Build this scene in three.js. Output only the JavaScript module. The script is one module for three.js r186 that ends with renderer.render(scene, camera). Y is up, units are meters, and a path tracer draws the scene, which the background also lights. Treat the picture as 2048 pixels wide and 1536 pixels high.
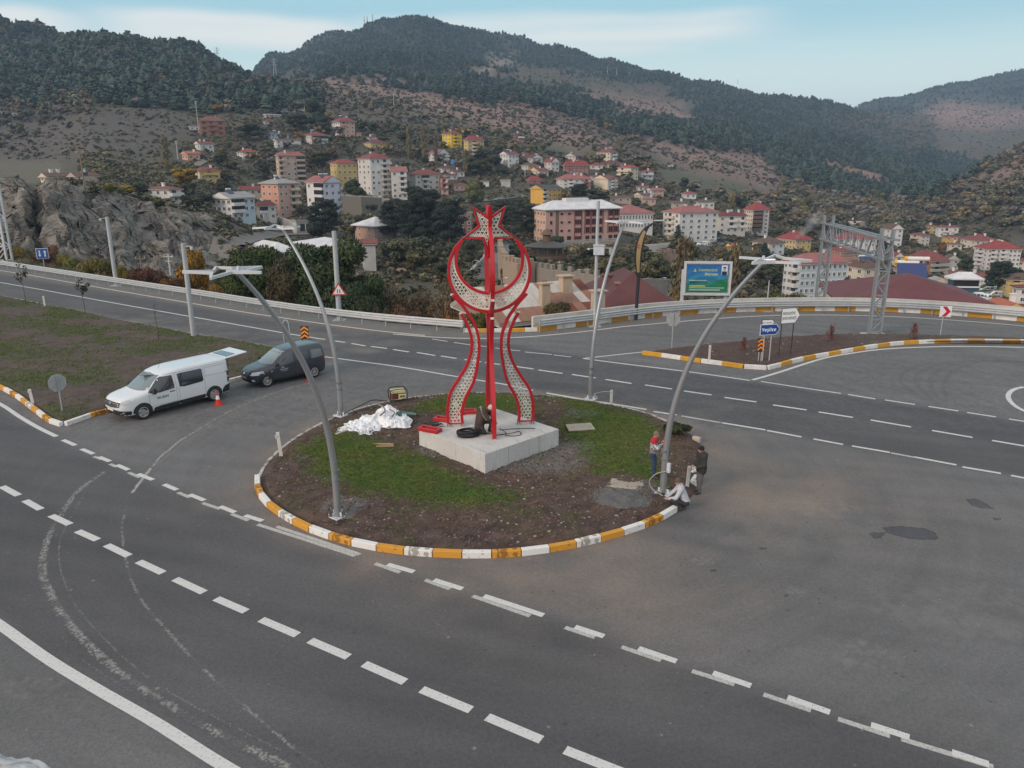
import * as THREE from 'three';
import { mergeGeometries,mergeVertices,toCreasedNormals } from 'three/addons/utils/BufferGeometryUtils.js';
import { RoundedBoxGeometry } from 'three/addons/geometries/RoundedBoxGeometry.js';
import { MarchingCubes } from 'three/addons/objects/MarchingCubes.js';
import { ImprovedNoise } from 'three/addons/math/ImprovedNoise.js';

// ---------------------------------------------------------------- camera, sky, sun, exposure
const scene = new THREE.Scene();
const EYE = 11,PITCH = 16 * Math.PI / 180,F = 1540;          // eye height (m), downward pitch, focal length for a 2048 px wide picture
const camera = new THREE.PerspectiveCamera(2 * Math.atan(768 / F) * 180 / Math.PI,4 / 3,0.1,12000);
camera.position.set(0,EYE,0);
camera.rotation.x = -PITCH;
const renderer = new THREE.WebGLRenderer({ antialias: true });
renderer.toneMapping = THREE.LinearToneMapping;
renderer.toneMappingExposure = 1.52;
renderer.shadowMap.enabled = true;
const SUN_DIR = new THREE.Vector3(-0.78,0.42,0.46).normalize();   // low, from the left and a little behind
const sun = new THREE.DirectionalLight(0xffe6d2,1.6);
sun.position.copy(SUN_DIR).multiplyScalar(400); sun.castShadow = true; sun.shadow.radius = 40;
Object.assign(sun.shadow.camera,{ left: -150,right: 150,top: 150,bottom: -150,near: 1,far: 1200 });
sun.shadow.mapSize.set(4096,4096); sun.target.position.set(0,0,-60);
scene.add(sun,sun.target);
const FOG_DENSITY = 0.00017;
scene.fog = new THREE.FogExp2(new THREE.Color(0.50,0.70,0.98),FOG_DENSITY);

// ---------------------------------------------------------------- helpers
function rng(seed) { let s = seed >>> 0; return () => { s = (s + 0x6D2B79F5) >>> 0; let t = s; t = Math.imul(t ^ (t >>> 15),t | 1); t ^= t + Math.imul(t ^ (t >>> 7),t | 61); return ((t ^ (t >>> 14)) >>> 0) / 4294967296; }; }
const perlin = new ImprovedNoise();
const n3 = (x,y,z) => perlin.noise(x + 100.3,y + 57.7,z + 31.1);
function fbm(x,y,z,o = 4) { let a = 1,s = 0,t = 0; for (let i = 0; i < o; i++) { s += a * n3(x,y,z); t += a; a *= 0.5; x *= 2.03; y *= 2.03; z *= 2.03; } return s / t; }
const clamp = (v,a = 0,b = 1) => Math.min(b,Math.max(a,v));
const lerp = (a,b,t) => a + (b - a) * t;
const sstep = (a,b,v) => { const t = clamp((v - a) / (b - a)); return t * t * (3 - 2 * t); };
const D2R = Math.PI / 180;
const cP = Math.cos(PITCH),sP = Math.sin(PITCH);
// survey helpers: a bearing and an elevation (given as photo pixels) and a distance make a place in the world
function W(px,py,z) { const dx = (px - 1024) / F,dy = (768 - py) / F,t = z / (cP + dy * sP); return new THREE.Vector3(dx * t,EYE + t * (dy * cP - sP),-z); }
function G(px,py,y = 0) { const dx = (px - 1024) / F,dy = (768 - py) / F,t = (EYE - y) / (sP - dy * cP); return new THREE.Vector3(dx * t,y,-t * (cP + dy * sP)); }
function PX(v) { const z = -v.z,d = z * cP + (EYE - v.y) * sP; return [1024 + F * v.x / d,768 - F * ((v.y - EYE) * cP + z * sP) / d,d]; }
const used = {};
function numbered(n) { const k = used[n] = (used[n] ?? -1) + 1; return k ? n + '_' + String(k).padStart(3,'0') : n; }
function prep(g) { const h = g.index ? g.toNonIndexed() : g; for (const k of Object.keys(h.attributes)) if (!['position','normal','uv','color'].includes(k)) h.deleteAttribute(k); if (!h.attributes.uv) h.setAttribute('uv',new THREE.BufferAttribute(new Float32Array(h.attributes.position.count * 2),2)); return h; }
function merge(list) { list = list.flat(3).filter(Boolean).map(prep); const c = list.some(g => g.attributes.color); if (c) for (const g of list) if (!g.attributes.color) tint(g,1,1,1); return list.length === 1 ? list[0] : mergeGeometries(list); }
function tint(g,r,gg,b) { const n = g.attributes.position.count,a = new Float32Array(n * 3); for (let i = 0; i < n; i++) { a[3 * i] = r; a[3 * i + 1] = gg; a[3 * i + 2] = b; } g.setAttribute('color',new THREE.BufferAttribute(a,3)); return g; }
function mesh(name,geos,mat,parent) { const m = new THREE.Mesh(Array.isArray(geos) ? merge(geos) : geos,mat); m.castShadow = m.receiveShadow = true; if (parent && parent !== scene) { m.name = name; parent.add(m); } else { m.name = numbered(name); scene.add(m); } return m; }
function tag(o,label,category,group) { o.userData.label = label; o.userData.category = category; if (group) o.userData.group = group; return o; }
function struct(o,kind = 'structure') { o.userData.kind = kind; return o; }
function thing(name,label,category,pos = [0,0,0],turn = 0,group) { const o = new THREE.Group(); o.name = numbered(name); if (pos.isVector3) o.position.copy(pos); else o.position.set(...pos); o.rotation.y = turn; scene.add(o); return tag(o,label,category,group); }
function copy(o,name,pos,turn,label) { const c = o.clone(); c.name = numbered(name); scene.add(c); if (pos) { if (pos.isVector3) c.position.copy(pos); else c.position.set(...pos); } if (turn !== undefined) c.rotation.y = turn; c.userData = { ...o.userData }; if (label) c.userData.label = label; return c; }
const rgb = (r,g,b) => new THREE.Color().setRGB(r,g,b);
function std(col,rough = 0.8,metal = 0,extra = {}) { return new THREE.MeshStandardMaterial({ color: Array.isArray(col) ? rgb(...col) : col,roughness: rough,metalness: metal,...extra }); }
function box(w,h,d,x = 0,y = 0,z = 0) { const g = new THREE.BoxGeometry(w,h,d); g.translate(x,y,z); return g; }
function rbox(w,h,d,x = 0,y = 0,z = 0,r = 0.02,s = 2) { const g = new RoundedBoxGeometry(w,h,d,s,Math.min(r,w / 2.1,h / 2.1,d / 2.1)); g.translate(x,y,z); return g; }
function bar(a,b,r0,r1 = r0,seg = 8) { const A = new THREE.Vector3(...(a.isVector3 ? a.toArray() : a)),B = new THREE.Vector3(...(b.isVector3 ? b.toArray() : b)); const d = B.clone().sub(A),L = d.length(); const g = new THREE.CylinderGeometry(r1,r0,L,seg); g.translate(0,L / 2,0); g.applyQuaternion(new THREE.Quaternion().setFromUnitVectors(new THREE.Vector3(0,1,0),d.normalize())); g.translate(A.x,A.y,A.z); return g; }
function beam(a,b,w,h = w) { const A = new THREE.Vector3(...(a.isVector3 ? a.toArray() : a)),B = new THREE.Vector3(...(b.isVector3 ? b.toArray() : b)); const d = B.clone().sub(A),L = d.length(); const g = new THREE.BoxGeometry(w,h,L); const m = new THREE.Matrix4().lookAt(B,A,Math.abs(d.y) > 0.99 * L ? new THREE.Vector3(0,0,1) : new THREE.Vector3(0,1,0)); g.applyMatrix4(m); g.translate((A.x + B.x) / 2,(A.y + B.y) / 2,(A.z + B.z) / 2); return g; }
function tube(pts,r,seg = 24,rs = 8,closed = false) { const c = new THREE.CatmullRomCurve3(pts.map(p => p.isVector3 ? p : new THREE.Vector3(...p)),closed); return new THREE.TubeGeometry(c,seg,r,rs,closed); }
function taperTube(pts,r0,r1,seg = 24,rs = 10) { const g = tube(pts,1,seg,rs); const c = new THREE.CatmullRomCurve3(pts.map(p => p.isVector3 ? p : new THREE.Vector3(...p))); const p = g.attributes.position; for (let i = 0; i <= seg; i++) { const q = c.getPointAt(i / seg),r = lerp(r0,r1,i / seg); for (let j = 0; j <= rs; j++) { const k = i * (rs + 1) + j; p.setXYZ(k,q.x + (p.getX(k) - q.x) * r,q.y + (p.getY(k) - q.y) * r,q.z + (p.getZ(k) - q.z) * r); } } return g; }
function shapeOf(pts,holes = []) { const s = new THREE.Shape(pts.map(p => new THREE.Vector2(p[0],p[1]))); for (const h of holes) s.holes.push(new THREE.Path(h.map(p => new THREE.Vector2(p[0],p[1])))); return s; }
function slab(pts,depth,bevel = 0,holes = []) { return new THREE.ExtrudeGeometry(shapeOf(pts,holes),{ depth,bevelEnabled: bevel > 0,bevelSize: bevel,bevelThickness: bevel,bevelSegments: 1,curveSegments: 12 }); }
function inPoly(x,y,P) { let c = false; for (let i = 0,j = P.length - 1; i < P.length; j = i++) { const a = P[i],b = P[j]; if ((a[1] > y) !== (b[1] > y) && x < (b[0] - a[0]) * (y - a[1]) / (b[1] - a[1]) + a[0]) c = !c; } return c; }
function distPoly(x,y,P,closed = true) { let d = 1e9; for (let i = closed ? 0 : 1,j = closed ? P.length - 1 : 0; i < P.length; j = i++) { const ax = P[j][0],ay = P[j][1],bx = P[i][0] - ax,by = P[i][1] - ay,t = clamp(((x - ax) * bx + (y - ay) * by) / (bx * bx + by * by + 1e-9)); d = Math.min(d,Math.hypot(x - ax - t * bx,y - ay - t * by)); } return d; }
function dataTex(w,h,fn,srgb = false,repeat = true) { const d = new Uint8Array(w * h * 4); const o = [0,0,0,255]; for (let j = 0; j < h; j++) for (let i = 0; i < w; i++) { o[3] = 255; fn(i / w,j / h,o,i,j); const k = (j * w + i) * 4; d[k] = clamp(o[0],0,255); d[k + 1] = clamp(o[1],0,255); d[k + 2] = clamp(o[2],0,255); d[k + 3] = o[3]; } const t = new THREE.DataTexture(d,w,h); t.magFilter = t.minFilter = THREE.LinearFilter; if (repeat) t.wrapS = t.wrapT = THREE.RepeatWrapping; if (srgb) t.colorSpace = THREE.SRGBColorSpace; t.needsUpdate = true; return t; }
function tileNoise(u,v,f,seed,o = 4) { let a = 1,s = 0,t = 0; for (let i = 0; i < o; i++) { const x = u * f,y = v * f,X = Math.floor(x),Y = Math.floor(y),fx = x - X,fy = y - Y,h = (p,q) => { let k = Math.imul(((p % f) + f) % f,374761393) + Math.imul(((q % f) + f) % f,668265263) + Math.imul(seed + i * 17,974634777) | 0; k = Math.imul(k ^ (k >>> 13),1274126177); return ((k ^ (k >>> 16)) >>> 0) / 4294967296; },sx = fx * fx * (3 - 2 * fx),sy = fy * fy * (3 - 2 * fy); s += a * lerp(lerp(h(X,Y),h(X + 1,Y),sx),lerp(h(X,Y + 1),h(X + 1,Y + 1),sx),sy); t += a; a *= 0.5; f *= 2; } return s / t; }
// shared wear textures (multiplied with a material's own colour)
const texWear = dataTex(256,256,(u,v,o) => { const a = tileNoise(u,v,4,3,6),b = tileNoise(u,v,32,9,3); const k = 205 + 45 * (a - 0.5) * 2 + 26 * (b - 0.5); o[0] = k; o[1] = k * 0.995; o[2] = k * 0.985; });
const texFine = dataTex(256,256,(u,v,o) => { const a = tileNoise(u,v,64,5,3),b = tileNoise(u,v,6,8,4); const k = 190 + 90 * (a - 0.5) + 60 * (b - 0.5); o[0] = o[1] = o[2] = k; });
const texGrain = dataTex(256,256,(u,v,o) => { o[0] = o[1] = o[2] = 255 * tileNoise(u,v,48,21,3); });

// ---------------------------------------------------------------- sky (air, thin cloud and an added bright veil out of view)
{
  const w = 2048,h = 1024,d = new Float32Array(w * h * 4);
  const mix = (a,b,t) => [lerp(a[0],b[0],t),lerp(a[1],b[1],t),lerp(a[2],b[2],t)];
  for (let j = 0; j < h; j++) {
    const el = ((j + 0.5) / h - 0.5) * 180;                       // elevation, degrees
    for (let i = 0; i < w; i++) {
      const az = ((i + 0.5) / w * 360 - 90);                       // 0 looks along -z after the shift below
      const phi = (i + 0.5) / w * 2 * Math.PI - Math.PI;           // atan2(z, x)
      const x = Math.cos(phi),z = Math.sin(phi);
      const a = Math.atan2(x,-z) / D2R;                           // bearing right of the view, degrees
      const e = Math.max(el,0);
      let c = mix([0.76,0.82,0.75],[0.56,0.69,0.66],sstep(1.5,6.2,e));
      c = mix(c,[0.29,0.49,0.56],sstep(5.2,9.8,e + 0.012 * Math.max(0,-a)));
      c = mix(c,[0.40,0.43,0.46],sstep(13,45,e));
      const behind = sstep(60,130,Math.abs(a));                     // bright veil added over the unseen sky behind the camera to light the ground
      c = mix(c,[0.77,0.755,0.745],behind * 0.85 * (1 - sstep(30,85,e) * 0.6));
      if (el > 0) {                                                 // long thin cloud banks
        const wx = a * 0.05,wob = fbm(wx,e * 0.12,3,4) * 2.2;
        const str = fbm(a * 0.035 + 4,e * 0.55 + wob * 0.4,7,5);
        const bank = (a0,a1,e0,e1,soft) => sstep(a0 - 4,a0 + 2,a) * (1 - sstep(a1 - 5,a1 + 3,a)) * sstep(e0 - soft,e0 + soft * 0.5,e + wob * 0.35) * (1 - sstep(e1 - soft * 0.4,e1 + soft * 0.7,e + wob * 0.5));
        let k = Math.max(bank(-60,-26,6.9,8.7,0.8),bank(-25,-9,7.5,9.1,0.8),bank(-9,17,7.9,9.4,0.8),0.5 * bank(0,12,7.0,7.5,0.4),0.7 * bank(-110,-70,8,16,3),0.5 * bank(60,120,9,13,2),0.6 * bank(-180,-120,12,22,4),0.6 * bank(140,180,10,20,4));
        k = clamp(k * (0.85 + 0.8 * str) + 0.2 * sstep(0.1,0.5,str) * sstep(6,9,e) * (1 - sstep(14,24,e)));
        c = mix(c,[0.70,0.69,0.65],k * 0.95 * (1 - behind));
      } else c = mix([0.63,0.68,0.64],[0.20,0.19,0.17],sstep(0,12,-el));
      const k = (j * w + i) * 4; d[k] = c[0]; d[k + 1] = c[1]; d[k + 2] = c[2]; d[k + 3] = 1;
    }
  }
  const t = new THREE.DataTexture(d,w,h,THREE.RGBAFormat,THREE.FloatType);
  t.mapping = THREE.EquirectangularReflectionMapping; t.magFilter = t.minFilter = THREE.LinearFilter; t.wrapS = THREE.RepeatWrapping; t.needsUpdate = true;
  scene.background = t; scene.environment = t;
}
// ---------------------------------------------------------------- the lie of the land: surveyed profiles on sixteen bearings
// each entry is [distance, photo row seen at that distance] or [distance, null, height]
const PROF = [
  [-420,[[84,null,-0.5],[90,null,-1.5],[140,500],[152,480],[172,375],[230,365],[300,350],[420,320],[480,290],[650,190],[900,80],[1150,-30],[1600,null,170]]],
  [0,[[86,null,-0.5],[92,null,-1.5],[138,505],[152,480],[170,378],[230,365],[300,350],[420,322],[480,296],[650,212],[900,105],[1150,30],[1600,null,140]]],
  [100,[[78,null,-0.5],[84,null,-1.5],[140,520],[150,500],[168,386],[230,366],[300,348],[400,322],[470,285],[650,200],[900,115],[1100,68],[1500,null,120]]],
  [200,[[71,null,-0.5],[76,null,-1.5],[120,null,-8],[150,540],[158,520],[178,405],[190,395],[225,368],[330,330],[450,270],[520,225],[700,160],[1000,90],[1400,null,100]]],
  [300,[[67,null,-0.5],[72,null,-1.5],[110,null,-8],[150,545],[162,520],[186,440],[200,422],[250,395],[280,380],[350,340],[450,280],[520,235],[700,160],[1000,88],[1400,null,100]]],
  [400,[[62,null,-0.5],[67,null,-1.5],[85,null,-7],[130,null,-10],[160,540],[185,470],[215,430],[260,408],[310,368],[420,305],[490,265],[580,220],[780,150],[980,100],[1300,null,90]]],
  [560,[[56,null,-0.5],[60,null,-1.2],[75,null,-8],[130,null,-13],[200,505],[270,468],[320,440],[350,402],[430,330],[500,272],[560,230],[660,192],[780,165],[1000,null,76],[1500,140],[2200,120],[2700,111],[3300,null,280]]],
  [700,[[53,null,-0.5],[57,null,-1.2],[72,null,-8],[120,null,-14],[200,515],[250,488],[290,440],[330,420],[360,395],[400,375],[450,315],[520,268],[600,232],[700,200],[900,172],[1200,142],[1600,100],[2000,74],[2600,null,220]]],
  [850,[[52,null,-0.5],[56,null,-1.2],[70,null,-8],[110,null,-14],[180,548],[230,512],[270,482],[330,440],[380,388],[430,332],[480,300],[560,262],[700,222],[900,192],[1300,130],[2000,56],[2600,null,240]]],
  [1000,[[51,null,-0.5],[55,null,-1.2],[66,null,-7],[110,null,-13],[170,560],[240,500],[290,470],[350,420],[400,375],[450,322],[500,288],[600,262],[800,215],[1100,180],[1500,140],[2000,94],[2600,null,190]]],
  [1200,[[53,null,-0.5],[57,null,-1.2],[66,null,-6],[110,null,-13],[170,560],[240,520],[270,494],[330,432],[380,400],[430,370],[480,332],[550,312],[700,275],[1000,230],[1400,190],[2000,127],[2600,null,150]]],
  [1400,[[56,null,-0.5],[60,null,-1.2],[70,null,-6],[120,null,-15],[200,545],[260,510],[320,484],[360,440],[420,400],[500,366],[600,340],[750,310],[1000,275],[1400,230],[1900,178],[2400,null,90]]],
  [1600,[[59,null,-0.5],[63,null,-1.2],[72,null,-6],[130,null,-18],[220,565],[300,510],[400,470],[500,435],[600,408],[750,372],[1000,330],[1400,270],[1800,217],[2200,null,80],[2900,null,110]]],
  [1750,[[59,null,-0.5],[63,null,-1.2],[72,null,-8],[130,null,-22],[200,595],[300,545],[450,475],[600,435],[800,398],[1100,345],[1500,290],[1900,240],[2100,225],[2700,204],[3300,null,150]]],
  [1900,[[58,null,-0.5],[62,null,-1.2],[72,null,-8],[120,null,-22],[180,608],[260,575],[330,535],[430,490],[480,455],[560,415],[660,377],[900,null,-30],[1200,365],[1700,260],[2100,220],[2700,167],[3300,null,190]]],
  [2048,[[55,null,-0.5],[59,null,-1.2],[70,null,-9],[120,null,-23],[180,610],[240,575],[330,535],[400,495],[430,455],[500,392],[600,332],[720,287],[1000,null,5],[1500,290],[2000,225],[2600,139],[3300,null,230]]],
  [2500,[[48,null,-0.5],[52,null,-1.2],[64,null,-9],[120,null,-23],[180,610],[240,575],[330,520],[400,460],[430,420],[500,330],[600,260],[720,210],[1000,null,40],[1500,230],[2000,160],[2600,80],[3300,null,260]]],
].map(([px,l]) => ({ u: (px - 1024) / F * 0.967,l: l.map(e => e[1] === null ? [e[0],e[2]] : [e[0],W(px,e[1],e[0]).y]) }));
for (const c of PROF) {                                         // monotone cubic slopes
  const l = c.l,n = l.length,m = [],s = [];
  for (let i = 0; i < n - 1; i++) s.push((l[i + 1][1] - l[i][1]) / (l[i + 1][0] - l[i][0]));
  for (let i = 0; i < n; i++) m.push(i === 0 ? s[0] : i === n - 1 ? s[n - 2] : s[i - 1] * s[i] <= 0 ? 0 : 2 * s[i - 1] * s[i] / (s[i - 1] + s[i]));
  c.m = m;
}
function profAt(c,z) { const l = c.l; if (z <= l[0][0]) return l[0][1]; const n = l.length; if (z >= l[n - 1][0]) return l[n - 1][1] - (z - l[n - 1][0]) * 0.1; let i = 0; while (z > l[i + 1][0]) i++; const h = l[i + 1][0] - l[i][0],t = (z - l[i][0]) / h,t2 = t * t,t3 = t2 * t; return (2 * t3 - 3 * t2 + 1) * l[i][1] + (t3 - 2 * t2 + t) * h * c.m[i] + (-2 * t3 + 3 * t2) * l[i + 1][1] + (t3 - t2) * h * c.m[i + 1]; }
function ground(u,z) { let i = 0; const n = PROF.length; u = clamp(u,PROF[0].u,PROF[n - 1].u); while (i < n - 2 && u > PROF[i + 1].u) i++; const t = (u - PROF[i].u) / (PROF[i + 1].u - PROF[i].u),s = lerp(t,t * t * (3 - 2 * t),0.4); return lerp(profAt(PROF[i],z),profAt(PROF[i + 1],z),s); }
const bearPx = u => 1024 + F * u / 0.967;
// rocky bluff on the left, ridges and gullies on the slopes
function rockiness(u,z) { const b = bearPx(u); return sstep(-80,20,b + 300) * (1 - sstep(395,470,b)) * sstep(140,152,z) * (1 - sstep(196,215 + 0.02 * b,z)); }
function relief(u,z) {
  const x = u * z; let h = 0;
  h += fbm(x / 60,z / 60,1,3) * clamp((z - 400) / 100,0,6) * 1.1;
  h += fbm(x / 17,z / 17,2,3) * clamp((z - 70) / 40,0,1) * (z > 420 ? 1.2 : 0.35);
  const r = 1 - Math.abs(n3(x / 130 + 0.3 * n3(x / 60,z / 60,5),z / 200,9)) * 2;
  h += (r - 0.4) * clamp((z - 650) / 350,0,1) * 20 * (1 - sstep(2300,2800,z)) * (0.4 + 0.6 * sstep(600,1200,z));
  h += fbm(x / 260,z / 260,4,3) * clamp((z - 800) / 600,0,1) * 26;
  const k = rockiness(u,z);
  if (k > 0) { const a = 1 - Math.abs(n3(x / 11,z / 16,3)) * 2,b = 1 - Math.abs(n3(x / 4.2 + z / 9,z / 5,8)) * 2; const c2 = 1 - Math.abs(n3(x / 2.1,z / 2.4 + x / 9,4)) * 2; h += k * (a * 3.4 + b * 2.0 + c2 * 0.9 - 3.2); const b2 = bearPx(u); h -= 7 * k * Math.exp(-Math.pow((b2 - 62 - 3 * n3(z / 9,0,0)) / 12,2)); h -= 3.2 * k * Math.exp(-Math.pow((b2 - 262) / 16,2)) * (1 - sstep(172,190,z)); }
  return h;
}
const H = (x,mz) => { const z = Math.max(-mz,1),u = x / z; return ground(u,z) + relief(u,z); };
const onLand = (px,py,z) => { const w = W(px,py,z); w.y = H(w.x,w.z); return w; };

// what covers the slopes: patches drawn on the same survey (bearing, row), read back by distance
const POLY = {
  leftWood: [[-60,-20],[60,20],[250,65],[400,60],[450,100],[500,185],[560,190],[640,195],[600,225],[500,215],[430,228],[380,222],[320,215],[230,232],[190,225],[150,195],[60,205],[-60,180]],
  leftEdge: [[-60,180],[60,200],[150,192],[200,225],[110,250],[60,280],[-60,300]],
  leftBare: [[-60,240],[90,230],[200,235],[330,222],[370,240],[330,300],[270,325],[-60,322]],
  leftField: [[-60,320],[110,322],[130,345],[60,372],[-60,376]],
  mainWood: [[590,100],[660,66],[740,20],[880,15],[1010,70],[1030,130],[960,165],[1010,205],[900,190],[800,172],[700,155],[640,152],[600,140]],
  mainFlank: [[540,100],[620,78],[700,46],[720,60],[690,110],[660,150],[560,160]],
  ridgeWood: [[1010,70],[1150,90],[1290,112],[1412,150],[1500,180],[1440,205],[1380,196],[1290,168],[1150,140],[1040,125]],
  bandWood: [[990,170],[1150,182],[1260,225],[1390,250],[1400,175],[1500,180],[1690,195],[1780,255],[1860,300],[1975,330],[1960,400],[1860,400],[1720,388],[1590,362],[1530,310],[1440,296],[1330,280],[1250,262],[1140,222],[1000,192]],
  brownCap: [[1030,112],[1160,130],[1300,158],[1350,180],[1280,185],[1150,172],[1040,150]],
  scarTop: [[925,150],[990,112],[1030,112],[1010,140],[950,158]],
  pinkA: [[640,160],[760,152],[860,185],[960,200],[1080,222],[1180,262],[1250,290],[1150,300],[1030,268],[930,245],[850,222],[760,200],[680,195]],
  pinkB: [[1160,185],[1270,196],[1350,210],[1382,236],[1370,250],[1290,238],[1190,212]],
  pinkC: [[1270,275],[1400,292],[1520,305],[1555,330],[1550,352],[1610,372],[1540,378],[1440,358],[1320,318]],
  pinkD: [[1620,308],[1700,325],[1778,356],[1766,372],[1700,350],[1640,330]],
  pinkE: [[1850,222],[1890,205],[1960,214],[2060,222],[2060,248],[1960,258],[1870,248]],
  pinkF: [[1925,395],[1960,350],[2060,292],[2060,350],[1990,380]],
  brownSlope: [[1640,230],[1780,230],[1860,250],[1880,300],[1780,290],[1690,262]],
  green: [[1050,292],[1110,288],[1200,306],[1180,322],[1080,306]],
  meadow: [[1312,338],[1400,345],[1500,362],[1560,382],[1540,398],[1440,396],[1330,362]],
  farWood: [[1670,205],[1800,165],[1900,140],[2060,105],[2060,205],[1940,195],[1850,205],[1760,232]],
  farLeft: [[430,72],[560,92],[600,128],[560,150],[470,150]],
  rightHill: [[1760,455],[1840,408],[1930,352],[2060,284],[2060,470],[1930,440],[1860,470]],
  town: [[90,372],[330,330],[560,200],[720,215],[900,262],[1060,290],[1330,340],[1560,395],[1800,430],[2060,480],[2060,640],[1400,610],[1000,620],[560,480],[420,430],[250,410]],
};
function soft(name,px,py,w = 10) { const P = POLY[name],d = distPoly(px,py,P); return inPoly(px,py,P) ? 0.5 + 0.5 * clamp(d / w) : 0.5 - 0.5 * clamp(d / w); }
// cover at a place: conifers, broadleaf, shrub densities 0..1 and soil tints
function cover(u,z,y) {
  const v = new THREE.Vector3(u * z,y,-z); let [px,py] = PX(v); const x = u * z;
  px += 22 * fbm(x / 45,z / 45,11,3); py += 9 * fbm(x / 40,z / 55,12,3);
  const near = z < 380,c = { con: 0,br: 0,sh: 0.25,pink: 0,field: 0,green: 0,bare: 0,scar: 0 };
  if (z > 560 && px < 760) { c.con = 0.72 * soft('leftWood',px,py,16); c.br = 0.75 * soft('leftWood',px,py,14) + 0.6 * soft('leftEdge',px,py,12); }
  if (z > 380 && px < 420) { c.bare = soft('leftBare',px,py,14); c.br = Math.max(c.br,0.35 * soft('leftEdge',px,py,14)); }
  if (px < 200 && z > 220 && z < 520) c.field = soft('leftField',px,py,8);
  if (z > 800 && px > 480) {
    c.con = Math.max(c.con,soft('mainWood',px,py,18),0.35 * soft('mainFlank',px,py,20),0.9 * soft('ridgeWood',px,py,12));
    c.sh = Math.max(c.sh,0.7 * soft('mainFlank',px,py,20),0.7 * soft('brownCap',px,py,14));
    c.scar = soft('scarTop',px,py,12); c.con *= 1 - c.scar;
    c.con = Math.max(c.con,soft('farWood',px,py,18),soft('farLeft',px,py,8));
  }
  if (z > 520) { const k = Math.max(soft('bandWood',px,py,12)); c.con = Math.max(c.con,k); for (const n of ['pinkA','pinkB','pinkC','pinkD','pinkE']) { const q = soft(n,px,py,12); if (n !== 'pinkA' || px > 600) c.pink = Math.max(c.pink,q); } c.con *= 1 - 0.93 * c.pink; const b = soft('brownSlope',px,py,16); c.con *= 1 - 0.6 * b; c.br = Math.max(c.br,0.8 * b); c.sh = Math.max(c.sh,0.6 * c.pink); c.green = soft('green',px,py,8); }
  if (z > 380 && px > 1250) c.field = Math.max(c.field,0.9 * soft('meadow',px,py,8));
  if (px > 1700 && z > 380 && z < 900) { const k = soft('rightHill',px,py,12); c.br = Math.max(c.br,0.8 * k); c.con *= 1 - k; c.sh = Math.max(c.sh,k); const q = soft('pinkF',px,py,16); c.pink = Math.max(c.pink,q); c.br *= 1 - 0.85 * q; }
  if (z > 420 && z < 900 && px > 500 && px < 1300 && c.con < 0.3) { c.br = Math.max(c.br,0.16 * (1 - c.pink)); c.pink = Math.max(c.pink,0.45 * sstep(560,700,z)); c.sh = Math.max(c.sh,0.75); }
  if (z > 440 && z < 900 && px > 1380 && px < 1800) c.br = Math.max(c.br,(py > 372 ? 0.9 : 0.3) * (1 - c.field) * (1 - c.pink) * (1 - c.con));
  if (c.field > 0.4 || c.green > 0.4) { const k = 1 - Math.max(c.field,c.green); c.br *= k; c.sh *= k * k; c.con *= k; }
  c.px = px; c.py = py; return c;
}
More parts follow.
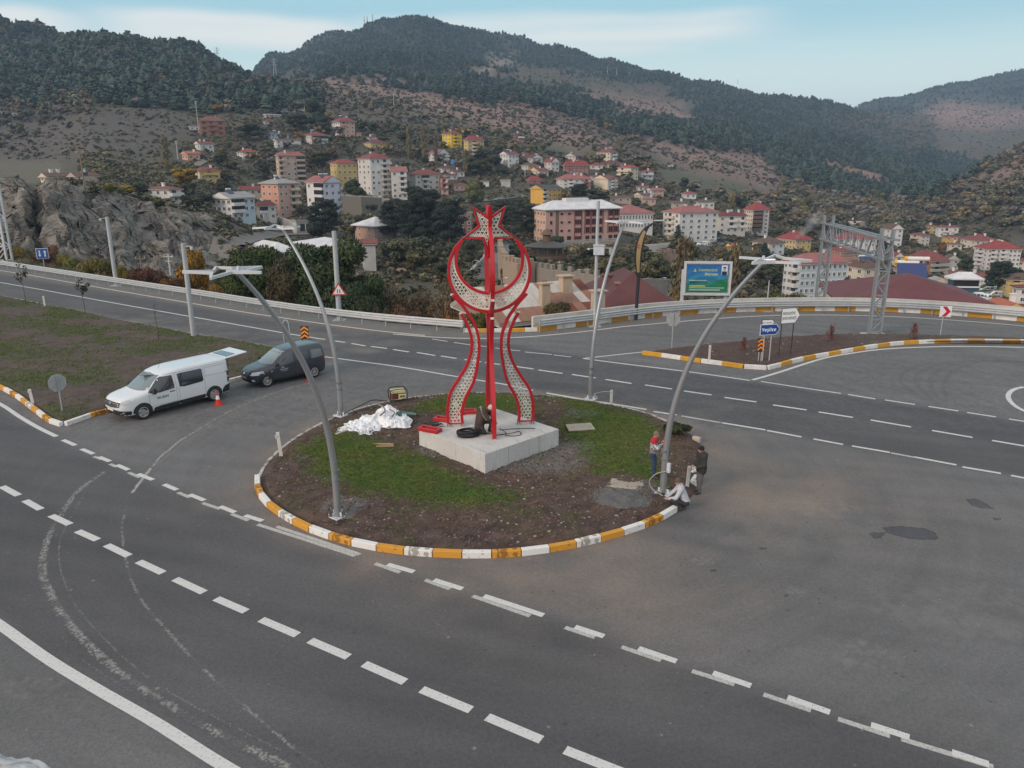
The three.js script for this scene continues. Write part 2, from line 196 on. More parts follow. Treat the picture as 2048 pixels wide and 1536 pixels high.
// terrain sheet: fine near the bluff and the town, coarser with distance
const zs = []; for (let z = 44; z < 3300;) { zs.push(z); z += z < 60 ? 2 : z < 140 ? 1.6 : z < 215 ? 0.75 : z < 600 ? 2.2 : z < 1200 ? 4.5 : z < 2200 ? 7.5 : 14; }
const us = []; for (let u = -0.98; u <= 0.96; u += u < -0.30 ? 0.0026 : 0.0036) us.push(u);
const texCrag = dataTex(512,512,(u,v,o) => { const a = tileNoise(u,v,7,61,6),b = Math.abs(tileNoise(u,v,10,14,4) - 0.5) * 2; o[0] = o[1] = o[2] = 255 * clamp(0.55 * a + 0.45 * Math.sqrt(b)); }); texCrag.repeat.set(0.3,0.3);
const terrainMat = std([1,1,1],0.95,0,{ vertexColors: true,map: texFine.clone(),bumpMap: texCrag,bumpScale: 1.1 });
{
  const nu = us.length,nz = zs.length,pos = new Float32Array(nu * nz * 3),col = new Float32Array(nu * nz * 3),uv = new Float32Array(nu * nz * 2),idx = [];
  const hgt = new Float32Array(nu * nz);
  for (let j = 0; j < nz; j++) for (let i = 0; i < nu; i++) hgt[j * nu + i] = ground(us[i],zs[j]) + relief(us[i],zs[j]);
  for (let j = 0; j < nz; j++) for (let i = 0; i < nu; i++) {
    const u = us[i],z = zs[j],k = j * nu + i,x = u * z; let y = hgt[k],px = x,pz = -z,py0;
    const rk = rockiness(u,z);
    if (rk > 0.02) { const d = rk * 3.0; px += d * fbm(x / 5,y / 3.2,z / 5,4); pz += d * 1.4 * fbm(x / 4 + 9,y / 2.6,z / 6,4) + rk * 1.6 * (Math.abs(n3(x / 2.1,y / 1.1 + x / 6,z / 2)) - 0.2); y += d * 0.5 * fbm(x / 3,y / 2,z / 3 + 5,3); const st = y / 2.4 + 0.8 * n3(x / 9,1,z / 9); py0 = y; y += rk * 0.9 * (Math.abs((st - Math.floor(st)) - 0.5) - 0.25); }
    pos[3 * k] = px; pos[3 * k + 1] = y; pos[3 * k + 2] = pz; uv[2 * k] = x / 3; uv[2 * k + 1] = z / 3 + y / 2;
    const c = cover(u,z,y),n = fbm(x / 9,z / 9,6,3),m = fbm(x / 38,z / 38,8,3),f = n3(x / 2.3,z / 2.3,2);
    let r = 0.135 + 0.04 * n,g = 0.118 + 0.036 * n,b = 0.088 + 0.03 * n;               // dry grass and earth
    const mx = (R,G2,B,t) => { r = lerp(r,R,t); g = lerp(g,G2,t); b = lerp(b,B,t); };
    mx(0.098,0.096,0.052,clamp(0.35 + 1.3 * m) * 0.7);
    mx(0.062,0.066,0.044,clamp(0.7 * c.br + 0.4 * c.sh * (n + 0.4)));
    mx(0.044,0.066,0.052,clamp(1.15 * c.con));
    mx(0.145,0.124,0.116,c.bare * (0.75 + 0.4 * n));
    mx(0.185,0.165,0.12,c.field * (px > 300 ? 0 : 0.9));
    if (c.px > 1000) mx(0.13,0.135,0.085,c.field);
    mx(0.085,0.125,0.06,c.green);
    mx(0.33 + 0.07 * n + 0.05 * f,0.215 + 0.05 * n + 0.04 * f,0.175 + 0.04 * n + 0.03 * f,clamp(c.pink * (1.0 + 0.5 * m)));
    mx(0.34,0.31,0.25,clamp(c.scar * (0.6 + n)));
    if (rk > 0) { const t = 0.8 + 0.9 * fbm(x / 2.2,y / 1.0,z / 2.2,4); mx(0.33 * t,0.305 * t,0.27 * t,rk * clamp(0.95 + m)); mx(0.10,0.10,0.06,rk * sstep(0.15,0.5,fbm(x / 6,y / 4,z / 6,3)) * 0.7); }
    if (z < 140) mx(0.115,0.095,0.065,0.5);
    col[3 * k] = r; col[3 * k + 1] = g; col[3 * k + 2] = b;
    if (i < nu - 1 && j < nz - 1) { const a = k,bb = k + 1,cc = k + nu,dd = k + nu + 1; idx.push(a,bb,cc,bb,dd,cc); }
  }
  const g = new THREE.BufferGeometry(); g.setAttribute('position',new THREE.BufferAttribute(pos,3)); g.setAttribute('color',new THREE.BufferAttribute(col,3)); g.setAttribute('uv',new THREE.BufferAttribute(uv,2)); g.setIndex(idx); g.computeVertexNormals();
  struct(mesh('terrain',g,terrainMat));
}
// a wide base sheet under everything, out to the horizon
{ const g = new THREE.RingGeometry(2,9000,96,1); g.rotateX(-Math.PI / 2); g.translate(0,-48,0); struct(mesh('ground',g,std([0.10,0.095,0.07],1))); }

// ---------------------------------------------------------------- woods on the hills (thousands of trees: stuff)
function coniferGeo(seed,tiers = 5,seg = 7) { const R = rng(seed),gs = []; for (let t = 0; t < tiers; t++) { const y0 = 0.12 + 0.8 * t / tiers,r = 0.25 * (1 - 0.8 * t / tiers) + 0.02,h = 0.34 - 0.02 * t; const g = new THREE.ConeGeometry(r,h,seg,1,true); const p = g.attributes.position; for (let i = 0; i < p.count; i++) if (p.getY(i) < 0) { const k = 0.62 + 0.7 * R(); p.setXYZ(i,p.getX(i) * k + 0.01 * (R() - 0.5),p.getY(i) - 0.05 * R(),p.getZ(i) * k); } g.rotateY(R() * 6); g.translate((R() - 0.5) * 0.04,y0 + h / 2,(R() - 0.5) * 0.04); gs.push(tint(g.toNonIndexed(),0.75 + 0.5 * R(),0.75 + 0.5 * R(),0.8 + 0.3 * R())); } gs.push(tint(new THREE.CylinderGeometry(0.012,0.02,0.25,4,1,true).translate(0,0.1,0).toNonIndexed(),1.4,0.9,0.6)); const g = merge(gs); g.computeVertexNormals(); return g; }
function leafCloud(seed,n,leaf,blobs,opt = {}) {       // leaf faces spread over the outsides of several lumps; unit height
  const R = rng(seed),P = [],C = [],N = [],v = new THREE.Vector3(),a = new THREE.Vector3(),b = new THREE.Vector3(),nn = new THREE.Vector3();
  const tot = blobs.reduce((s,q) => s + q[3] * q[3] * (q[4] || 1),0);
  for (const [bx,by,bz,br,sy = 1] of blobs) { const cnt = Math.round(n * br * br * sy / tot),tone = 0.72 + 0.5 * R(),hue = R() - 0.5;
    for (let i = 0; i < cnt; i++) { do v.set(R() * 2 - 1,R() * 2 - 1,R() * 2 - 1); while (v.lengthSq() > 1 || v.lengthSq() < 0.01); v.normalize(); nn.copy(v); const rr = br * (0.62 + 0.42 * Math.pow(R(),0.6)); v.multiplyScalar(rr); v.y *= sy; v.x += bx; v.y += by; v.z += bz; if (v.y < 0.02) continue;
      a.set(R() - 0.5,(R() - 0.5) * 0.9 + (opt.droop || 0),R() - 0.5).normalize(); b.copy(nn).addScaledVector(a,0.9).cross(a); if (b.lengthSq() < 1e-4) continue; b.normalize(); const s = leaf * (0.55 + 0.9 * R()),w = s * (opt.aspect || 0.55); a.multiplyScalar(s); b.multiplyScalar(w); const t = tone * (0.72 + 0.56 * R()),r2 = 1 + 0.25 * hue + 0.2 * (R() - 0.5);
      const q = [v.clone().sub(a),v.clone().add(b),v.clone().add(a),v.clone().sub(b)]; for (const k of [0,1,2,0,2,3]) { P.push(q[k].x,q[k].y,q[k].z); C.push(t * r2,t,t * (1 - 0.3 * hue)); } }
  }
  const g = new THREE.BufferGeometry(); g.setAttribute('position',new THREE.Float32BufferAttribute(P,3)); g.setAttribute('color',new THREE.Float32BufferAttribute(C,3)); g.computeVertexNormals(); return g;
}
function lumps(seed,n,rx,y0,y1,r0,r1) { const R = rng(seed),o = []; for (let i = 0; i < n; i++) { const y = lerp(y0,y1,R()),t = (y - y0) / (y1 - y0),sp = rx * Math.sqrt(Math.max(0,1 - Math.pow(2 * t - 0.85,2) * 0.75)),an = R() * 6.283,d = sp * Math.sqrt(R()); o.push([Math.cos(an) * d,y,Math.sin(an) * d,lerp(r0,r1,R()),0.85]); } return o; }
const leafMat = c => std(c,0.9,0,{ vertexColors: true,side: THREE.DoubleSide });
{
  const pineG = s => { const R = rng(s),b = []; for (let i = 0; i < 9; i++) { const y = 0.2 + 0.72 * i / 9,w = 0.2 * (1.02 - y),a = i * 2.4 + R(); b.push([Math.cos(a) * w,y,Math.sin(a) * w,0.09 + 0.13 * (1 - y),0.8]); } return leafCloud(s,150,0.1,b,{ aspect: 0.7 }); }; const conG = [coniferGeo(11),pineG(12),pineG(13)];
  const brG = [1,2,3].map(s => leafCloud(40 + s,150,0.11,lumps(s,6,0.26,0.3,0.82,0.16,0.26),{ aspect: 0.8 }));
  const shG = [5,6].map(s => leafCloud(60 + s,46,0.22,lumps(s,4,0.42,0.2,0.62,0.25,0.42),{ aspect: 0.85 }));
  const L = { con: [[],[],[]],br: [[],[],[]],sh: [[],[]] },R = rng(77),c0 = new THREE.Color();
  const BR = [[0.115,0.112,0.068],[0.10,0.106,0.064],[0.135,0.116,0.078],[0.122,0.10,0.08],[0.09,0.10,0.065],[0.125,0.115,0.088],[0.14,0.125,0.105],[0.16,0.125,0.06]];
  const put = (arr,x,y,z,s,w,c) => arr.push({ m: new THREE.Matrix4().compose(new THREE.Vector3(x,y,z),new THREE.Quaternion().setFromEuler(new THREE.Euler((R() - 0.5) * 0.12,R() * 6.283,(R() - 0.5) * 0.12)),new THREE.Vector3(s * w,s,s * w)),c });
  const cell = 5.2;
  for (let z = 400; z < 3000;) {
    const st = z < 900 ? 4.4 : z < 1500 ? 4.8 : z < 2200 ? 5.6 : 9,half = z * 0.74;
    for (let x = -half; x < half; x += st) {
      const X = x + (R() - 0.5) * st * 1.3,Z = z + (R() - 0.5) * st * 1.3,u = X / Z,k0 = R(),k1 = R(),k2 = R(),k3 = R();
      const y = ground(u,Z) + relief(u,Z),c = cover(u,Z,y);
      const [px,py] = PX(new THREE.Vector3(X,y + 12,-Z)); if (px < -60 || px > 2110) continue;
      const clump = 0.5 + 0.9 * fbm(X / 24,Z / 24,21,3);
      if (k0 < c.con * 0.86 * clamp(0.35 + clump)) { const g = 0.8 + 0.5 * k2; put(L.con[k1 * 3 | 0],X,y - 0.3,-Z,(z < 900 ? 6.5 : z < 1400 ? 5 : 4.2) + (z < 1200 ? 7 : 4.5) * k3 * k3,1.25 + 0.7 * k2,[0.034 * g + 0.02 * (k1 > 0.93),0.060 * g,0.045 * g]); }
      else if (k0 < c.con * 0.86 * clamp(0.35 + clump) + c.br * 0.5 * clamp(0.3 + clump)) { const q = BR[(k3 * BR.length) | 0],g = 0.7 + 0.6 * k2; put(L.br[k1 * 3 | 0],X,y - 0.4,-Z,3 + 5 * k2,1.15 + 0.5 * k3,[q[0] * g,q[1] * g,q[2] * g]); }
      else if (z < 2700 && k1 < Math.max(c.sh,0.5 * c.pink) * 0.8 * clamp(0.25 + clump * 1.2) * (1 - c.field) * (1 - c.green)) { const g = 0.7 + 0.7 * k3,q = BR[(k0 * 5) | 0]; put(L.sh[k2 * 2 | 0],X,y - 0.3,-Z,0.9 + 1.9 * k3 * k3,1.2 + 0.6 * k2,[q[0] * g * 0.85,q[1] * g * 0.85,q[2] * g * 0.9]); }
    }
    z += st;
  }
  const inst = (name,g,arr,label,cat,m) => { const im = new THREE.InstancedMesh(g,m,arr.length); arr.forEach((e,i) => { im.setMatrixAt(i,e.m); im.setColorAt(i,c0.setRGB(...e.c)); }); im.name = numbered(name); im.castShadow = im.receiveShadow = true; scene.add(im); tag(im,label,cat); im.userData.kind = 'stuff'; };
  const lm = leafMat([1,1,1]);
  L.con.forEach((a,i) => inst('conifer_wood',conG[i],a,['dark green conifer forest covering the mountain slopes behind the town','dark conifers mixed through the mountain forest above the town','slender dark conifers scattered through the forest on the hills'][i],'forest',lm));
  L.br.forEach((a,i) => inst('broadleaf_wood',brG[i],a,['olive and brown broadleaf woods on the lower hillsides','autumn brown broadleaf trees mixed into the hillside woods','yellowing broadleaf trees scattered along the hill slopes'][i],'forest',lm));
  L.sh.forEach((a,i) => inst('hillside_scrub',shG[i],a,['low scrub dotted over the bare pinkish hillsides','small round bushes scattered on the dry slopes'][i],'scrub',lm));
  console.log('woods',L.con.map(a => a.length),L.br.map(a => a.length),L.sh.map(a => a.length));
}
// ---------------------------------------------------------------- the road junction (level, y = 0)
let ROAD_OUT;
const gp = l => l.map(([x,y]) => { const g = G(x,y); return [g.x,g.z]; });
const RAIL_L = gp([[-330,492],[-160,514],[0,537],[200,569],[332,590],[420,604],[530,622],[640,638],[768,653],[927,667]]);
const RAIL_R = gp([[1080,665],[1200,650],[1300,637],[1400,629],[1500,625],[1600,623.5],[1700,623.5],[1800,626],[1900,632],[2048,645],[2250,668],[2500,700]]);
function resample(P,step,closed = false) { const c = new THREE.CatmullRomCurve3(P.map(p => new THREE.Vector3(p[0],0,p[1])),closed,'centripetal'); const n = Math.max(2,Math.round(c.getLength() / step)); return c.getSpacedPoints(n).map(p => [p.x,p.z]); }
function offsetLine(P,d) { return P.map((p,i) => { const a = P[Math.max(0,i - 1)],b = P[Math.min(P.length - 1,i + 1)],dx = b[0] - a[0],dz = b[1] - a[1],l = Math.hypot(dx,dz) || 1; return [p[0] + dz / l * d,p[1] - dx / l * d]; }); }
const ISLAND_RAW = gp([[521,958],[522,978],[533,1000],[556,1021],[588,1041],[622,1058],[660,1072],[700,1084],[745,1094],[790,1101],[838,1106],[890,1109],[945,1110.5],[1000,1109.5],[1052,1105],[1105,1098],[1155,1088],[1205,1076],[1250,1063],[1290,1049],[1320,1035],[1345,1020],[1372,1003],[1392,982],[1404,955],[1411,930],[1408,905],[1395,882],[1368,861],[1330,844],[1290,828],[1240,816],[1190,807],[1130,798],[1060,791.5],[990,788],[930,788],[870,792],[815,799],[760,809],[710,823],[660,842],[610,868],[566,899],[536,930]]);
const ISLAND = resample(ISLAND_RAW,0.28,true).slice(0,-1);
const RISLE_RAW = gp([[1286,708],[1320,712],[1388,722],[1450,730],[1505,737.5],[1532,738],[1560,731],[1592,722],[1628,715],[1665,708.5],[1700,702],[1738,696],[1780,690],[1830,686.5],[1921,684],[2048,685],[2200,690],[2400,700],[2400,694],[2200,685],[2048,679.5],[1921,674.5],[1830,672.5],[1775,671.5],[1700,671],[1640,672.5],[1580,676],[1519,681],[1460,687],[1410,692],[1350,699],[1310,704]]);
const VERGE_RAW = gp([[-330,668],[-160,722],[0,774],[36,792],[75,821],[111,846],[128,851],[150,841],[215,824],[330,794],[458,764],[540,742],[600,727],[632,717],[620,711],[560,699],[500,687.5],[394,671],[251,643.5],[120,616],[0,592],[-160,563],[-330,535]]);
const inRoad = P => (px,py) => inPoly(px,py,P);
const lin2s = c => 255 * (c <= 0.0031308 ? 12.92 * c : 1.055 * Math.pow(c,1 / 2.4) - 0.055);
// zones of older and newer asphalt, dust and wear (bearing/row drawn once, stored in world metres)
const Z_DARK = [
  gp([[-300,720],[0,812],[112,874],[300,962],[520,1052],[720,1113],[1000,1207],[1210,1278],[1500,1376],[1980,1534],[2300,1640],[1300,1760],[440,1530],[250,1405],[120,1325],[0,1250],[-300,1060]]),
  gp([[-330,505],[0,541],[500,627],[700,655],[940,676],[1170,714],[1500,763],[2048,845],[2300,880],[2300,1010],[2048,955],[1500,858],[1060,778],[900,738],[640,715],[500,687],[0,592],[-330,534]]),
];
const Z_PATH = [gp([[0,575],[200,612],[400,645],[640,676],[900,713],[1100,750],[1400,795],[1800,865],[2100,925]]),gp([[30,1130],[200,1240],[500,1370],[800,1470],[1100,1560]]),gp([[-50,900],[200,1010],[500,1130],[800,1230],[1100,1330],[1500,1470]])];
const DUST = [[G(1500,980),5.2],[G(1200,1135),4.2],[G(900,1145),2.0],[G(480,1000),1.6],[G(1440,900),2.4],[G(770,1130),1.4],[G(1060,1160),1.6]];
const PALE = [[G(1640,1010),0.8,0.5],[G(1910,1215),1.1,0.35],[G(1730,1310),0.45,0.5],[G(1590,1180),0.16,0.9],[G(1405,1123),0.2,0.8],[G(1970,1190),0.6,0.3],[G(60,1375),0.35,0.35],[G(130,1410),0.3,0.3],[G(1290,815),2.2,0.2],[G(1560,1060),1.4,0.2],[G(700,660),3,0.3],[G(560,690),4,0.4],[G(300,655),3,0.45],[G(260,640),2,0.4]];
const WETS = [gp([[1763,1054],[1800,1052],[1846,1056],[1868,1064],[1877,1075],[1868,1080],[1821,1078],[1790,1071],[1771,1064]]),gp([[1734,1066],[1756,1064],[1772,1064],[1760,1075],[1748,1077]]),gp([[1930,998],[1952,997],[1972,1008],[1988,1018],[1960,1016],[1940,1010]]),gp([[1517,1095],[1530,1094],[1534,1098],[1522,1100]]),gp([[1420,1139],[1430,1138],[1431,1142],[1421,1143]]),gp([[1565,1189],[1575,1188],[1576,1191],[1566,1192]]),gp([[1985,1035],[2000,1036],[1998,1041],[1986,1040]])];
function zoneAt(x,z) {
  let dark = 0; for (const P of Z_DARK) { const d = distPoly(x,z,P); dark = Math.max(dark,inPoly(x,z,P) ? 0.5 + 0.5 * clamp(d / 0.35) : 0.5 - 0.5 * clamp(d / 0.35)); }
  let path = 0; for (const P of Z_PATH) { const d = distPoly(x,z,P,false); path = Math.max(path,Math.exp(-d * d / 1.4)); }
  let dust = Math.exp(-Math.pow(distPoly(x,z,ISLAND_RAW) / 0.9,2)) * 0.9 + 0.55 * Math.exp(-Math.pow(distPoly(x,z,VERGE_RAW) / 0.5,2)) + 0.4 * Math.exp(-Math.pow(distPoly(x,z,RISLE_RAW) / 0.6,2));
  for (const [p,r] of DUST) { const d = Math.hypot(x - p.x,(z - p.z) * 1.25); dust = Math.max(dust,0.85 * Math.exp(-d * d / r / r)); }
  const dl = distPoly(x,z,RAIL_L,false),dr = distPoly(x,z,RAIL_R,false); const sh = Math.max(1 - sstep(1.2,2.8,dl),0.6 * (1 - sstep(0.8,1.6,dr)));
  return [dark,path,clamp(dust),sh];
}
function asphaltTex(x0,z0,w,h,res) {
  const nx = Math.round(w / res),nz = Math.round(h / res),cs = 0.3,cx = Math.ceil(w / cs) + 2,cz = Math.ceil(h / cs) + 2,Zn = new Float32Array(cx * cz * 4);
  for (let j = 0; j < cz; j++) for (let i = 0; i < cx; i++) Zn.set(zoneAt(x0 + i * cs,z0 + j * cs),(j * cx + i) * 4);
  const buf = new Float32Array(nx * nz * 3),R = rng(5);
  const hash = (i,j) => { let k = Math.imul(i,374761393) + Math.imul(j,668265263) | 0; k = Math.imul(k ^ (k >>> 13),1274126177); return ((k ^ (k >>> 16)) >>> 0) / 4294967296; };
  for (let j = 0; j < nz; j++) for (let i = 0; i < nx; i++) {
    const x = x0 + (i + 0.5) * res,z = z0 + (j + 0.5) * res,fi = (x - x0) / cs,fj = (z - z0) / cs,a = Math.floor(fi),b = Math.floor(fj),s = fi - a,t = fj - b,q = k => lerp(lerp(Zn[(b * cx + a) * 4 + k],Zn[(b * cx + a + 1) * 4 + k],s),lerp(Zn[((b + 1) * cx + a) * 4 + k],Zn[((b + 1) * cx + a + 1) * 4 + k],s),t);
    const rI = Math.hypot(x + 0.9,z + 28.6),n5 = n3(rI / 0.55,Math.atan2(z + 28.6,x + 0.9) * 2.5,5) + 0.6 * n3(rI / 0.2,Math.atan2(z + 28.6,x + 0.9) * 4,9); const n1 = n3(x / 2.6,z / 2.6,1) + 0.5 * n3(x / 0.9,z / 0.9,2),n2 = n3(x / 7,z / 7,4),n4 = n3((x + z * 0.35) / 6,(z - x * 0.3) / 0.8,6),g = hash(i,j) - 0.5 + 0.6 * (hash(i >> 1,j >> 1) - 0.5);
    const dark = q(0),path = q(1),dust = clamp(q(2) * (0.75 + 0.9 * n1 + 0.5 * n2)),sh = q(3);
    let r = 0.124 + 0.010 * n1 + 0.020 * n2 + 0.020 * n4 + 0.013 * n5,G2 = r * 0.985,B = r * 0.995;
    const rd = 0.077 + 0.006 * n1 + 0.012 * n2 + 0.012 * n4 + 0.004 * n5; r = lerp(r,rd,dark); G2 = lerp(G2,rd * 0.975,dark); B = lerp(B,rd * 1.035,dark);
    const pk = path * 0.16 * dark; r *= 1 + pk; G2 *= 1 + pk; B *= 1 + pk * 0.8;
    r = lerp(r,0.165 + 0.02 * n1,sh * 0.7); G2 = lerp(G2,0.148 + 0.018 * n1,sh * 0.7); B = lerp(B,0.132 + 0.015 * n1,sh * 0.7);
    r = lerp(r,0.20 + 0.03 * n1,dust * 0.75); G2 = lerp(G2,0.155 + 0.025 * n1,dust * 0.75); B = lerp(B,0.125 + 0.02 * n1,dust * 0.75);
    const k = 1 + g * 0.3; const o = (j * nx + i) * 3; buf[o] = r * k; buf[o + 1] = G2 * k; buf[o + 2] = B * k;
  }
  const dab = (x,z,r,c,al,soft2 = 0.5) => { const i0 = Math.floor((x - r - x0) / res),i1 = Math.ceil((x + r - x0) / res),j0 = Math.floor((z - r - z0) / res),j1 = Math.ceil((z + r - z0) / res); for (let j = Math.max(0,j0); j <= Math.min(nz - 1,j1); j++) for (let i = Math.max(0,i0); i <= Math.min(nx - 1,i1); i++) { const d = Math.hypot(x0 + (i + 0.5) * res - x,z0 + (j + 0.5) * res - z) / r; if (d > 1 + res / r) continue; const A = al * (1 - sstep(1 - soft2,1,d)) * (0.75 + 0.5 * hash(i * 3 + 7,j * 5)); const o = (j * nx + i) * 3; for (let q = 0; q < 3; q++) buf[o + q] = lerp(buf[o + q],c[q],A); } };
  for (const [p,r,al] of PALE) for (let k = 0; k < 60; k++) { const an = R() * 6.28,d = r * Math.sqrt(R()) * 1.2; dab(p.x + Math.cos(an) * d * 1.6,p.z + Math.sin(an) * d,r * (0.1 + 0.3 * R()),[0.24,0.215,0.185],al * 0.35,0.9); }
  for (const P of WETS) { const bx = P.map(p => p[0]),bz = P.map(p => p[1]); const xa = Math.min(...bx) - 0.1,xb = Math.max(...bx) + 0.1,za = Math.min(...bz) - 0.1,zb = Math.max(...bz) + 0.1; for (let j = Math.max(0,Math.floor((za - z0) / res)); j <= Math.min(nz - 1,(zb - z0) / res); j++) for (let i = Math.max(0,Math.floor((xa - x0) / res)); i <= Math.min(nx - 1,(xb - x0) / res); i++) { const x = x0 + i * res,z = z0 + j * res,w2 = 0.05 * n3(x * 6,z * 6,3); if (inPoly(x + w2,z + w2,P)) { const o = (j * nx + i) * 3,m = sstep(0,0.12,distPoly(x,z,P)); buf[o] *= 0.42 + 0.12 * m; buf[o + 1] *= 0.43 + 0.14 * m; buf[o + 2] *= 0.46 + 0.2 * m; } } }
  const line = (P,wid,c,al,gap,spread = 0,dens = 1) => { const L = resample(P,Math.max(0.03,res * 0.8)); let on = 1; L.forEach(([x,z],i) => { if (x < x0 - 1 || x > x0 + w + 1 || z < z0 - 1 || z > z0 + h + 1) return; on = n3(x * 1.3,z * 1.3,wid * 90) * 0.7 + n3(x * 5,z * 5,2) * 0.6 > gap ? 1 : 0.12; for (let k = 0; k < dens; k++) dab(x + (R() - 0.5) * spread,z + (R() - 0.5) * spread,wid * (0.5 + 0.8 * R()),c,al * on * (0.5 + 0.5 * R()),0.6); }); };
  const scr = [0.30,0.285,0.265];
  line(gp([[211,942],[153,985],[121,1032],[100,1066],[86,1110],[84,1151],[101,1190],[129,1237],[168,1280],[219,1330],[273,1370],[336,1409],[410,1452],[469,1483],[578,1534]]),0.035,scr,0.75,-0.1,0.16,3);
  line(gp([[98,1066],[91,1110],[92,1151],[108,1190],[137,1237],[178,1282],[230,1330],[285,1372],[350,1412]]),0.025,scr,0.7,0.0,0.07,2);
  line(gp([[165,995],[139,1040],[122,1075],[117,1105],[129,1166],[156,1217],[211,1280],[289,1350],[375,1405],[449,1444],[560,1500]]),0.02,scr,0.7,-0.12,0.03,1);
  line(gp([[112,1245],[135,1290],[165,1320],[205,1348],[262,1382]]),0.015,scr,0.6,0.0,0.03,1);
  line(gp([[254,1011],[245,1043],[247,1095],[252,1120],[262,1159],[289,1209],[340,1268],[391,1323],[461,1389],[520,1440],[586,1495],[641,1534]]),0.028,scr,0.6,0.02,0.07,2);
  line(gp([[301,937],[283,960],[264,985]]),0.06,[0.36,0.34,0.31],0.8,-0.9,0.05,2);
  line(gp([[306,932],[322,912],[339,899],[356,884],[380,869],[424,842],[468,818],[522,796],[575,777],[619,766]]),0.05,[0.33,0.31,0.29],0.7,-0.35,0.05,2);
  line(gp([[312,930],[345,903],[385,874],[428,848],[466,825]]),0.03,[0.28,0.265,0.24],0.5,-0.05,0.05,1);
  line(gp([[191,1120],[258,1155],[320,1194],[410,1241],[539,1303],[664,1366],[800,1428],[920,1478]]),0.012,[0.035,0.035,0.036],0.85,-0.45,0.015,1);
  for (let k = 0; k < 4; k++) line(gp([[1850 + 14 * k,800],[1800 + 30 * k,760],[1830 + 30 * k,735],[1920 + 20 * k,722],[2048,725]]),0.16,[0.07,0.07,0.073],0.22,-0.6,0.1,1);
  line(gp([[2020,775],[1995,790],[2000,812],[2040,838]]),0.08,[0.2,0.195,0.18],0.35,-0.3,0.06,1);
  for (let k = 0; k < 1500; k++) { const x = x0 + R() * w,z = z0 + R() * h; dab(x,z,0.02 + 0.05 * R() * R(),R() < 0.6 ? [0.05,0.048,0.045] : [0.26,0.24,0.2],0.7); }
  const d = new Uint8Array(nx * nz * 4); for (let i = 0; i < nx * nz; i++) { d[4 * i] = lin2s(clamp(buf[3 * i])); d[4 * i + 1] = lin2s(clamp(buf[3 * i + 1])); d[4 * i + 2] = lin2s(clamp(buf[3 * i + 2])); d[4 * i + 3] = 255; }
  const t = new THREE.DataTexture(d,nx,nz); t.colorSpace = THREE.SRGBColorSpace; t.magFilter = t.minFilter = THREE.LinearFilter; t.needsUpdate = true; return t;
}
{
  const NR = [-23,-31,23,3];                                 // the nearer sheet, with a finer wear map
  const edge = [...offsetLine(RAIL_L,1.3),...gp([[935,660],[1000,658],[1075,656]]),...offsetLine(RAIL_R,1.3)];
  const outline = ROAD_OUT = [...edge,[78,-20],[78,14],[-98,14],[-98,-60]];
  const bump = texGrain.clone(); bump.repeat.set(1 / 0.6,1 / 0.6);
  const mk = (geo,x0,z0,w,h,res) => { const p = geo.attributes.position,uv = new Float32Array(p.count * 2); for (let i = 0; i < p.count; i++) { uv[2 * i] = (p.getX(i) - x0) / w; uv[2 * i + 1] = (p.getZ(i) - z0) / h; } geo.setAttribute('uv',new THREE.BufferAttribute(uv,2)); const b = texGrain.clone(); b.repeat.set(w / 0.5,h / 0.5); b.needsUpdate = true; return std([1,1,1],0.86,0,{ map: asphaltTex(x0,z0,w,h,res),bumpMap: b,bumpScale: 0.004 }); };
  const far = new THREE.ExtrudeGeometry(shapeOf(outline.map(([x,z]) => [x,-z]),[[[NR[0],-NR[3]],[NR[2],-NR[3]],[NR[2],-NR[1]],[NR[0],-NR[1]]]]),{ depth: 0.8,bevelEnabled: false }); far.rotateX(-Math.PI / 2); far.translate(0,-0.8,0);
  struct(mesh('road',far,mk(far,-100,-100,180,116,0.09)));
  const near = new THREE.PlaneGeometry(NR[2] - NR[0],NR[3] - NR[1]); near.rotateX(-Math.PI / 2); near.translate((NR[0] + NR[2]) / 2,0,(NR[1] + NR[3]) / 2);
  struct(mesh('road',near,mk(near,NR[0],NR[1],NR[2] - NR[0],NR[3] - NR[1],0.0235)));
}
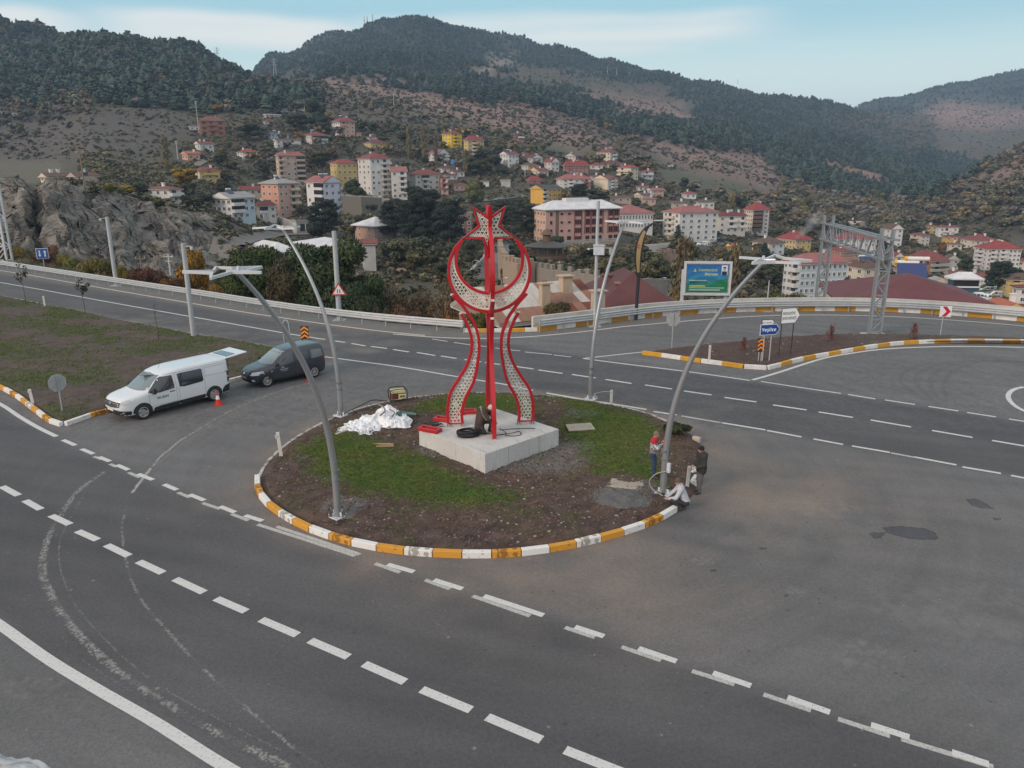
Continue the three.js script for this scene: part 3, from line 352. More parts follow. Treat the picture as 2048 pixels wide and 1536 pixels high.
// ---------------------------------------------------------------- painted markings
const paintTex = dataTex(512,512,(u,v,o) => { const a = tileNoise(u,v,24,31,4),b = tileNoise(u,v,90,4,2); const k = a < 0.33 && b > 0.42 ? 120 : 212 + 40 * (b - 0.5) - (b > 0.72 ? 45 : 0); o[0] = k; o[1] = k * 0.99; o[2] = k * 0.97; });
const wornTex = dataTex(512,512,(u,v,o) => { const a = tileNoise(u,v,20,77,4),b = tileNoise(u,v,110,14,2); const k = a + 0.5 * b < 0.66 ? 128 : 190 + 40 * (b - 0.5); o[0] = k; o[1] = k * 0.98; o[2] = k * 0.95; });
const PAINT = std([0.72,0.72,0.71],0.7,0,{ map: paintTex }),WORN = std([0.62,0.615,0.6],0.8,0,{ map: wornTex });
{
  const marks = new THREE.Group(); marks.name = 'road_markings'; struct(marks); scene.add(marks);
  const R = rng(9);
  const ribbon = (P,w,y = 0.005) => { const a = offsetLine(P,w / 2),b = offsetLine(P,-w / 2),pos = [],uv = [],idx = []; let s = 0; P.forEach((p,i) => { if (i) s += Math.hypot(p[0] - P[i - 1][0],p[1] - P[i - 1][1]); const o = P.length === 2 ? 0 : 0; pos.push(a[i][0],y,a[i][1],b[i][0],y,b[i][1]); uv.push(s + p[0],0,s + p[0],w); if (i) { const k = 2 * i; idx.push(k - 2,k - 1,k,k - 1,k + 1,k); } }); const g = new THREE.BufferGeometry(); g.setAttribute('position',new THREE.Float32BufferAttribute(pos,3)); g.setAttribute('uv',new THREE.Float32BufferAttribute(uv,2)); g.setIndex(idx); g.computeVertexNormals(); if (g.attributes.normal.getY(0) < 0) { for (let i = 0; i < idx.length; i += 3) { const t = idx[i]; idx[i] = idx[i + 1]; idx[i + 1] = t; } g.setIndex(idx); g.computeVertexNormals(); } return g; };
  const solid = (pts,w,m = PAINT,y) => mesh('edge_line',ribbon(resample(gp(pts),0.5),w,y),m,marks);
  const dash = (a,b,w = 0.18,m = PAINT,y) => mesh('lane_dash',ribbon(gp([a,b]),w,y),m,marks);
  solid([[-240,1090],[-120,1170],[0,1250],[98,1320],[195,1379],[312,1446],[450,1533],[640,1640],[900,1770]],0.26);
  for (const [a,b,c,d] of [[4,973,37,991],[50,1001,82,1019],[102,1031,140,1049],[155,1062,195,1080],[213,1090,258,1112],[277,1123,326,1146],[350,1158,408,1185],[432,1197,492,1223],[522,1239,595,1270],[620,1281,697,1314],[728,1328,810,1364],[843,1379,942,1420],[974,1434,1083,1480],[1130,1500,1262,1552],[-60,938,-30,956],[1330,1580,1470,1630]]) dash([a,b],[c,d],0.24);
  solid([[-330,670],[-160,734],[0,808],[40,834],[78,856],[113,873]],0.2);
  for (const [a,b,c,d,m] of [[126,880,151,891],[163,898,187,908],[188,913,205,919,1],[198,914,220,923],[220,928,234,934,1],[234,930,257,940],[257,945,280,955,1],[276,948,306,960],[328,969,354,980],[356,985,380,995,1],[379,989,409,1001],[405,1006,440,1018,1],[440,1013,470,1025],[463,1028,497,1041,1],[490,1031,525,1042],[515,1049,600,1076,1],[553,1053,720,1109,1],[600,1076,711,1112,1],[775,1129,828,1144],[750,1127,800,1145,1],[868,1160,925,1178],[850,1160,900,1178,1],[968,1192,1087,1231],[945,1192,1060,1232,1],[1130,1255,1190,1275,1],[1150,1254,1208,1273],[1243,1294,1322,1321,1],[1277,1297,1353,1323],[1384,1342,1469,1369,1],[1426,1346,1502,1372],[1527,1389,1622,1421,1],[1575,1395,1660,1425],[1676,1438,1780,1472,1],[1742,1450,1819,1475],[1802,1478,1987,1534,1],[1904,1505,1978,1529],[2030,1545,2110,1570]]) dash([a,b],[c,d],m ? 0.15 : 0.19,m ? WORN : PAINT,m ? 0.004 : 0.007);
  solid([[-330,505],[-160,521],[0,541],[250,584],[500,626],[560,635],[650,648],[760,662],[850,671]],0.16);
  solid([[-330,519],[-160,541],[0,565],[250,610],[500,654],[580,668],[650,679]],0.16);
  solid([[-330,533],[-160,562],[0,591],[120,615],[251,642],[394,669],[500,686],[546,694]],0.14);
  for (const [a,b,c,d] of [[670,682,690,685],[703,687,731,692],[742,693,774,697],[786,699,818,704],[834,705,870,711],[882,712,913,717],[929,719,962,724],[970,725,1000,729],[1010,730,1067,738],[1077,740,1125,747],[1144,749,1191,756],[1211,759,1263,767],[1290,770,1344,778],[1368,782,1423,790],[1449,795,1513,804],[1546,810,1613,820],[1637,824,1706,835],[1741,840,1822,854],[1864,861,1945,875],[1984,881,2060,894]]) dash([a,b],[c,d],0.17);
  solid([[645,713],[720,723],[800,734],[900,751],[960,761],[1010,769],[1066,781]],0.15);
  solid([[1093,786],[1150,796],[1200,804],[1293,819]],0.17);
  for (const [a,b,c,d,m] of [[1307,823,1353,830],[1363,832,1445,846,1],[1440,845,1531,860],[1534,861,1603,874],[1627,878,1686,889],[1704,892,1780,905],[1782,906,1830,915,1],[1828,914,1913,930],[1925,934,2002,947],[2022,951,2100,966]]) dash([a,b],[c,d],0.16,m ? WORN : PAINT);
  solid([[1166,717],[1250,728],[1380,744],[1500,761]],0.16);
  solid([[1166,717],[1220,711],[1287,704]],0.14);
  solid([[1505,760],[1530,753],[1560,744],[1600,731],[1650,716],[1700,707],[1760,699],[1840,694.5],[1940,693],[2048,695],[2200,701]],0.2);
  solid([[1522,763],[1600,775],[1682,787]],0.14);
  for (const [a,b,c,d] of [[1696,789,1751,798],[1770,800,1830,809],[1857,813,1917,822],[1934,825,1992,834],[2018,838,2075,847]]) dash([a,b],[c,d],0.15);
  for (const [a,b,c,d] of [[864,678,895,683],[908,685,942,690],[948,690,985,695],[990,696,1040,702],[1050,704,1104,709],[1107,710,1142,714]]) dash([a,b],[c,d],0.12);
  solid([[786,668],[880,675],[960,677],[1050,674],[1160,664],[1250,653],[1340,645],[1450,636],[1550,631],[1660,630],[1780,633],[1900,640],[2048,652],[2200,668]],0.17);
  solid([[2048,774],[2030,778],[2017,788],[2020,802],[2035,815],[2060,826],[2120,838]],0.22);
}
// ---------------------------------------------------------------- kerbs
const chipTex = (seed,thr) => dataTex(128,128,(u,v,o) => { const a = tileNoise(u,v,6,seed,5),b = tileNoise(u,v,40,seed + 3,2); const k = a < thr ? 0.35 + 0.2 * b : 0.92 + 0.12 * (b - 0.5); o[0] = 255 * k; o[1] = 255 * k * (a < thr ? 0.93 : 1); o[2] = 255 * k * (a < thr ? 0.85 : 1); });
const chips = [chipTex(3,0.34),chipTex(8,0.40),chipTex(15,0.28)];
const K_WHITE = chips.map(t => std([0.74,0.735,0.71],0.8,0,{ map: t,bumpMap: t,bumpScale: 0.004 })),K_YEL = chips.map(t => std([0.63,0.30,0.035],0.8,0,{ map: t,bumpMap: t,bumpScale: 0.004 }));
const K_CLEAN_W = [std([0.78,0.78,0.76],0.75,0,{ map: texWear })],K_CLEAN_Y = [std([0.66,0.34,0.03],0.75,0,{ map: texWear })];
function kerb(name,P,len,h,w,phase,W_ = K_WHITE,Y_ = K_YEL,y0 = 0,inset = 0) {
  const grp = new THREE.Group(); grp.name = numbered(name); struct(grp); scene.add(grp); const R = rng(P.length * 7 + 3);
  const L = resample(P,len),gs = [0,1,2].map(k => { const g = new RoundedBoxGeometry(1,h + 0.12,w,2,0.022); const p = g.attributes.position,rr = rng(k + 40); g.deleteAttribute('uv'); const uv = []; for (let i = 0; i < p.count; i++) { if (p.getY(i) > 0) { p.setY(i,p.getY(i) + 0.008 * (n3(p.getX(i) * 4,p.getZ(i) * 9,k) )); p.setZ(i,p.getZ(i) * 0.92); } uv.push(p.getX(i) * 0.9 + k * 0.37,(p.getY(i) + p.getZ(i)) * 0.9 + k * 0.21); } g.setAttribute('uv',new THREE.Float32BufferAttribute(uv,2)); return g; });
  for (let i = 0; i < L.length - 1; i++) { const [ax,az] = L[i],[bx,bz] = L[i + 1],l = Math.hypot(bx - ax,bz - az); const yl = (i + phase) % 2; const set = yl ? Y_ : W_; const m = mesh('kerb_block',gs[i % 3],set[i % set.length],grp); m.scale.x = l - 0.012; m.rotation.y = -Math.atan2(bz - az,bx - ax) + (R() - 0.5) * 0.02; const nx = (bz - az) / l,nz = -(bx - ax) / l; m.position.set((ax + bx) / 2 + nx * inset,y0 + h / 2 - 0.06 + (R() - 0.5) * 0.012,(az + bz) / 2 + nz * inset); }
  return grp;
}
const at2 = (P,i0,i1) => P.slice(i0,i1 + 1);
kerb('kerb',ISLAND_RAW.slice(0,22),0.86,0.2,0.2,0,K_WHITE,K_YEL,0,-0.1);
{ // low, soil-covered edge stones on the back of the roundabout
  const back = [...ISLAND_RAW.slice(29),ISLAND_RAW[0]]; kerb('kerb',back,0.9,0.06,0.14,0,[std([0.5,0.48,0.45],0.9,0,{ map: chips[1] })],[std([0.36,0.30,0.24],0.9,0,{ map: chips[1] }),std([0.42,0.39,0.35],0.9,0,{ map: chips[1] })],0,-0.08);
}
kerb('kerb',VERGE_RAW.slice(0,7),0.9,0.19,0.2,1,K_WHITE,K_YEL,0,-0.1);
kerb('kerb',VERGE_RAW.slice(6,13),1.35,0.19,0.2,0,K_WHITE,K_YEL,0,-0.1);
kerb('kerb',RISLE_RAW.slice(0,6),1.12,0.22,0.22,1,K_CLEAN_W,K_CLEAN_Y,0,-0.11);
kerb('kerb',RISLE_RAW.slice(5,18),1.12,0.22,0.22,0,K_CLEAN_W,K_CLEAN_Y,0,-0.11);
kerb('kerb',offsetLine(RAIL_R,0.42),1.55,0.34,0.26,1,K_CLEAN_W,[std([0.55,0.28,0.03],0.8,0,{ map: texWear })],0,0);
kerb('kerb',gp([[927,664],[1000,664],[1080,662]]),1.1,0.24,0.24,0,K_CLEAN_W,K_CLEAN_Y,0,0);
// ---------------------------------------------------------------- planted ground: roundabout, verge, side island
function plantedGround(name,raw,hub,hFn,colFn,step,rings,matr) {
  const B = resample(raw,step,true).slice(0,-1),n = B.length,pos = [],col = [],uv = [],idx = [];
  for (let r = 0; r <= rings; r++) for (let i = 0; i < n; i++) { const [bx,bz] = B[i],[hx,hz] = hub(bx,bz),t = r / rings,x = lerp(hx,bx,t),z = lerp(hz,bz,t),y = hFn(x,z,t); pos.push(x,y,z); col.push(...colFn(x,z)); uv.push(x,z); if (r < rings) { const a = r * n + i,b = r * n + (i + 1) % n; idx.push(a,b,a + n,b,b + n,a + n); } }
  const g = new THREE.BufferGeometry(); g.setAttribute('position',new THREE.Float32BufferAttribute(pos,3)); g.setAttribute('color',new THREE.Float32BufferAttribute(col,3)); g.setAttribute('uv',new THREE.Float32BufferAttribute(uv,2)); g.setIndex(idx); g.computeVertexNormals(); if (g.attributes.normal.getY(n * (rings >> 1)) < 0) { for (let i = 0; i < idx.length; i += 3) { const t = idx[i]; idx[i] = idx[i + 1]; idx[i + 1] = t; } g.setIndex(idx); g.computeVertexNormals(); }
  return struct(mesh(name,g,matr));
}
const soilTex = texFine.clone(); const soilMat = std([1,1,1],0.97,0,{ vertexColors: true,map: soilTex,bumpMap: texGrain,bumpScale: 0.02 });
const IC = [-0.9,-28.6];
const GRASS_I = [gp([[596,902],[640,885],[690,872],[752,888],[828,912],[905,945],[985,985],[1018,1005],[985,1022],[900,1024],[790,1003],[700,990],[640,962]]),gp([[1126,872],[1128,805],[1060,796],[1120,800],[1190,815],[1262,838],[1312,868],[1296,925],[1330,950],[1310,985],[1270,962],[1200,955],[1160,912],[1150,900]]),gp([[826,832],[850,808],[930,796],[1010,795],[1060,800],[1080,830],[940,830]])];
const grassW = (x,z,P,w) => { let m = 0; for (const Q of P) { const d = distPoly(x,z,Q); m = Math.max(m,inPoly(x,z,Q) ? 0.5 + 0.5 * clamp(d / w) : 0.5 - 0.5 * clamp(d / w)); } return m; };
const islandGrass = (x,z) => clamp(grassW(x,z,GRASS_I,0.7) * 1.1 + 0.8 * fbm(x / 0.9,z / 0.9,3,3) + 0.35 * fbm(x / 2.6,z / 2.6,9,2) + 0.06);
const islandY = (x,z,t) => { const d = distPoly(x,z,ISLAND_RAW); const e = t === undefined ? d : d; return 0.05 + 0.12 * sstep(0,0.35,e) + 0.05 * sstep(0.3,1.5,e) - 0.12 * sstep(2,5,e) + (e > 0.1 ? 0.10 * fbm(x / 0.4,z / 0.4,1,4) * sstep(0.05,0.5,e) + 0.07 * n3(x / 1.4,z / 1.4,2) * sstep(0.1,1,e) : 0); };
const GRAV = [[G(1080,918),2.3,0.8],[G(1240,1003),1.15,1],[G(690,1022),0.9,0.9],[G(870,905),0.9,0.6],[G(1165,835),0.9,0.7],[G(1290,985),0.7,0.7],[G(1150,895),0.9,0.5]];
plantedGround('roundabout_ground',ISLAND_RAW,() => IC,(x,z,t) => t > 0.995 ? 0.02 : islandY(x,z),(x,z) => {
  const n = fbm(x / 0.5,z / 0.5,5,4),m = fbm(x / 2,z / 2,6,2); let c = [0.104 + 0.13 * n + 0.04 * m,0.066 + 0.088 * n + 0.02 * m,0.054 + 0.074 * n]; const g = islandGrass(x,z); c = [lerp(c[0],0.066,g * 0.85),lerp(c[1],0.08,g * 0.85),lerp(c[2],0.022,g * 0.85)];
  for (const [p,r,a] of GRAV) { const d = Math.hypot(x - p.x,(z - p.z) * 1.1) + 0.4 * n; const k = a * (1 - sstep(r * 0.55,r,d)); c = [lerp(c[0],0.2 + 0.1 * n,k),lerp(c[1],0.195 + 0.1 * n,k),lerp(c[2],0.185 + 0.1 * n,k)]; }
  return c.map(v => Math.max(v,0.02)); },0.14,74,soilMat);
const vergeGrass = (x,z) => clamp(0.26 + 1.7 * fbm(x / 4.2,z / 3.2,13,3) + 0.8 * fbm(x / 1,z / 1,3,3) + 0.25 * sstep(-26,-60,z));
const vergeY = (x,z) => { const d = distPoly(x,z,VERGE_RAW); return 0.03 + 0.15 * sstep(0,0.3,d) + 0.12 * sstep(0.3,4,d) + 0.05 * fbm(x / 0.6,z / 0.6,1,3) * sstep(0.1,0.5,d) + 0.12 * n3(x / 3,z / 3,2) * sstep(0.5,2,d); };
plantedGround('verge_ground',VERGE_RAW,(bx,bz) => { const a = G(60,690),b = G(600,716); const t = clamp(((bx - a.x) * (b.x - a.x) + (bz - a.z) * (b.z - a.z)) / ((b.x - a.x) ** 2 + (b.z - a.z) ** 2)); return bx < a.x - 4 ? [Math.max(bx + 3,-46),lerp(a.z,-46,clamp((a.x - bx) / 30))] : [lerp(a.x,b.x,t),lerp(a.z,b.z,t)]; },(x,z,t) => t > 0.995 ? 0.01 : vergeY(x,z),(x,z) => {
  const n = fbm(x / 0.7,z / 0.7,5,4),m = fbm(x / 3,z / 3,6,2); let c = [0.118 + 0.08 * n + 0.02 * m,0.084 + 0.056 * n + 0.012 * m,0.07 + 0.048 * n]; const g = vergeGrass(x,z); c = [lerp(c[0],0.066,g * 0.85),lerp(c[1],0.078,g * 0.85),lerp(c[2],0.026,g * 0.85)]; return c.map(v => Math.max(v,0.02)); },0.3,60,soilMat);
const risleY = (x,z) => { const d = distPoly(x,z,RISLE_RAW); return 0.02 + 0.17 * sstep(0,0.3,d) + 0.07 * fbm(x / 0.6,z / 0.6,1,3) * sstep(0.1,0.5,d); };
plantedGround('traffic_island_ground',RISLE_RAW,(bx,bz) => { const a = G(1400,708),b = G(1700,686),c = G(2350,692); if (bx < b.x) { const t = clamp(((bx - a.x) * (b.x - a.x) + (bz - a.z) * (b.z - a.z)) / ((b.x - a.x) ** 2 + (b.z - a.z) ** 2)); return [lerp(a.x,b.x,t),lerp(a.z,b.z,t)]; } const t = clamp((bx - b.x) / (c.x - b.x)); return [lerp(b.x,c.x,t),lerp(b.z,c.z,t) ]; },(x,z,t) => t > 0.99 ? 0.01 : risleY(x,z),(x,z) => { const n = fbm(x / 0.6,z / 0.6,5,4),gr = sstep(20,23,x) * (1 - sstep(33,36,x)); let c = [0.105 + 0.055 * n,0.064 + 0.035 * n,0.052 + 0.03 * n]; return [lerp(c[0],0.12 + 0.08 * n,gr * 0.7),lerp(c[1],0.105 + 0.07 * n,gr * 0.7),lerp(c[2],0.09 + 0.06 * n,gr * 0.7)]; },0.3,26,soilMat);
{ // soil clods, stones, grass (nobody could count them)
  const tuft = (seed,n,h,sp) => { const R = rng(seed),P = []; for (let i = 0; i < n; i++) { const a = R() * 6.28,x = (R() - 0.5) * sp,z = (R() - 0.5) * sp,hh = h * (0.5 + 0.8 * R()),lx = Math.cos(a) * hh * 0.7,lz = Math.sin(a) * hh * 0.7,w = 0.006 + 0.006 * R(); P.push(x - Math.sin(a) * w,0,z + Math.cos(a) * w,x + Math.sin(a) * w,0,z - Math.cos(a) * w,x + lx,hh,z + lz); } const g = new THREE.BufferGeometry(); g.setAttribute('position',new THREE.Float32BufferAttribute(P,3)); g.computeVertexNormals(); return g; };
  const rock = seed => { const g = new THREE.IcosahedronGeometry(1,1),p = g.attributes.position; for (let i = 0; i < p.count; i++) { const k = 0.75 + 0.55 * n3(p.getX(i) * 1.3 + seed,p.getY(i) * 1.3,p.getZ(i) * 1.3); p.setXYZ(i,p.getX(i) * k,p.getY(i) * k * 0.7,p.getZ(i) * k); } g.computeVertexNormals(); return g; };
  const R = rng(123),c0 = new THREE.Color(),q = new THREE.Quaternion(),M = () => new THREE.Matrix4();
  const inst = (name,g,arr,m,label,cat) => { const im = new THREE.InstancedMesh(g,m,arr.length); arr.forEach((e,i) => { im.setMatrixAt(i,e[0]); im.setColorAt(i,c0.setRGB(...e[1])); }); im.name = numbered(name); im.castShadow = im.receiveShadow = true; scene.add(im); tag(im,label,cat); im.userData.kind = 'stuff'; };
  const bladeM = std([1,1,1],0.9,0,{ side: THREE.DoubleSide }),stoneM = std([1,1,1],0.95,0,{ map: texWear });
  const put = (arr,x,y,z,s,sy,c) => arr.push([M().compose(new THREE.Vector3(x,y,z),q.setFromEuler(new THREE.Euler((R() - 0.5) * 0.3,R() * 6.28,(R() - 0.5) * 0.3)).clone(),new THREE.Vector3(s,s * sy,s)),c]);
  const gI = [],gV = [],cI = [],gr = [],cV = [],cR = [];
  const PLAT = [G(822,905),G(988,948),G(1125,895)];
  for (let k = 0; k < 120000; k++) { const x = -11 + 21 * R(),z = -20 - 18.5 * R(); if (!inPoly(x,z,ISLAND_RAW) || distPoly(x,z,ISLAND_RAW) < 0.25) continue; const g = islandGrass(x,z); if (R() < g * g) { const gn = 0.5 + 0.5 * n3(x / 1.1,z / 1.1,33),t = 0.6 + 0.7 * R(); put(gI,x,islandY(x,z) - 0.01,z,1,1,[lerp(0.165,0.062,gn) * t,lerp(0.17,0.17,gn) * t,lerp(0.036,0.02,gn) * t]); } else if (R() < 0.3) { const t = 0.55 + 0.9 * R(); put(cI,x,islandY(x,z),z,0.02 + 0.075 * R() * R(),0.8,R() < 0.05 ? [0.3,0.28,0.25] : [0.125 * t,0.08 * t,0.062 * t]); } }
  for (const [p,r,a] of GRAV) for (let k = 0; k < 900 * r * r * a; k++) { const an = R() * 6.28,d = r * Math.sqrt(R()) * 0.95,x = p.x + Math.cos(an) * d,z = p.z + Math.sin(an) * d * 0.9; if (!inPoly(x,z,ISLAND_RAW)) continue; const t = 0.5 + 0.9 * R(); put(gr,x,islandY(x,z) + 0.005,z,0.014 + 0.03 * R() * R(),0.8,[0.19 * t,0.187 * t,0.18 * t]); }
  for (let k = 0; k < 120000; k++) { const x = -62 + 50 * R(),z = -25 - 45 * R(); if (!inPoly(x,z,VERGE_RAW) || distPoly(x,z,VERGE_RAW) < 0.25) continue; const g = vergeGrass(x,z); if (R() < g * 0.8) { const gn = 0.5 + 0.5 * n3(x / 2,z / 2,33),t = 0.6 + 0.7 * R(); put(gV,x,vergeY(x,z) - 0.01,z,1.25,1,[lerp(0.15,0.062,gn) * t,lerp(0.15,0.15,gn) * t,lerp(0.04,0.022,gn) * t]); } else if (R() < 0.16) { const t = 0.55 + 0.9 * R(); put(cV,x,vergeY(x,z),z,0.025 + 0.07 * R() * R(),0.7,R() < 0.05 ? [0.3,0.27,0.24] : [0.105 * t,0.072 * t,0.058 * t]); } }
  for (let k = 0; k < 9000; k++) { const x = 11 + 30 * R(),z = -38 - 16 * R(); if (!inPoly(x,z,RISLE_RAW) || distPoly(x,z,RISLE_RAW) < 0.25) continue; const t = 0.55 + 0.9 * R(); put(cR,x,risleY(x,z),z,0.025 + 0.08 * R() * R(),0.8,R() < 0.06 ? [0.3,0.27,0.24] : [0.12 * t,0.072 * t,0.058 * t]); }
  inst('grass',tuft(3,9,0.055,0.12),gI,bladeM,'patchy mown grass on the roundabout around the concrete plinth','grass');
  inst('grass',tuft(4,9,0.06,0.16),gV,bladeM,'thin grass on the wide brown verge behind the parked vans','grass');
  inst('soil_clods',rock(1),cI,stoneM,'brown soil clods and pebbles on the roundabout','soil');
  inst('gravel',rock(2),gr,stoneM,'grey gravel spread round the concrete plinth and lamp bases','gravel');
  inst('soil_clods',rock(3),cV,stoneM,'soil clods and stones on the verge behind the parked vans','soil');
  inst('soil_clods',rock(4),cR,stoneM,'reddish soil clods on the side traffic island with the road signs','soil');
  console.log('grass',gI.length,gV.length,cI.length,gr.length,cV.length,cR.length);
}
// ---------------------------------------------------------------- guardrails
const GALV = std([0.52,0.55,0.57],0.5,0.35,{ map: texWear }),GALV_D = std([0.42,0.44,0.45],0.6,0.3,{ map: texWear });
{
  const prof = []; for (let i = 0; i <= 24; i++) { const y = i / 24; prof.push([0.035 * Math.cos(y * Math.PI * 6) * -1 + 0.035,y * 0.5]); }
  const poly = [...prof,...prof.slice().reverse().map(([a,b]) => [a - 0.012,b])];
  const rail = new THREE.ExtrudeGeometry(shapeOf(poly.map(([a,b]) => [a,b])),{ depth: 1,bevelEnabled: false }); rail.translate(0,0.40,-0.5); // profile in x/y, runs along z
  const post = merge([box(0.09,0.86,0.06,-0.07,0.43,0),box(0.1,0.3,0.09,0.0,0.68,0)]),foot = box(0.16,0.03,0.16,-0.05,0.02,0);
  function guardrail(P,label,flip) {
    const t = thing('guardrail',label,'guardrail'); const L = resample(P,2);
    for (let i = 0; i < L.length; i++) {
      const a = L[i],b = L[Math.min(i + 1,L.length - 1)],c = L[Math.max(i - 1,0)],an = Math.atan2(b[0] - c[0],b[1] - c[1]);
      const p = mesh('post',post,GALV_D,t); p.position.set(a[0],0,a[1]); p.rotation.y = an + (flip ? 0 : Math.PI);
      if (i < L.length - 1) { const r = mesh('rail',rail,GALV,t),l = Math.hypot(b[0] - a[0],b[1] - a[1]); r.scale.z = l + 0.0; r.rotation.y = Math.atan2(b[0] - a[0],b[1] - a[1]) + (flip ? 0 : Math.PI); const nx = (b[1] - a[1]) / l,nz = -(b[0] - a[0]) / l,s = (flip ? 1 : -1) * 0.045; r.position.set((a[0] + b[0]) / 2 + nx * s,0,(a[1] + b[1]) / 2 + nz * s); }
    }
  }
  guardrail(RAIL_L,'long steel guardrail along the upper road in front of the autumn bushes',false);
  guardrail(RAIL_R,'curving steel guardrail in front of yellow and white kerb blocks on the right',false);
  // concrete parapet behind the right-hand rail
  const P = offsetLine(resample(RAIL_R,2),1.0),wall = new THREE.Group(); wall.name = 'parapet_wall'; tag(wall,'low pale concrete parapet behind the curving guardrail','wall'); scene.add(wall);
  const cm = std([0.58,0.57,0.54],0.9,0,{ map: texWear });
  const parts = []; for (let i = 0; i < P.length - 1; i++) { const a = P[i],b = P[i + 1],l = Math.hypot(b[0] - a[0],b[1] - a[1]); const g = box(l,1.35,0.24,0,0.25,0); g.rotateY(-Math.atan2(b[1] - a[1],b[0] - a[0])); g.translate((a[0] + b[0]) / 2,0,(a[1] + b[1]) / 2); parts.push(g); }
  mesh('wall_body',parts,cm,wall);
}
// ---------------------------------------------------------------- the town
function landZ(px,py,z0 = 62,z1 = 2600) { let a = z0; for (let z = z0; z < z1; z += 1 + z * 0.004) { const w = W(px,py,z); if (w.y < H(w.x,w.z)) { let lo = a,hi = z; for (let k = 0; k < 12; k++) { const m = (lo + hi) / 2,q = W(px,py,m); if (q.y < H(q.x,q.z)) hi = m; else lo = m; } return (lo + hi) / 2; } a = z; } return z1; }
const C = { white: [0.70,0.70,0.69],off: [0.62,0.60,0.57],grey: [0.47,0.46,0.45],cream: [0.68,0.60,0.46],pink: [0.62,0.40,0.32],salmon: [0.68,0.36,0.25],tan: [0.52,0.41,0.33],yellow: [0.62,0.47,0.18],gold: [0.66,0.39,0.08],bright: [0.75,0.53,0.04],blue: [0.48,0.58,0.66],lilac: [0.60,0.61,0.71],brick: [0.30,0.145,0.105],redbrown: [0.34,0.13,0.11],orange: [0.62,0.27,0.13],dark: [0.08,0.085,0.09],conc: [0.40,0.39,0.36],stone: [0.30,0.27,0.235] };
const RF = { red: [0.235,0.062,0.054],deep: [0.17,0.050,0.048],bright: [0.30,0.058,0.052],pinkish: [0.36,0.135,0.125],rust: [0.21,0.085,0.06],grey: [0.36,0.36,0.35],white: [0.74,0.75,0.77],dark: [0.075,0.075,0.075],brown: [0.14,0.085,0.065],orange: [0.50,0.14,0.07],slate: [0.23,0.27,0.30] };
const matCache = {};
const wallTex = dataTex(256,256,(u,v,o) => { const a = tileNoise(u,v,5,3,5),b = tileNoise(u * 1,v * 0.25,32,9,3); const k = 214 + 60 * (a - 0.5) + 34 * (b - 0.5); o[0] = k; o[1] = k * 0.995; o[2] = k * 0.985; }); wallTex.repeat.set(0.08,0.08);
const roofTex = dataTex(128,128,(u,v,o) => { const a = tileNoise(u,v,5,13,5),s = Math.abs(((u * 16) % 1) - 0.5) < 0.1 ? -26 : 0; const k = 205 + 90 * (a - 0.5) + s; o[0] = k; o[1] = k * (0.98 + 0.06 * (a - 0.5)); o[2] = k * 0.98; }); roofTex.repeat.set(0.14,0.14);
const mW = c => matCache['w' + c] ||= std(c,0.92,0,{ map: wallTex }),mR = c => matCache['r' + c] ||= std(c,0.75,0,{ map: roofTex });
const GLASS = std([0.045,0.055,0.065],0.18,0.0),GLASS_B = std([0.018,0.02,0.024],0.2),FRAME = std([0.66,0.66,0.65],0.7),FRAME_B = std([0.16,0.10,0.07],0.7),DARK = std([0.035,0.034,0.033],0.95);
// unit window: 1 x 1, its face looks along +z
const winFrame = merge([box(1,0.1,0.10,0,0.45,0.02),box(1.1,0.1,0.16,0,-0.47,0.03),box(0.09,0.82,0.10,-0.455,0,0.02),box(0.09,0.82,0.10,0.455,0,0.02),box(0.06,0.82,0.08,0,0,0.02)]);
const winPane = box(0.86,0.84,0.03,0,0,0.008);
const farWin = merge([winFrame.clone()]);
function faceGroupAt(face,s,y,off = 0) { return face === 'R' ? { p: [s,y,off],r: 0 } : { p: [-off,y,-s],r: -Math.PI / 2 }; }
function put(m,q) { m.position.set(...q.p); m.rotation.y = q.r; return m; }
function uvScale(g) { const p = g.attributes.position,n = g.attributes.normal,uv = []; for (let i = 0; i < p.count; i++) { const ax = Math.abs(n.getX(i)),ay = Math.abs(n.getY(i)),az = Math.abs(n.getZ(i)); if (ay > ax && ay > az) uv.push(p.getX(i),p.getZ(i)); else if (ax > az) uv.push(p.getZ(i),p.getY(i)); else uv.push(p.getX(i),p.getY(i)); } g.setAttribute('uv',new THREE.Float32BufferAttribute(uv,2)); return g; }
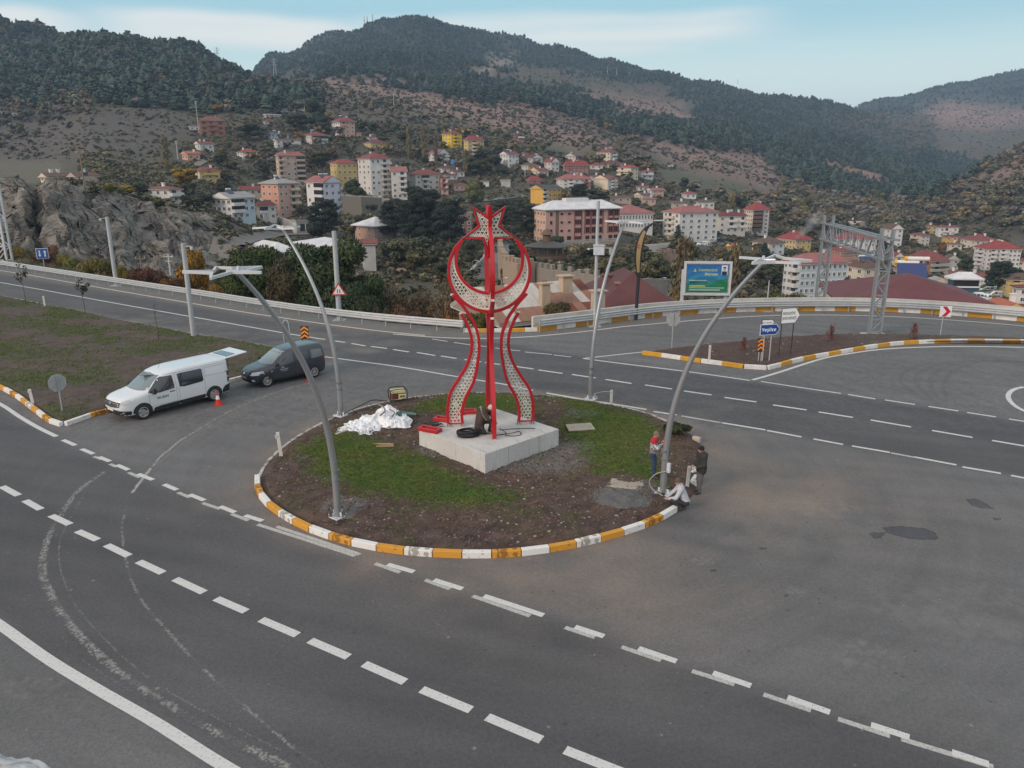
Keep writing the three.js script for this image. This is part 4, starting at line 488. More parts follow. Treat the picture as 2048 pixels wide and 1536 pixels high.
function prism(w,d,h,kind,over) {           // roof over a w x d plan whose near corner is (0,0), reaching +x and -z; eave at y 0
  const x0 = -over,x1 = w + over,z0 = over,z1 = -d - over,W2 = x1 - x0,D2 = z0 - z1,t = 0.18; let V,Fs;
  const e = [[x0,t,z0],[x1,t,z0],[x1,t,z1],[x0,t,z1]],b = [[x0,0,z0],[x1,0,z0],[x1,0,z1],[x0,0,z1]];
  let r;
  if (kind === 'hip') { const m = Math.min(W2,D2) / 2,cx = (x0 + x1) / 2,cz = (z0 + z1) / 2; r = W2 >= D2 ? [[x0 + m,h,cz],[x1 - m,h,cz]] : [[cx,h,z0 - m],[cx,h,z1 + m]]; Fs = W2 >= D2 ? [[e[0],e[1],r[1],r[0]],[e[1],e[2],r[1]],[e[2],e[3],r[0],r[1]],[e[3],e[0],r[0]]] : [[e[0],e[1],r[0]],[e[1],e[2],r[1],r[0]],[e[2],e[3],r[1]],[e[3],e[0],r[0],r[1]]]; }
  else if (kind === 'gx') { const cz = (z0 + z1) / 2; r = [[x0,h,cz],[x1,h,cz]]; Fs = [[e[0],e[1],r[1],r[0]],[e[1],e[2],r[1]],[e[2],e[3],r[0],r[1]],[e[3],e[0],r[0]]]; }
  else if (kind === 'gz') { const cx = (x0 + x1) / 2; r = [[cx,h,z0],[cx,h,z1]]; Fs = [[e[0],e[1],r[0]],[e[1],e[2],r[1],r[0]],[e[2],e[3],r[1]],[e[3],e[0],r[0],r[1]]]; }
  else { Fs = [[e[0],e[1],e[2],e[3]]]; }
  for (let i = 0; i < 4; i++) { const j = (i + 1) % 4; Fs.push([b[i],b[j],e[j],e[i]]); } Fs.push([b[3],b[2],b[1],b[0]]);
  const P = []; for (const f of Fs) for (let i = 1; i < f.length - 1; i++) P.push(...f[0],...f[i],...f[i + 1]);
  const g = new THREE.BufferGeometry(); g.setAttribute('position',new THREE.Float32BufferAttribute(P,3)); g.computeVertexNormals();
  // roof uv: run seams down the slope
  const p = g.attributes.position,nn = g.attributes.normal,uv = []; for (let i = 0; i < p.count; i++) { if (Math.abs(nn.getZ(i)) > Math.abs(nn.getX(i))) uv.push(p.getX(i),p.getZ(i)); else uv.push(p.getZ(i),p.getX(i)); } g.setAttribute('uv',new THREE.Float32BufferAttribute(uv,2));
  return g;
}
const chimneyG = merge([box(0.7,1.6,0.7,0,0.5,0),box(0.95,0.14,0.95,0,1.36,0)]),tankG = merge([bar([-0.9,1.35,-0.5],[0.9,1.35,-0.5],0.26,0.26,10),beam([-0.8,0,-0.6],[-0.8,1.3,-0.5],0.06),beam([0.8,0,-0.6],[0.8,1.3,-0.5],0.06)]),panelG = (() => { const g = box(2.0,0.08,1.9,0,0,0); g.rotateX(0.75); g.translate(0,0.62,0.25); return g; })();
const houses = {};
function house(key,name,label,x0,xs,x1,base,eave,roof,rc,wr,wl,o = {}) {
  const z = o.z || landZ(xs,base),k0 = (x0 - 1024) / F,k1 = (x1 - 1024) / F,kc = (xs - 1024) / F;
  const c = W(xs,base,z),depth = z * cP + (EYE - c.y) * sP,ph = (o.phi ?? (xs - x0 < 2.5 ? 3 : 24)) * D2R - Math.atan(kc);
  let Lf = xs - x0 < 1.2 ? 0 : (c.x - k0 * depth) / (Math.sin(ph) + k0 * Math.cos(ph) * cP),Rt = (k1 * depth - c.x) / (Math.cos(ph) - k1 * Math.sin(ph) * cP);
  if (!Lf || Lf < 2) Lf = o.d || clamp(Rt * 0.8,5,14); if (o.d) Lf = o.d; Lf = clamp(Lf,3,40);
  const top = W(xs,eave,z),h = top.y - c.y,fl = o.fl || Math.max(1,Math.round(h / 3)),fh = h / fl;
  const t = thing(name,label,o.cat || 'house',c,ph,o.group); houses[key] = { t,w: Rt,d: Lf,h,z,c,ph };
  wr = Array.isArray(wr) ? wr : C[wr]; wl = wl ? (Array.isArray(wl) ? wl : C[wl]) : wr;
  const dn = o.dn ?? 3;
  const body = new THREE.Mesh(uvScale(box(Rt,h + dn,Lf,Rt / 2,(h - dn) / 2,-Lf / 2)),[mW(wr),mW(wl),mW(wr),mW(wr),mW(wr),mW(wr)]); body.name = 'wall'; body.castShadow = body.receiveShadow = true; t.add(body);
  const over = o.over ?? 0.6,rh = (o.peak ? (eave - o.peak) / F * depth * 1.0 : Math.min(Rt,Lf) * 0.24);
  let rf;
  if (roof === 'flat') { rf = mesh('roof',[uvScale(box(Rt + 0.3,0.25,Lf + 0.3,Rt / 2,h + 0.125,-Lf / 2)),box(Rt + 0.3,0.5,0.2,Rt / 2,h + 0.5,0.05),box(0.2,0.5,Lf,-0.05,h + 0.5,-Lf / 2)],mR(Array.isArray(rc) ? rc : RF[rc]),t); rf.position.y = 0; }
  else { rf = mesh('roof',prism(Rt,Lf,rh,roof,over),mR(Array.isArray(rc) ? rc : RF[rc]),t); rf.position.y = h + 0.12;
    if (o.eaveTrim !== 0) mesh('eave',box(Rt + 2 * over - 0.1,0.13,Lf + 2 * over - 0.1,Rt / 2,h + 0.055,-Lf / 2),o.trim ? mW(o.trim) : FRAME,t);
    if (roof === 'gx' || roof === 'gz') { const gx = roof === 'gx',s = gx ? Lf : Rt,q = rh * 0.92; const gg = new THREE.BufferGeometry(); const pts = gx ? [[-0.01,h + 0.1,0],[-0.01,h + 0.1,-s],[-0.01,h + 0.12 + q,-s / 2]] : [[0,h + 0.1,0.01],[s,h + 0.1,0.01],[s / 2,h + 0.12 + q,0.01]]; const A = gx ? -over * 1 : over; const P = pts.map(p => gx ? [-over - 0.02,p[1],p[2]] : [p[0],p[1],over + 0.02]); gg.setAttribute('position',new THREE.Float32BufferAttribute(gx ? [...P[0],...P[2],...P[1]] : P.flat(),3)); gg.computeVertexNormals(); mesh('gable',uvScale(gg),mW(gx ? wl : wr),t); } }
  const R = rng(Math.round(x0 * 31 + base));
  const spots = { R: [],L: [] };
  for (const b of o.bal || []) { const s = b.f === 'L' ? Lf : Rt,a0 = b.a * s,a1 = b.b * s,wd = a1 - a0,dp = b.d ?? 1.1; spots[b.f || 'R'].push([a0 - 0.3,a1 + 0.3,b.from ?? 1,b.to ?? fl]);
    for (let k = b.from ?? 1; k < (b.to ?? fl); k++) { const y = k * fh; const bm = b.col ? mW(Array.isArray(b.col) ? b.col : C[b.col]) : mW(wr);
      const g = merge([box(wd,0.16,dp,0,0.08,dp / 2 - 0.02),box(wd,0.85,0.1,0,0.58,dp - 0.07),box(0.1,0.85,dp - 0.14,-wd / 2 + 0.05,0.58,dp / 2 - 0.05),box(0.1,0.85,dp - 0.14,wd / 2 - 0.05,0.58,dp / 2 - 0.05)]);
      const m = mesh('balcony',g,bm,t); put(m,faceGroupAt(b.f || 'R',(a0 + a1) / 2,y,0.02));
      if (b.glaze) { const gz = mesh('glazing',[box(wd - 0.1,fh - 1.05,0.06,0,1.02 + (fh - 1.05) / 2,dp - 0.1),box(0.06,fh - 1.05,dp - 0.2,-wd / 2 + 0.08,1.02 + (fh - 1.05) / 2,dp / 2 - 0.08),box(0.06,fh - 1.05,dp - 0.2,wd / 2 - 0.08,1.02 + (fh - 1.05) / 2,dp / 2 - 0.08)],GLASS_B,m); const mu = []; for (let q = 0; q <= 4; q++) mu.push(box(0.05,fh - 1.05,0.05,-wd / 2 + 0.1 + (wd - 0.2) * q / 4,1.02 + (fh - 1.05) / 2,dp - 0.05)); mesh('frame',mu,FRAME_B,m); }
      else { mesh('balcony_door',[box(Math.min(1.6,wd * 0.5),2.1,0.06,-wd * 0.12,1.2,0.03)],GLASS,m); if (R() < 0.4) mesh('laundry',[box(wd * 0.3,0.5,0.05,wd * 0.2,0.9,dp + 0.02)],R() < 0.5 ? FRAME : mW(C.pink),m); }
    } }
  const fm = o.frameDark ? FRAME_B : FRAME,gl = o.dark ? DARK : GLASS;
  for (const f of ['R','L']) {
    if (f === 'L' && xs - x0 < 3) continue; if (o['no' + f]) continue;
    const s = f === 'R' ? Rt : Lf,cols = o['c' + f] || Math.max(1,Math.round(s / 3.2)),ww = Math.min(o.ww || 1.3,s / cols * 0.62),wh = Math.min(o.wh || 1.35,fh * 0.56);
    for (let k = 0; k < fl; k++) for (let i = 0; i < cols; i++) { const a = (i + 0.5) / cols * s; if (spots[f].some(q => a > q[0] && a < q[1] && k >= q[2] && k < q[3])) continue; if (R() < (o.skip ?? 0.06)) continue;
      const wn = mesh('window',winFrame,fm,t); put(wn,faceGroupAt(f,a,k * fh + fh * 0.56,0.03)); wn.scale.set(ww,wh,1); mesh('pane',winPane,gl,wn); }
  }
  if (o.door) { const d = mesh('door',[box(1.2,2.1,0.08,0,1.05,0)],FRAME_B,t); put(d,faceGroupAt('R',Rt * o.door,0,0.05)); }
  for (let i = 0; i < (o.ch ?? 1); i++) { const cx = Rt * (0.25 + 0.5 * R()),cz = -Lf * (0.3 + 0.4 * R()); const m = mesh('chimney',chimneyG,o.chM || FRAME,rf); m.position.set(cx,(roof === 'flat' ? h + 0.3 : rh * 0.6),cz); }
  if (o.solar) for (let i = 0; i < o.solar; i++) { const s = mesh('solar_heater',panelG,std([0.05,0.07,0.13],0.25,0.2),rf); s.position.set(Rt * (0.3 + 0.3 * i),roof === 'flat' ? h + 0.3 : rh * 0.72,-Lf * 0.4); mesh('tank',tankG,FRAME,s); }
  return t;
}
const blk = 'apartment_block',ho = 'house';
// ---- left slope
house('a1',ho,'unfinished brick house with dark window openings high on the left slope',400,402,451,271,241,'hip','rust','brick',0,{ dark: true,frameDark: true,bal: [{ a: 0.33,b: 0.66,col: 'brick' }],ww: 2.2,cR: 3,fl: 3,peak: 232 });
house('a2',ho,'low salmon house with a red roof below the unfinished brick house',365,376,401,321,308,'gx','orange','salmon','salmon',{ phi: 30 });
house('a3',ho,'small pale house with two tall white chimneys above the low salmon house',398,401,428,301,288,'gx','red','off',0,{ ch: 2 });
house('a4',ho,'white house with a bright red hipped roof on the bare slope above the tan tower',484,487,520,319,305,'hip','bright','white',0,{ bal: [{ a: 0.1,b: 0.5,from: 1 }],fl: 2 });
house('a5',ho,'yellowish villa with a balcony beside the big golden tree',396,400,441,358,343,'hip','red','yellow','cream',{ bal: [{ a: 0.2,b: 0.9 }],fl: 2 });
house('a6',ho,'white house with brown roof and trees in front at the edge of the rock bluff',95,100,140,371,355,'gx','brown','white','cream',{ ch: 2,fl: 2,z: 226,dn: 8 });
house('a7',ho,'low brownish house behind the wooden pole at the edge of the bluff',153,157,198,368,354,'gx','brown','tan',0,{ bal: [{ a: 0.1,b: 0.8,col: 'conc' }],fl: 2,z: 226,dn: 8 });
house('a8',ho,'white house with a wrap-around balcony alone above the rocky bluff',297,341,365,406,380,'hip','rust','white','white',{ bal: [{ a: 0,b: 1,col: 'white',d: 1.2 }],fl: 2,peak: 374,cL: 3,phi: 42 });
house('a9',ho,'grey-blue house with a slate roof behind the white gabled house',538,542,578,281,268,'hip','slate','blue',0,{ solar: 1,fl: 2 });
house('a10',ho,'white gabled house with a red roof and a lower white storey',550,553,603,296,280,'gx','red','white',0,{ bal: [{ a: 0.5,b: 0.9 }],fl: 2,ch: 0 });
house('a11',ho,'pale house with a dark glazed upper floor and red hipped roof',606,624,657,290,271,'hip','red','off','off',{ bal: [{ a: 0.05,b: 0.95,glaze: true }],fl: 2,solar: 1 });
house('a12',blk,'pink and white apartment house with a broad white eave high above the town',664,681,711,275,243,'hip','red','pink','white',{ over: 1.1,fl: 4,solar: 1,peak: 233,bal: [{ a: 0.15,b: 0.45,from: 3,to: 4,col: 'salmon' }] });
house('a13',ho,'tiny pink house right of the pink and white apartment house',711,713,723,273,266,'hip','red','pink',0,{ fl: 1,ch: 0 });
house('a14',ho,'small white house with a flat red roof above the yellow-walled cottage',734,737,758,282,275,'hip','deep','white',0,{ fl: 1 });
house('a15',ho,'yellow-walled cottage with a red hipped roof above the white tower block',739,742,775,297,286,'hip','deep','yellow',0,{ fl: 1,d: 10 });
house('a16',ho,'small cream house with a flat brown roof near the top of the slope',592,595,610,221,204,'hip','brown','cream',0,{ fl: 2,peak: 201 });
house('a17','farm_building','long low farm building with a dark red roof beside the topmost cream house',552,555,591,224,217,'gx','deep','conc',0,{ cat: 'farm building',fl: 1 });
house('a18',ho,'tiny hut with a red roof among trees above the grey-blue house',526,528,549,249,242,'hip','deep','off',0,{ fl: 1,ch: 0 });
house('a19','shed','small white shed left of the unfinished brick house',378,380,399,260,254,'flat','grey','off',0,{ fl: 1,ch: 0,cat: 'shed' });
house('a20','farm_building','whitish sheds in a row below the long low farm building',529,532,566,236,230,'gx','grey','off',0,{ fl: 1,ch: 0,cat: 'farm building' });
// ---- tower blocks on the left of the sculpture
house('b1',blk,'tan tower block with recessed balconies and a pale red roof',556,561,612,375,312,'hip','pinkish','tan',[0.62,0.47,0.33],{ cat: 'apartment block',fl: 6,bal: [{ a: 0.02,b: 0.22 },{ a: 0.7,b: 1.0,glaze: true }],cR: 4,peak: 304,phi: 18 });
house('b2',blk,'yellow four-storey block with a red roof between the tan and the white tower',663,676,716,375,327,'hip','bright','yellow','yellow',{ cat: 'apartment block',fl: 4,cR: 4,cL: 2,peak: 319,ch: 0 });
house('b3',blk,'tall white tower block with stacked balconies and a chimney block on its red roof',719,744,784,393,318,'hip','red','white','off',{ cat: 'apartment block',fl: 7,bal: [{ a: 0.52,b: 1.0,col: 'off',d: 1.3 }],cR: 4,cL: 3,peak: 305,phi: 30,skip: 0.2 });
house('b4',blk,'narrow white block with balconies joined to the tall white tower',784,786,815,398,343,'gx','pinkish','off',0,{ cat: 'apartment block',fl: 5,bal: [{ a: 0.5,b: 1.0,col: 'off' }],cR: 3,peak: 334,d: 12 });
house('b5',blk,'light grey block with a red gabled roof behind the tall pines',820,832,880,391,350,'hip','red',[0.52,0.51,0.49],'grey',{ cat: 'apartment block',fl: 4,bal: [{ a: 0.25,b: 0.55,glaze: true,from: 3,to: 4 },{ a: 0.3,b: 0.55,from: 1,to: 3 }],peak: 340,phi: 22 });
house('b6',blk,'narrow pink block with red balcony bands right of the light grey block',880,882,897,389,357,'flat','red','pink',0,{ cat: 'apartment block',fl: 3,bal: [{ a: 0.1,b: 1.0,col: 'redbrown' }],ch: 0 });
house('b7',blk,'salmon block with cream balconies and a grey hipped roof',527,561,601,437,368,'hip','grey','pink','salmon',{ cat: 'apartment block',fl: 5,bal: [{ a: 0.56,b: 1.0,col: 'cream',d: 1.3 }],cR: 4,cL: 3,peak: 356,solar: 1,phi: 40,over: 0.8 });
house('b8',blk,'white and lilac block with a gabled end and dark glazed balconies',617,651,686,437,366,'gz','pinkish','lilac','white',{ cat: 'apartment block',fl: 5,bal: [{ f: 'L',a: 0.0,b: 0.45,glaze: true,col: 'white' },{ a: 0.9,b: 1.0,d: 1 }],cR: 3,cL: 3,peak: 353,solar: 2,phi: 40 });
house('b9',blk,'pale blue and white gabled house with black glazed balconies above the gravel path',427,466,512,440,398,'gx','grey','blue','white',{ cat: 'apartment house',fl: 3,bal: [{ a: 0.0,b: 0.46,glaze: true,col: 'white',from: 1 }],cR: 4,cL: 4,peak: 386,solar: 1,phi: 44,ch: 0 });
house('b10',ho,'white house with a dark red roof squeezed beside the salmon block',512,518,553,441,413,'hip','deep','off','grey',{ fl: 2,bal: [{ a: 0.1,b: 0.5,glaze: true,col: 'lilac' }],cR: 3,peak: 402 });
house('b11',ho,'low house with a bright red roof behind the pale blue gabled house',484,488,524,390,380,'gx','bright','cream',0,{ fl: 1,peak: 373 });
house('b12','garage','grey concrete garage with a wide dark opening under the salmon block',588,594,626,467,444,'flat','grey','conc','off',{ cat: 'garage',fl: 1,noR: true,noL: true,ch: 0 });
{ const q = houses.b12; mesh('opening',[box(q.w * 0.62,q.h * 0.62,0.1,q.w * 0.52,q.h * 0.5,0.02)],DARK,q.t); mesh('post',[box(0.3,q.h * 0.62,0.2,q.w * 0.55,q.h * 0.5,0.08)],FRAME,q.t); }
house('b13',blk,'brown block with a white metal hipped roof beside the dark pines',711,750,795,489,454,'hip','white',[0.36,0.27,0.235],[0.56,0.38,0.29],{ cat: 'office building',fl: 3,cR: 5,cL: 2,peak: 437,phi: 40,ch: 0,ww: 0.7,wh: 1.0,over: 0.9 });  // left wall colour is paler: the sunlit side is painted in
house('b14','hall','long low hall with a white metal roof behind the green walnut trees',632,645,732,528,497,'hip','white','white','off',{ cat: 'hall',fl: 2,peak: 484,ch: 0,d: 16,noR: true });
{ const q = houses.b14; mesh('glass_band',[box(q.w * 0.5,1.6,0.1,q.w * 0.7,q.h * 0.42,0.04)],GLASS_B,q.t); }
house('b15','stair_tower','grey stair tower with a small red roof at the end of the white-roofed hall',727,729,753,541,489,'gx','red',[0.5,0.5,0.5],0,{ cat: 'tower',fl: 3,noR: true,ch: 0,d: 6,peak: 481 });
house('b16','hall','single-storey hall with a white sheet roof left of the walnut trees',537,546,592,520,507,'hip','white','dark',0,{ cat: 'hall',fl: 1,peak: 489,ch: 0,d: 14,over: 1 });
house('b17',ho,'white gabled house with balconies below the poplars',857,876,897,327,307,'gz','pinkish','white','off',{ fl: 3,bal: [{ a: 0.4,b: 1.0,col: 'white' }],peak: 299,phi: 40 });
house('b18',blk,'bright yellow apartment house with a red roof in the upper trees',885,903,924,296,268,'hip','red','bright','bright',{ cat: 'apartment house',fl: 4,bal: [{ a: 0.2,b: 0.8,col: 'bright' }],peak: 261,phi: 35 });
house('b19',blk,'mustard tower block with a red roof right of the bright yellow house',928,936,968,317,281,'hip','bright',[0.6,0.47,0.2],[0.62,0.46,0.16],{ cat: 'apartment block',fl: 5,bal: [{ a: 0.28,b: 0.6,col: 'cream' }],cR: 4,peak: 272,phi: 30 });
house('b20',ho,'white house with a dark red roof and a blue water tank behind it',881,884,908,346,337,'hip','deep','white',0,{ fl: 1,ch: 2 });
house('b21',ho,'white house with a wide dark red roof left of the yellowing trees',904,907,929,354,344,'hip','deep','white',0,{ fl: 1 });
house('b22',ho,'low white house with a dark red roof above the pink cottage',888,892,915,360,351,'hip','deep','off',0,{ fl: 1 });
house('b23',ho,'pink cottage with a bright red pyramid roof near the tall yellow-green tree',903,908,930,382,370,'hip','bright','pink',0,{ fl: 1,ch: 0 });
house('b24','shed','small white shed right of the tall yellow-green tree',962,964,978,373,363,'hip','brown','white',0,{ fl: 1,ch: 0,cat: 'shed' });
house('b25','brown_building','low brick-red building with a grey roof behind the star of the sculpture',905,918,945,478,428,'flat','grey',[0.34,0.2,0.16],[0.45,0.3,0.24],{ cat: 'building',fl: 4,ch: 0 });
// ---- middle of the town
house('c1',ho,'modern white house with tall dark vertical windows',1000,1017,1037,335,309,'gx','red','white','white',{ fl: 3,ww: 1.2,wh: 2.2,cR: 3,phi: 35,solar: 1 });
house('c2',ho,'part-bricked house with a white lower storey at the edge of the green field',1022,1025,1048,284,268,'hip','brown','brick',0,{ fl: 2,bal: [{ a: 0.5,b: 1,col: 'white' }] });
house('c3',ho,'house with a red roof and a white gable left of the green field',1046,1063,1085,326,316,'gz','deep','white','off',{ fl: 1,phi: 35 });
house('c4',ho,'red-roofed house directly behind the white gable left of the green field',1044,1048,1073,315,306,'hip','deep','conc',0,{ fl: 1,solar: 1 });
house('c5',ho,'orange-fronted house below the two red roofs',1043,1056,1076,345,331,'hip','brown','gold','off',{ fl: 2,phi: 30 });
house('c6',ho,'cream gabled cottage with a red roof below the orange-fronted house',1060,1078,1097,353,342,'gx','red','cream','cream',{ fl: 1,phi: 40 });
house('c7',ho,'white house with a pointed gable left of the red-brown building',1088,1102,1118,342,325,'gz','red','white','off',{ fl: 2,phi: 35,peak: 316 });
house('c8','shelter','low shelter with a bright red hipped roof above the orange-yellow block',1054,1058,1082,368,361,'hip','bright','redbrown',0,{ fl: 1,ch: 0,cat: 'shelter',peak: 353 });
house('c9',blk,'orange-yellow block with a blank gabled end and dark roof',1061,1086,1122,413,378,'gx','dark','gold',[0.70,0.42,0.09],{ cat: 'apartment block',fl: 4,noL: true,bal: [{ a: 0,b: 0.25,col: 'grey' }],cR: 4,peak: 371,phi: 42,ch: 0 });
house('c10','shed','grey flat shed left of the leaning roof frames',1001,1003,1021,374,362,'flat','grey','grey',0,{ fl: 1,ch: 0,noR: true,cat: 'shed' });
house('c11',ho,'dark-fronted modern house with a red roof below the green field',1131,1151,1168,323,312,'gx','red',[0.16,0.17,0.2],'off',{ fl: 2,phi: 35 });
house('c12',blk,'red-brown building with cream window panels and a broad red roof',1127,1130,1177,348,332,'hip','bright','redbrown',0,{ cat: 'building',fl: 3,peak: 322,cR: 6,ch: 2 });
house('c13',ho,'cream three-storey house with a red pyramid roof at the foot of the hillside',1193,1220,1233,325,305,'hip','red','off','cream',{ fl: 3,bal: [{ a: 0.4,b: 1,col: 'white' }],peak: 298,phi: 50 });
house('c14',ho,'low house with a long dark red roof left of the cream three-storey house',1178,1180,1205,338,331,'hip','red','off',0,{ fl: 1 });
house('c15',ho,'cream bungalow with a dark red roof below the cream three-storey house',1199,1218,1246,338,328,'hip','deep','off','cream',{ fl: 1,phi: 35 });
house('c16',blk,'long white block with a pinkish red roof and chimneys above the school',1113,1125,1181,380,359,'hip','pinkish','white','off',{ cat: 'apartment block',fl: 3,peak: 349,bal: [{ a: 0.2,b: 0.45,col: 'white' },{ a: 0.75,b: 1,col: 'redbrown' }],ch: 3 });
house('c17',blk,'cream block with a plain gabled end right of the long white block',1187,1215,1232,382,358,'gx','red','off','cream',{ cat: 'apartment block',fl: 4,noL: true,bal: [{ a: 0.4,b: 1,col: 'off' }],peak: 351,phi: 50 });
house('c18',blk,'cream house with long balconies left of the grey-green meadow',1235,1261,1276,359,336,'hip','bright','cream','cream',{ fl: 3,cat: 'house',bal: [{ f: 'L',a: 0.1,b: 1.0,col: 'cream' }],peak: 330,phi: 50 });
house('c19',ho,'white house with balcony and bright red roof at the edge of the meadow',1278,1283,1306,357,344,'hip','bright','white',0,{ fl: 2,bal: [{ a: 0.1,b: 1,col: 'white' }] });
house('c20',ho,'small white house with a pink-red roof above the pink row house',1273,1277,1296,382,374,'hip','bright','white',0,{ fl: 1 });
house('c21',ho,'pink row house with a pinkish roof',1294,1303,1327,393,381,'gx','pinkish','pink','white',{ fl: 2,phi: 30 });
house('c22',ho,'cream gabled house with a brown roof above the white school wing',1268,1285,1302,403,391,'gx','brown','off','cream',{ fl: 1,phi: 35 });
house('c23',ho,'pinkish bungalow with an orange-red roof above the white school wing',1282,1287,1311,410,398,'hip','pinkish','pink',0,{ fl: 1 });
house('c24',ho,'wide old house with a brown tiled roof above the school',1216,1220,1262,406,395,'hip','brown','tan',0,{ fl: 1 });
house('c25',ho,'red-roofed house wedged behind the cream block with the plain gable',1180,1184,1212,362,353,'hip','red','off',0,{ fl: 1 });
house('c26','school_wing','white two-storey school wing with rows of windows and a red roof',1235,1238,1305,460,428,'hip','pinkish','white',0,{ cat: 'school',fl: 2,cR: 11,peak: 412,ww: 1.4,wh: 1.9,ch: 0,d: 14,skip: 0 });
house('c27',ho,'small white house in trees above the white five-storey block',1367,1370,1392,397,388,'hip','bright','white',0,{ fl: 1 });
house('c28',ho,'brown-roofed house left of the small white house in trees',1343,1347,1375,418,406,'hip','brown','tan',0,{ fl: 1,ch: 2 });
house('c29',ho,'pale house with brown roof right of the small white house in trees',1392,1396,1428,419,404,'hip','brown','off',0,{ fl: 1 });
// ---- right part of the town
house('d1',blk,'white five-storey block with a red hipped roof and paired window columns',1324,1357,1433,484,427,'hip','pinkish','white','white',{ cat: 'apartment block',fl: 5,bal: [{ f: 'L',a: 0.3,b: 0.75,col: 'cream' }],cR: 5,cL: 3,peak: 415,phi: 38,ch: 4,ww: 1.5,wh: 1.5 });
house('d2',blk,'cream block with three white chimneys beside the white five-storey block',1432,1436,1490,467,433,'hip','deep','off','cream',{ cat: 'apartment block',fl: 3,bal: [{ a: 0.35,b: 0.65,col: 'white' },{ a: 0.8,b: 1,col: 'white' }],ch: 4,peak: 424 });
house('d3',blk,'tall block with brown balcony bands and a bright red roof',1485,1503,1535,469,421,'hip','bright','off','cream',{ cat: 'apartment block',fl: 6,bal: [{ a: 0.0,b: 0.55,col: [0.2,0.13,0.11],glaze: true }],peak: 406,cL: 4,phi: 35,ch: 3 });
house('d4',ho,'white house with a brown hipped roof on a stone base',1503,1538,1567,512,488,'hip','brown','white','cream',{ fl: 2,phi: 45,peak: 477 });
house('d5','public_building','yellow public building with a red hipped roof beside the rising smoke',1553,1590,1621,500,481,'hip','bright','yellow','yellow',{ cat: 'public building',fl: 2,phi: 45,cL: 6,peak: 465 });
house('d6',blk,'wide white building with a red roof seen through the sign gantry',1672,1676,1752,494,479,'hip','bright','white',0,{ cat: 'building',fl: 2,peak: 467,d: 14 });
house('d7',ho,'small white house with a terrace beneath the wooded hill',1694,1697,1724,457,442,'flat','brown','white',0,{ fl: 2,bal: [{ a: 0.1,b: 0.9,col: 'white' }] });
house('d8',blk,'brick building with cream pillars and a red roof behind the blue block',1648,1682,1718,530,505,'hip','red',[0.36,0.17,0.12],[0.42,0.2,0.13],{ cat: 'building',fl: 3,peak: 495,phi: 40,cR: 5 });
house('d9',blk,'light blue apartment block with curved white balconies and a pinkish roof',1562,1594,1687,606,529,'hip','pinkish',[0.52,0.60,0.66],[0.58,0.64,0.68],{ cat: 'apartment block',fl: 5,bal: [{ f: 'L',a: 0,b: 0.5,col: 'white',d: 1.5,from: 0 }],cR: 9,cL: 4,peak: 511,phi: 36,wh: 1.9,skip: 0 });
house('d10',blk,'cream building with a dark roof and solar panels right of the blue block',1686,1722,1753,596,538,'hip','brown','cream','cream',{ cat: 'building',fl: 4,peak: 522,solar: 3,phi: 42 });
house('d11',blk,'white gabled tower house left of the wooded right hill',1760,1777,1802,494,459,'gz','brown','white','off',{ cat: 'apartment house',fl: 4,peak: 449,phi: 35 });
house('d12',ho,'small yellow house with a red roof under the wooded hill',1848,1853,1872,468,453,'hip','red','yellow',0,{ fl: 2 });
house('d13',ho,'white house with a broad red roof under the wooded hill',1870,1876,1915,474,455,'hip','red','white',0,{ fl: 2,bal: [{ a: 0.2,b: 0.7,col: 'white' }] });
house('d14',ho,'orange house with a dark red roof below the white house under the hill',1882,1889,1914,490,474,'hip','deep','gold',0,{ fl: 2 });
house('d15',ho,'cream house with balconies left of the orange house',1818,1840,1857,492,472,'hip','red','off','cream',{ fl: 3,bal: [{ f: 'L',a: 0.2,b: 0.8,col: 'cream' }],phi: 40 });
house('d16',ho,'low cream house with a red roof below the orange house',1893,1898,1922,504,489,'hip','red','cream',0,{ fl: 2 });
house('d17',blk,'cream building with a red roof and dormers behind the big white block',1919,1948,1992,499,482,'hip','red','off','cream',{ cat: 'building',fl: 2,peak: 470,phi: 35,ch: 3 });
house('d18',blk,'big white apartment block with a bright red roof at the right edge of town',1943,1970,2036,541,499,'hip','bright','white','off',{ cat: 'apartment block',fl: 5,bal: [{ a: 0.1,b: 0.25,col: 'white' },{ a: 0.4,b: 0.55,col: 'white' },{ f: 'L',a: 0.3,b: 0.7,col: 'white' }],cR: 8,peak: 484,phi: 32,ch: 4,skip: 0 });
house('d19',blk,'red brick building with a red roof and open concrete floors',1809,1858,1892,553,523,'hip','red',[0.33,0.29,0.26],'brick',{ cat: 'building',fl: 3,peak: 506,phi: 42,dark: true,frameDark: true,bal: [{ a: 0,b: 1,col: 'conc' }] });
house('d20',ho,'white gabled house left of the red brick building',1782,1786,1806,532,514,'gz','red','cream',0,{ fl: 2,peak: 506 });
house('d21',ho,'grey gabled house right of the red brick building',1884,1889,1916,540,519,'gz','brown',[0.48,0.47,0.44],0,{ fl: 2,peak: 510 });
house('d22',ho,'long house with a rusty red roof behind the blue shop',1926,1945,1977,580,556,'gx','red','white','conc',{ fl: 2,phi: 35,cR: 5 });
house('d23','shop','dark blue shop building with a glazed top floor and white hipped roof',1893,1902,1953,597,559,'hip','white',[0.045,0.10,0.16],[0.045,0.10,0.16],{ cat: 'shop',fl: 2,peak: 546,over: 0.8,noR: true,noL: true,ch: 0 });
{ const q = houses.d23; mesh('glass_band',[box(q.w * 0.96,q.h * 0.28,0.1,q.w * 0.5,q.h * 0.82,0.03)],GLASS_B,q.t); mesh('ledge',[box(q.w * 1.05,0.3,0.5,q.w * 0.5,q.h * 0.62,0.15)],FRAME,q.t); }
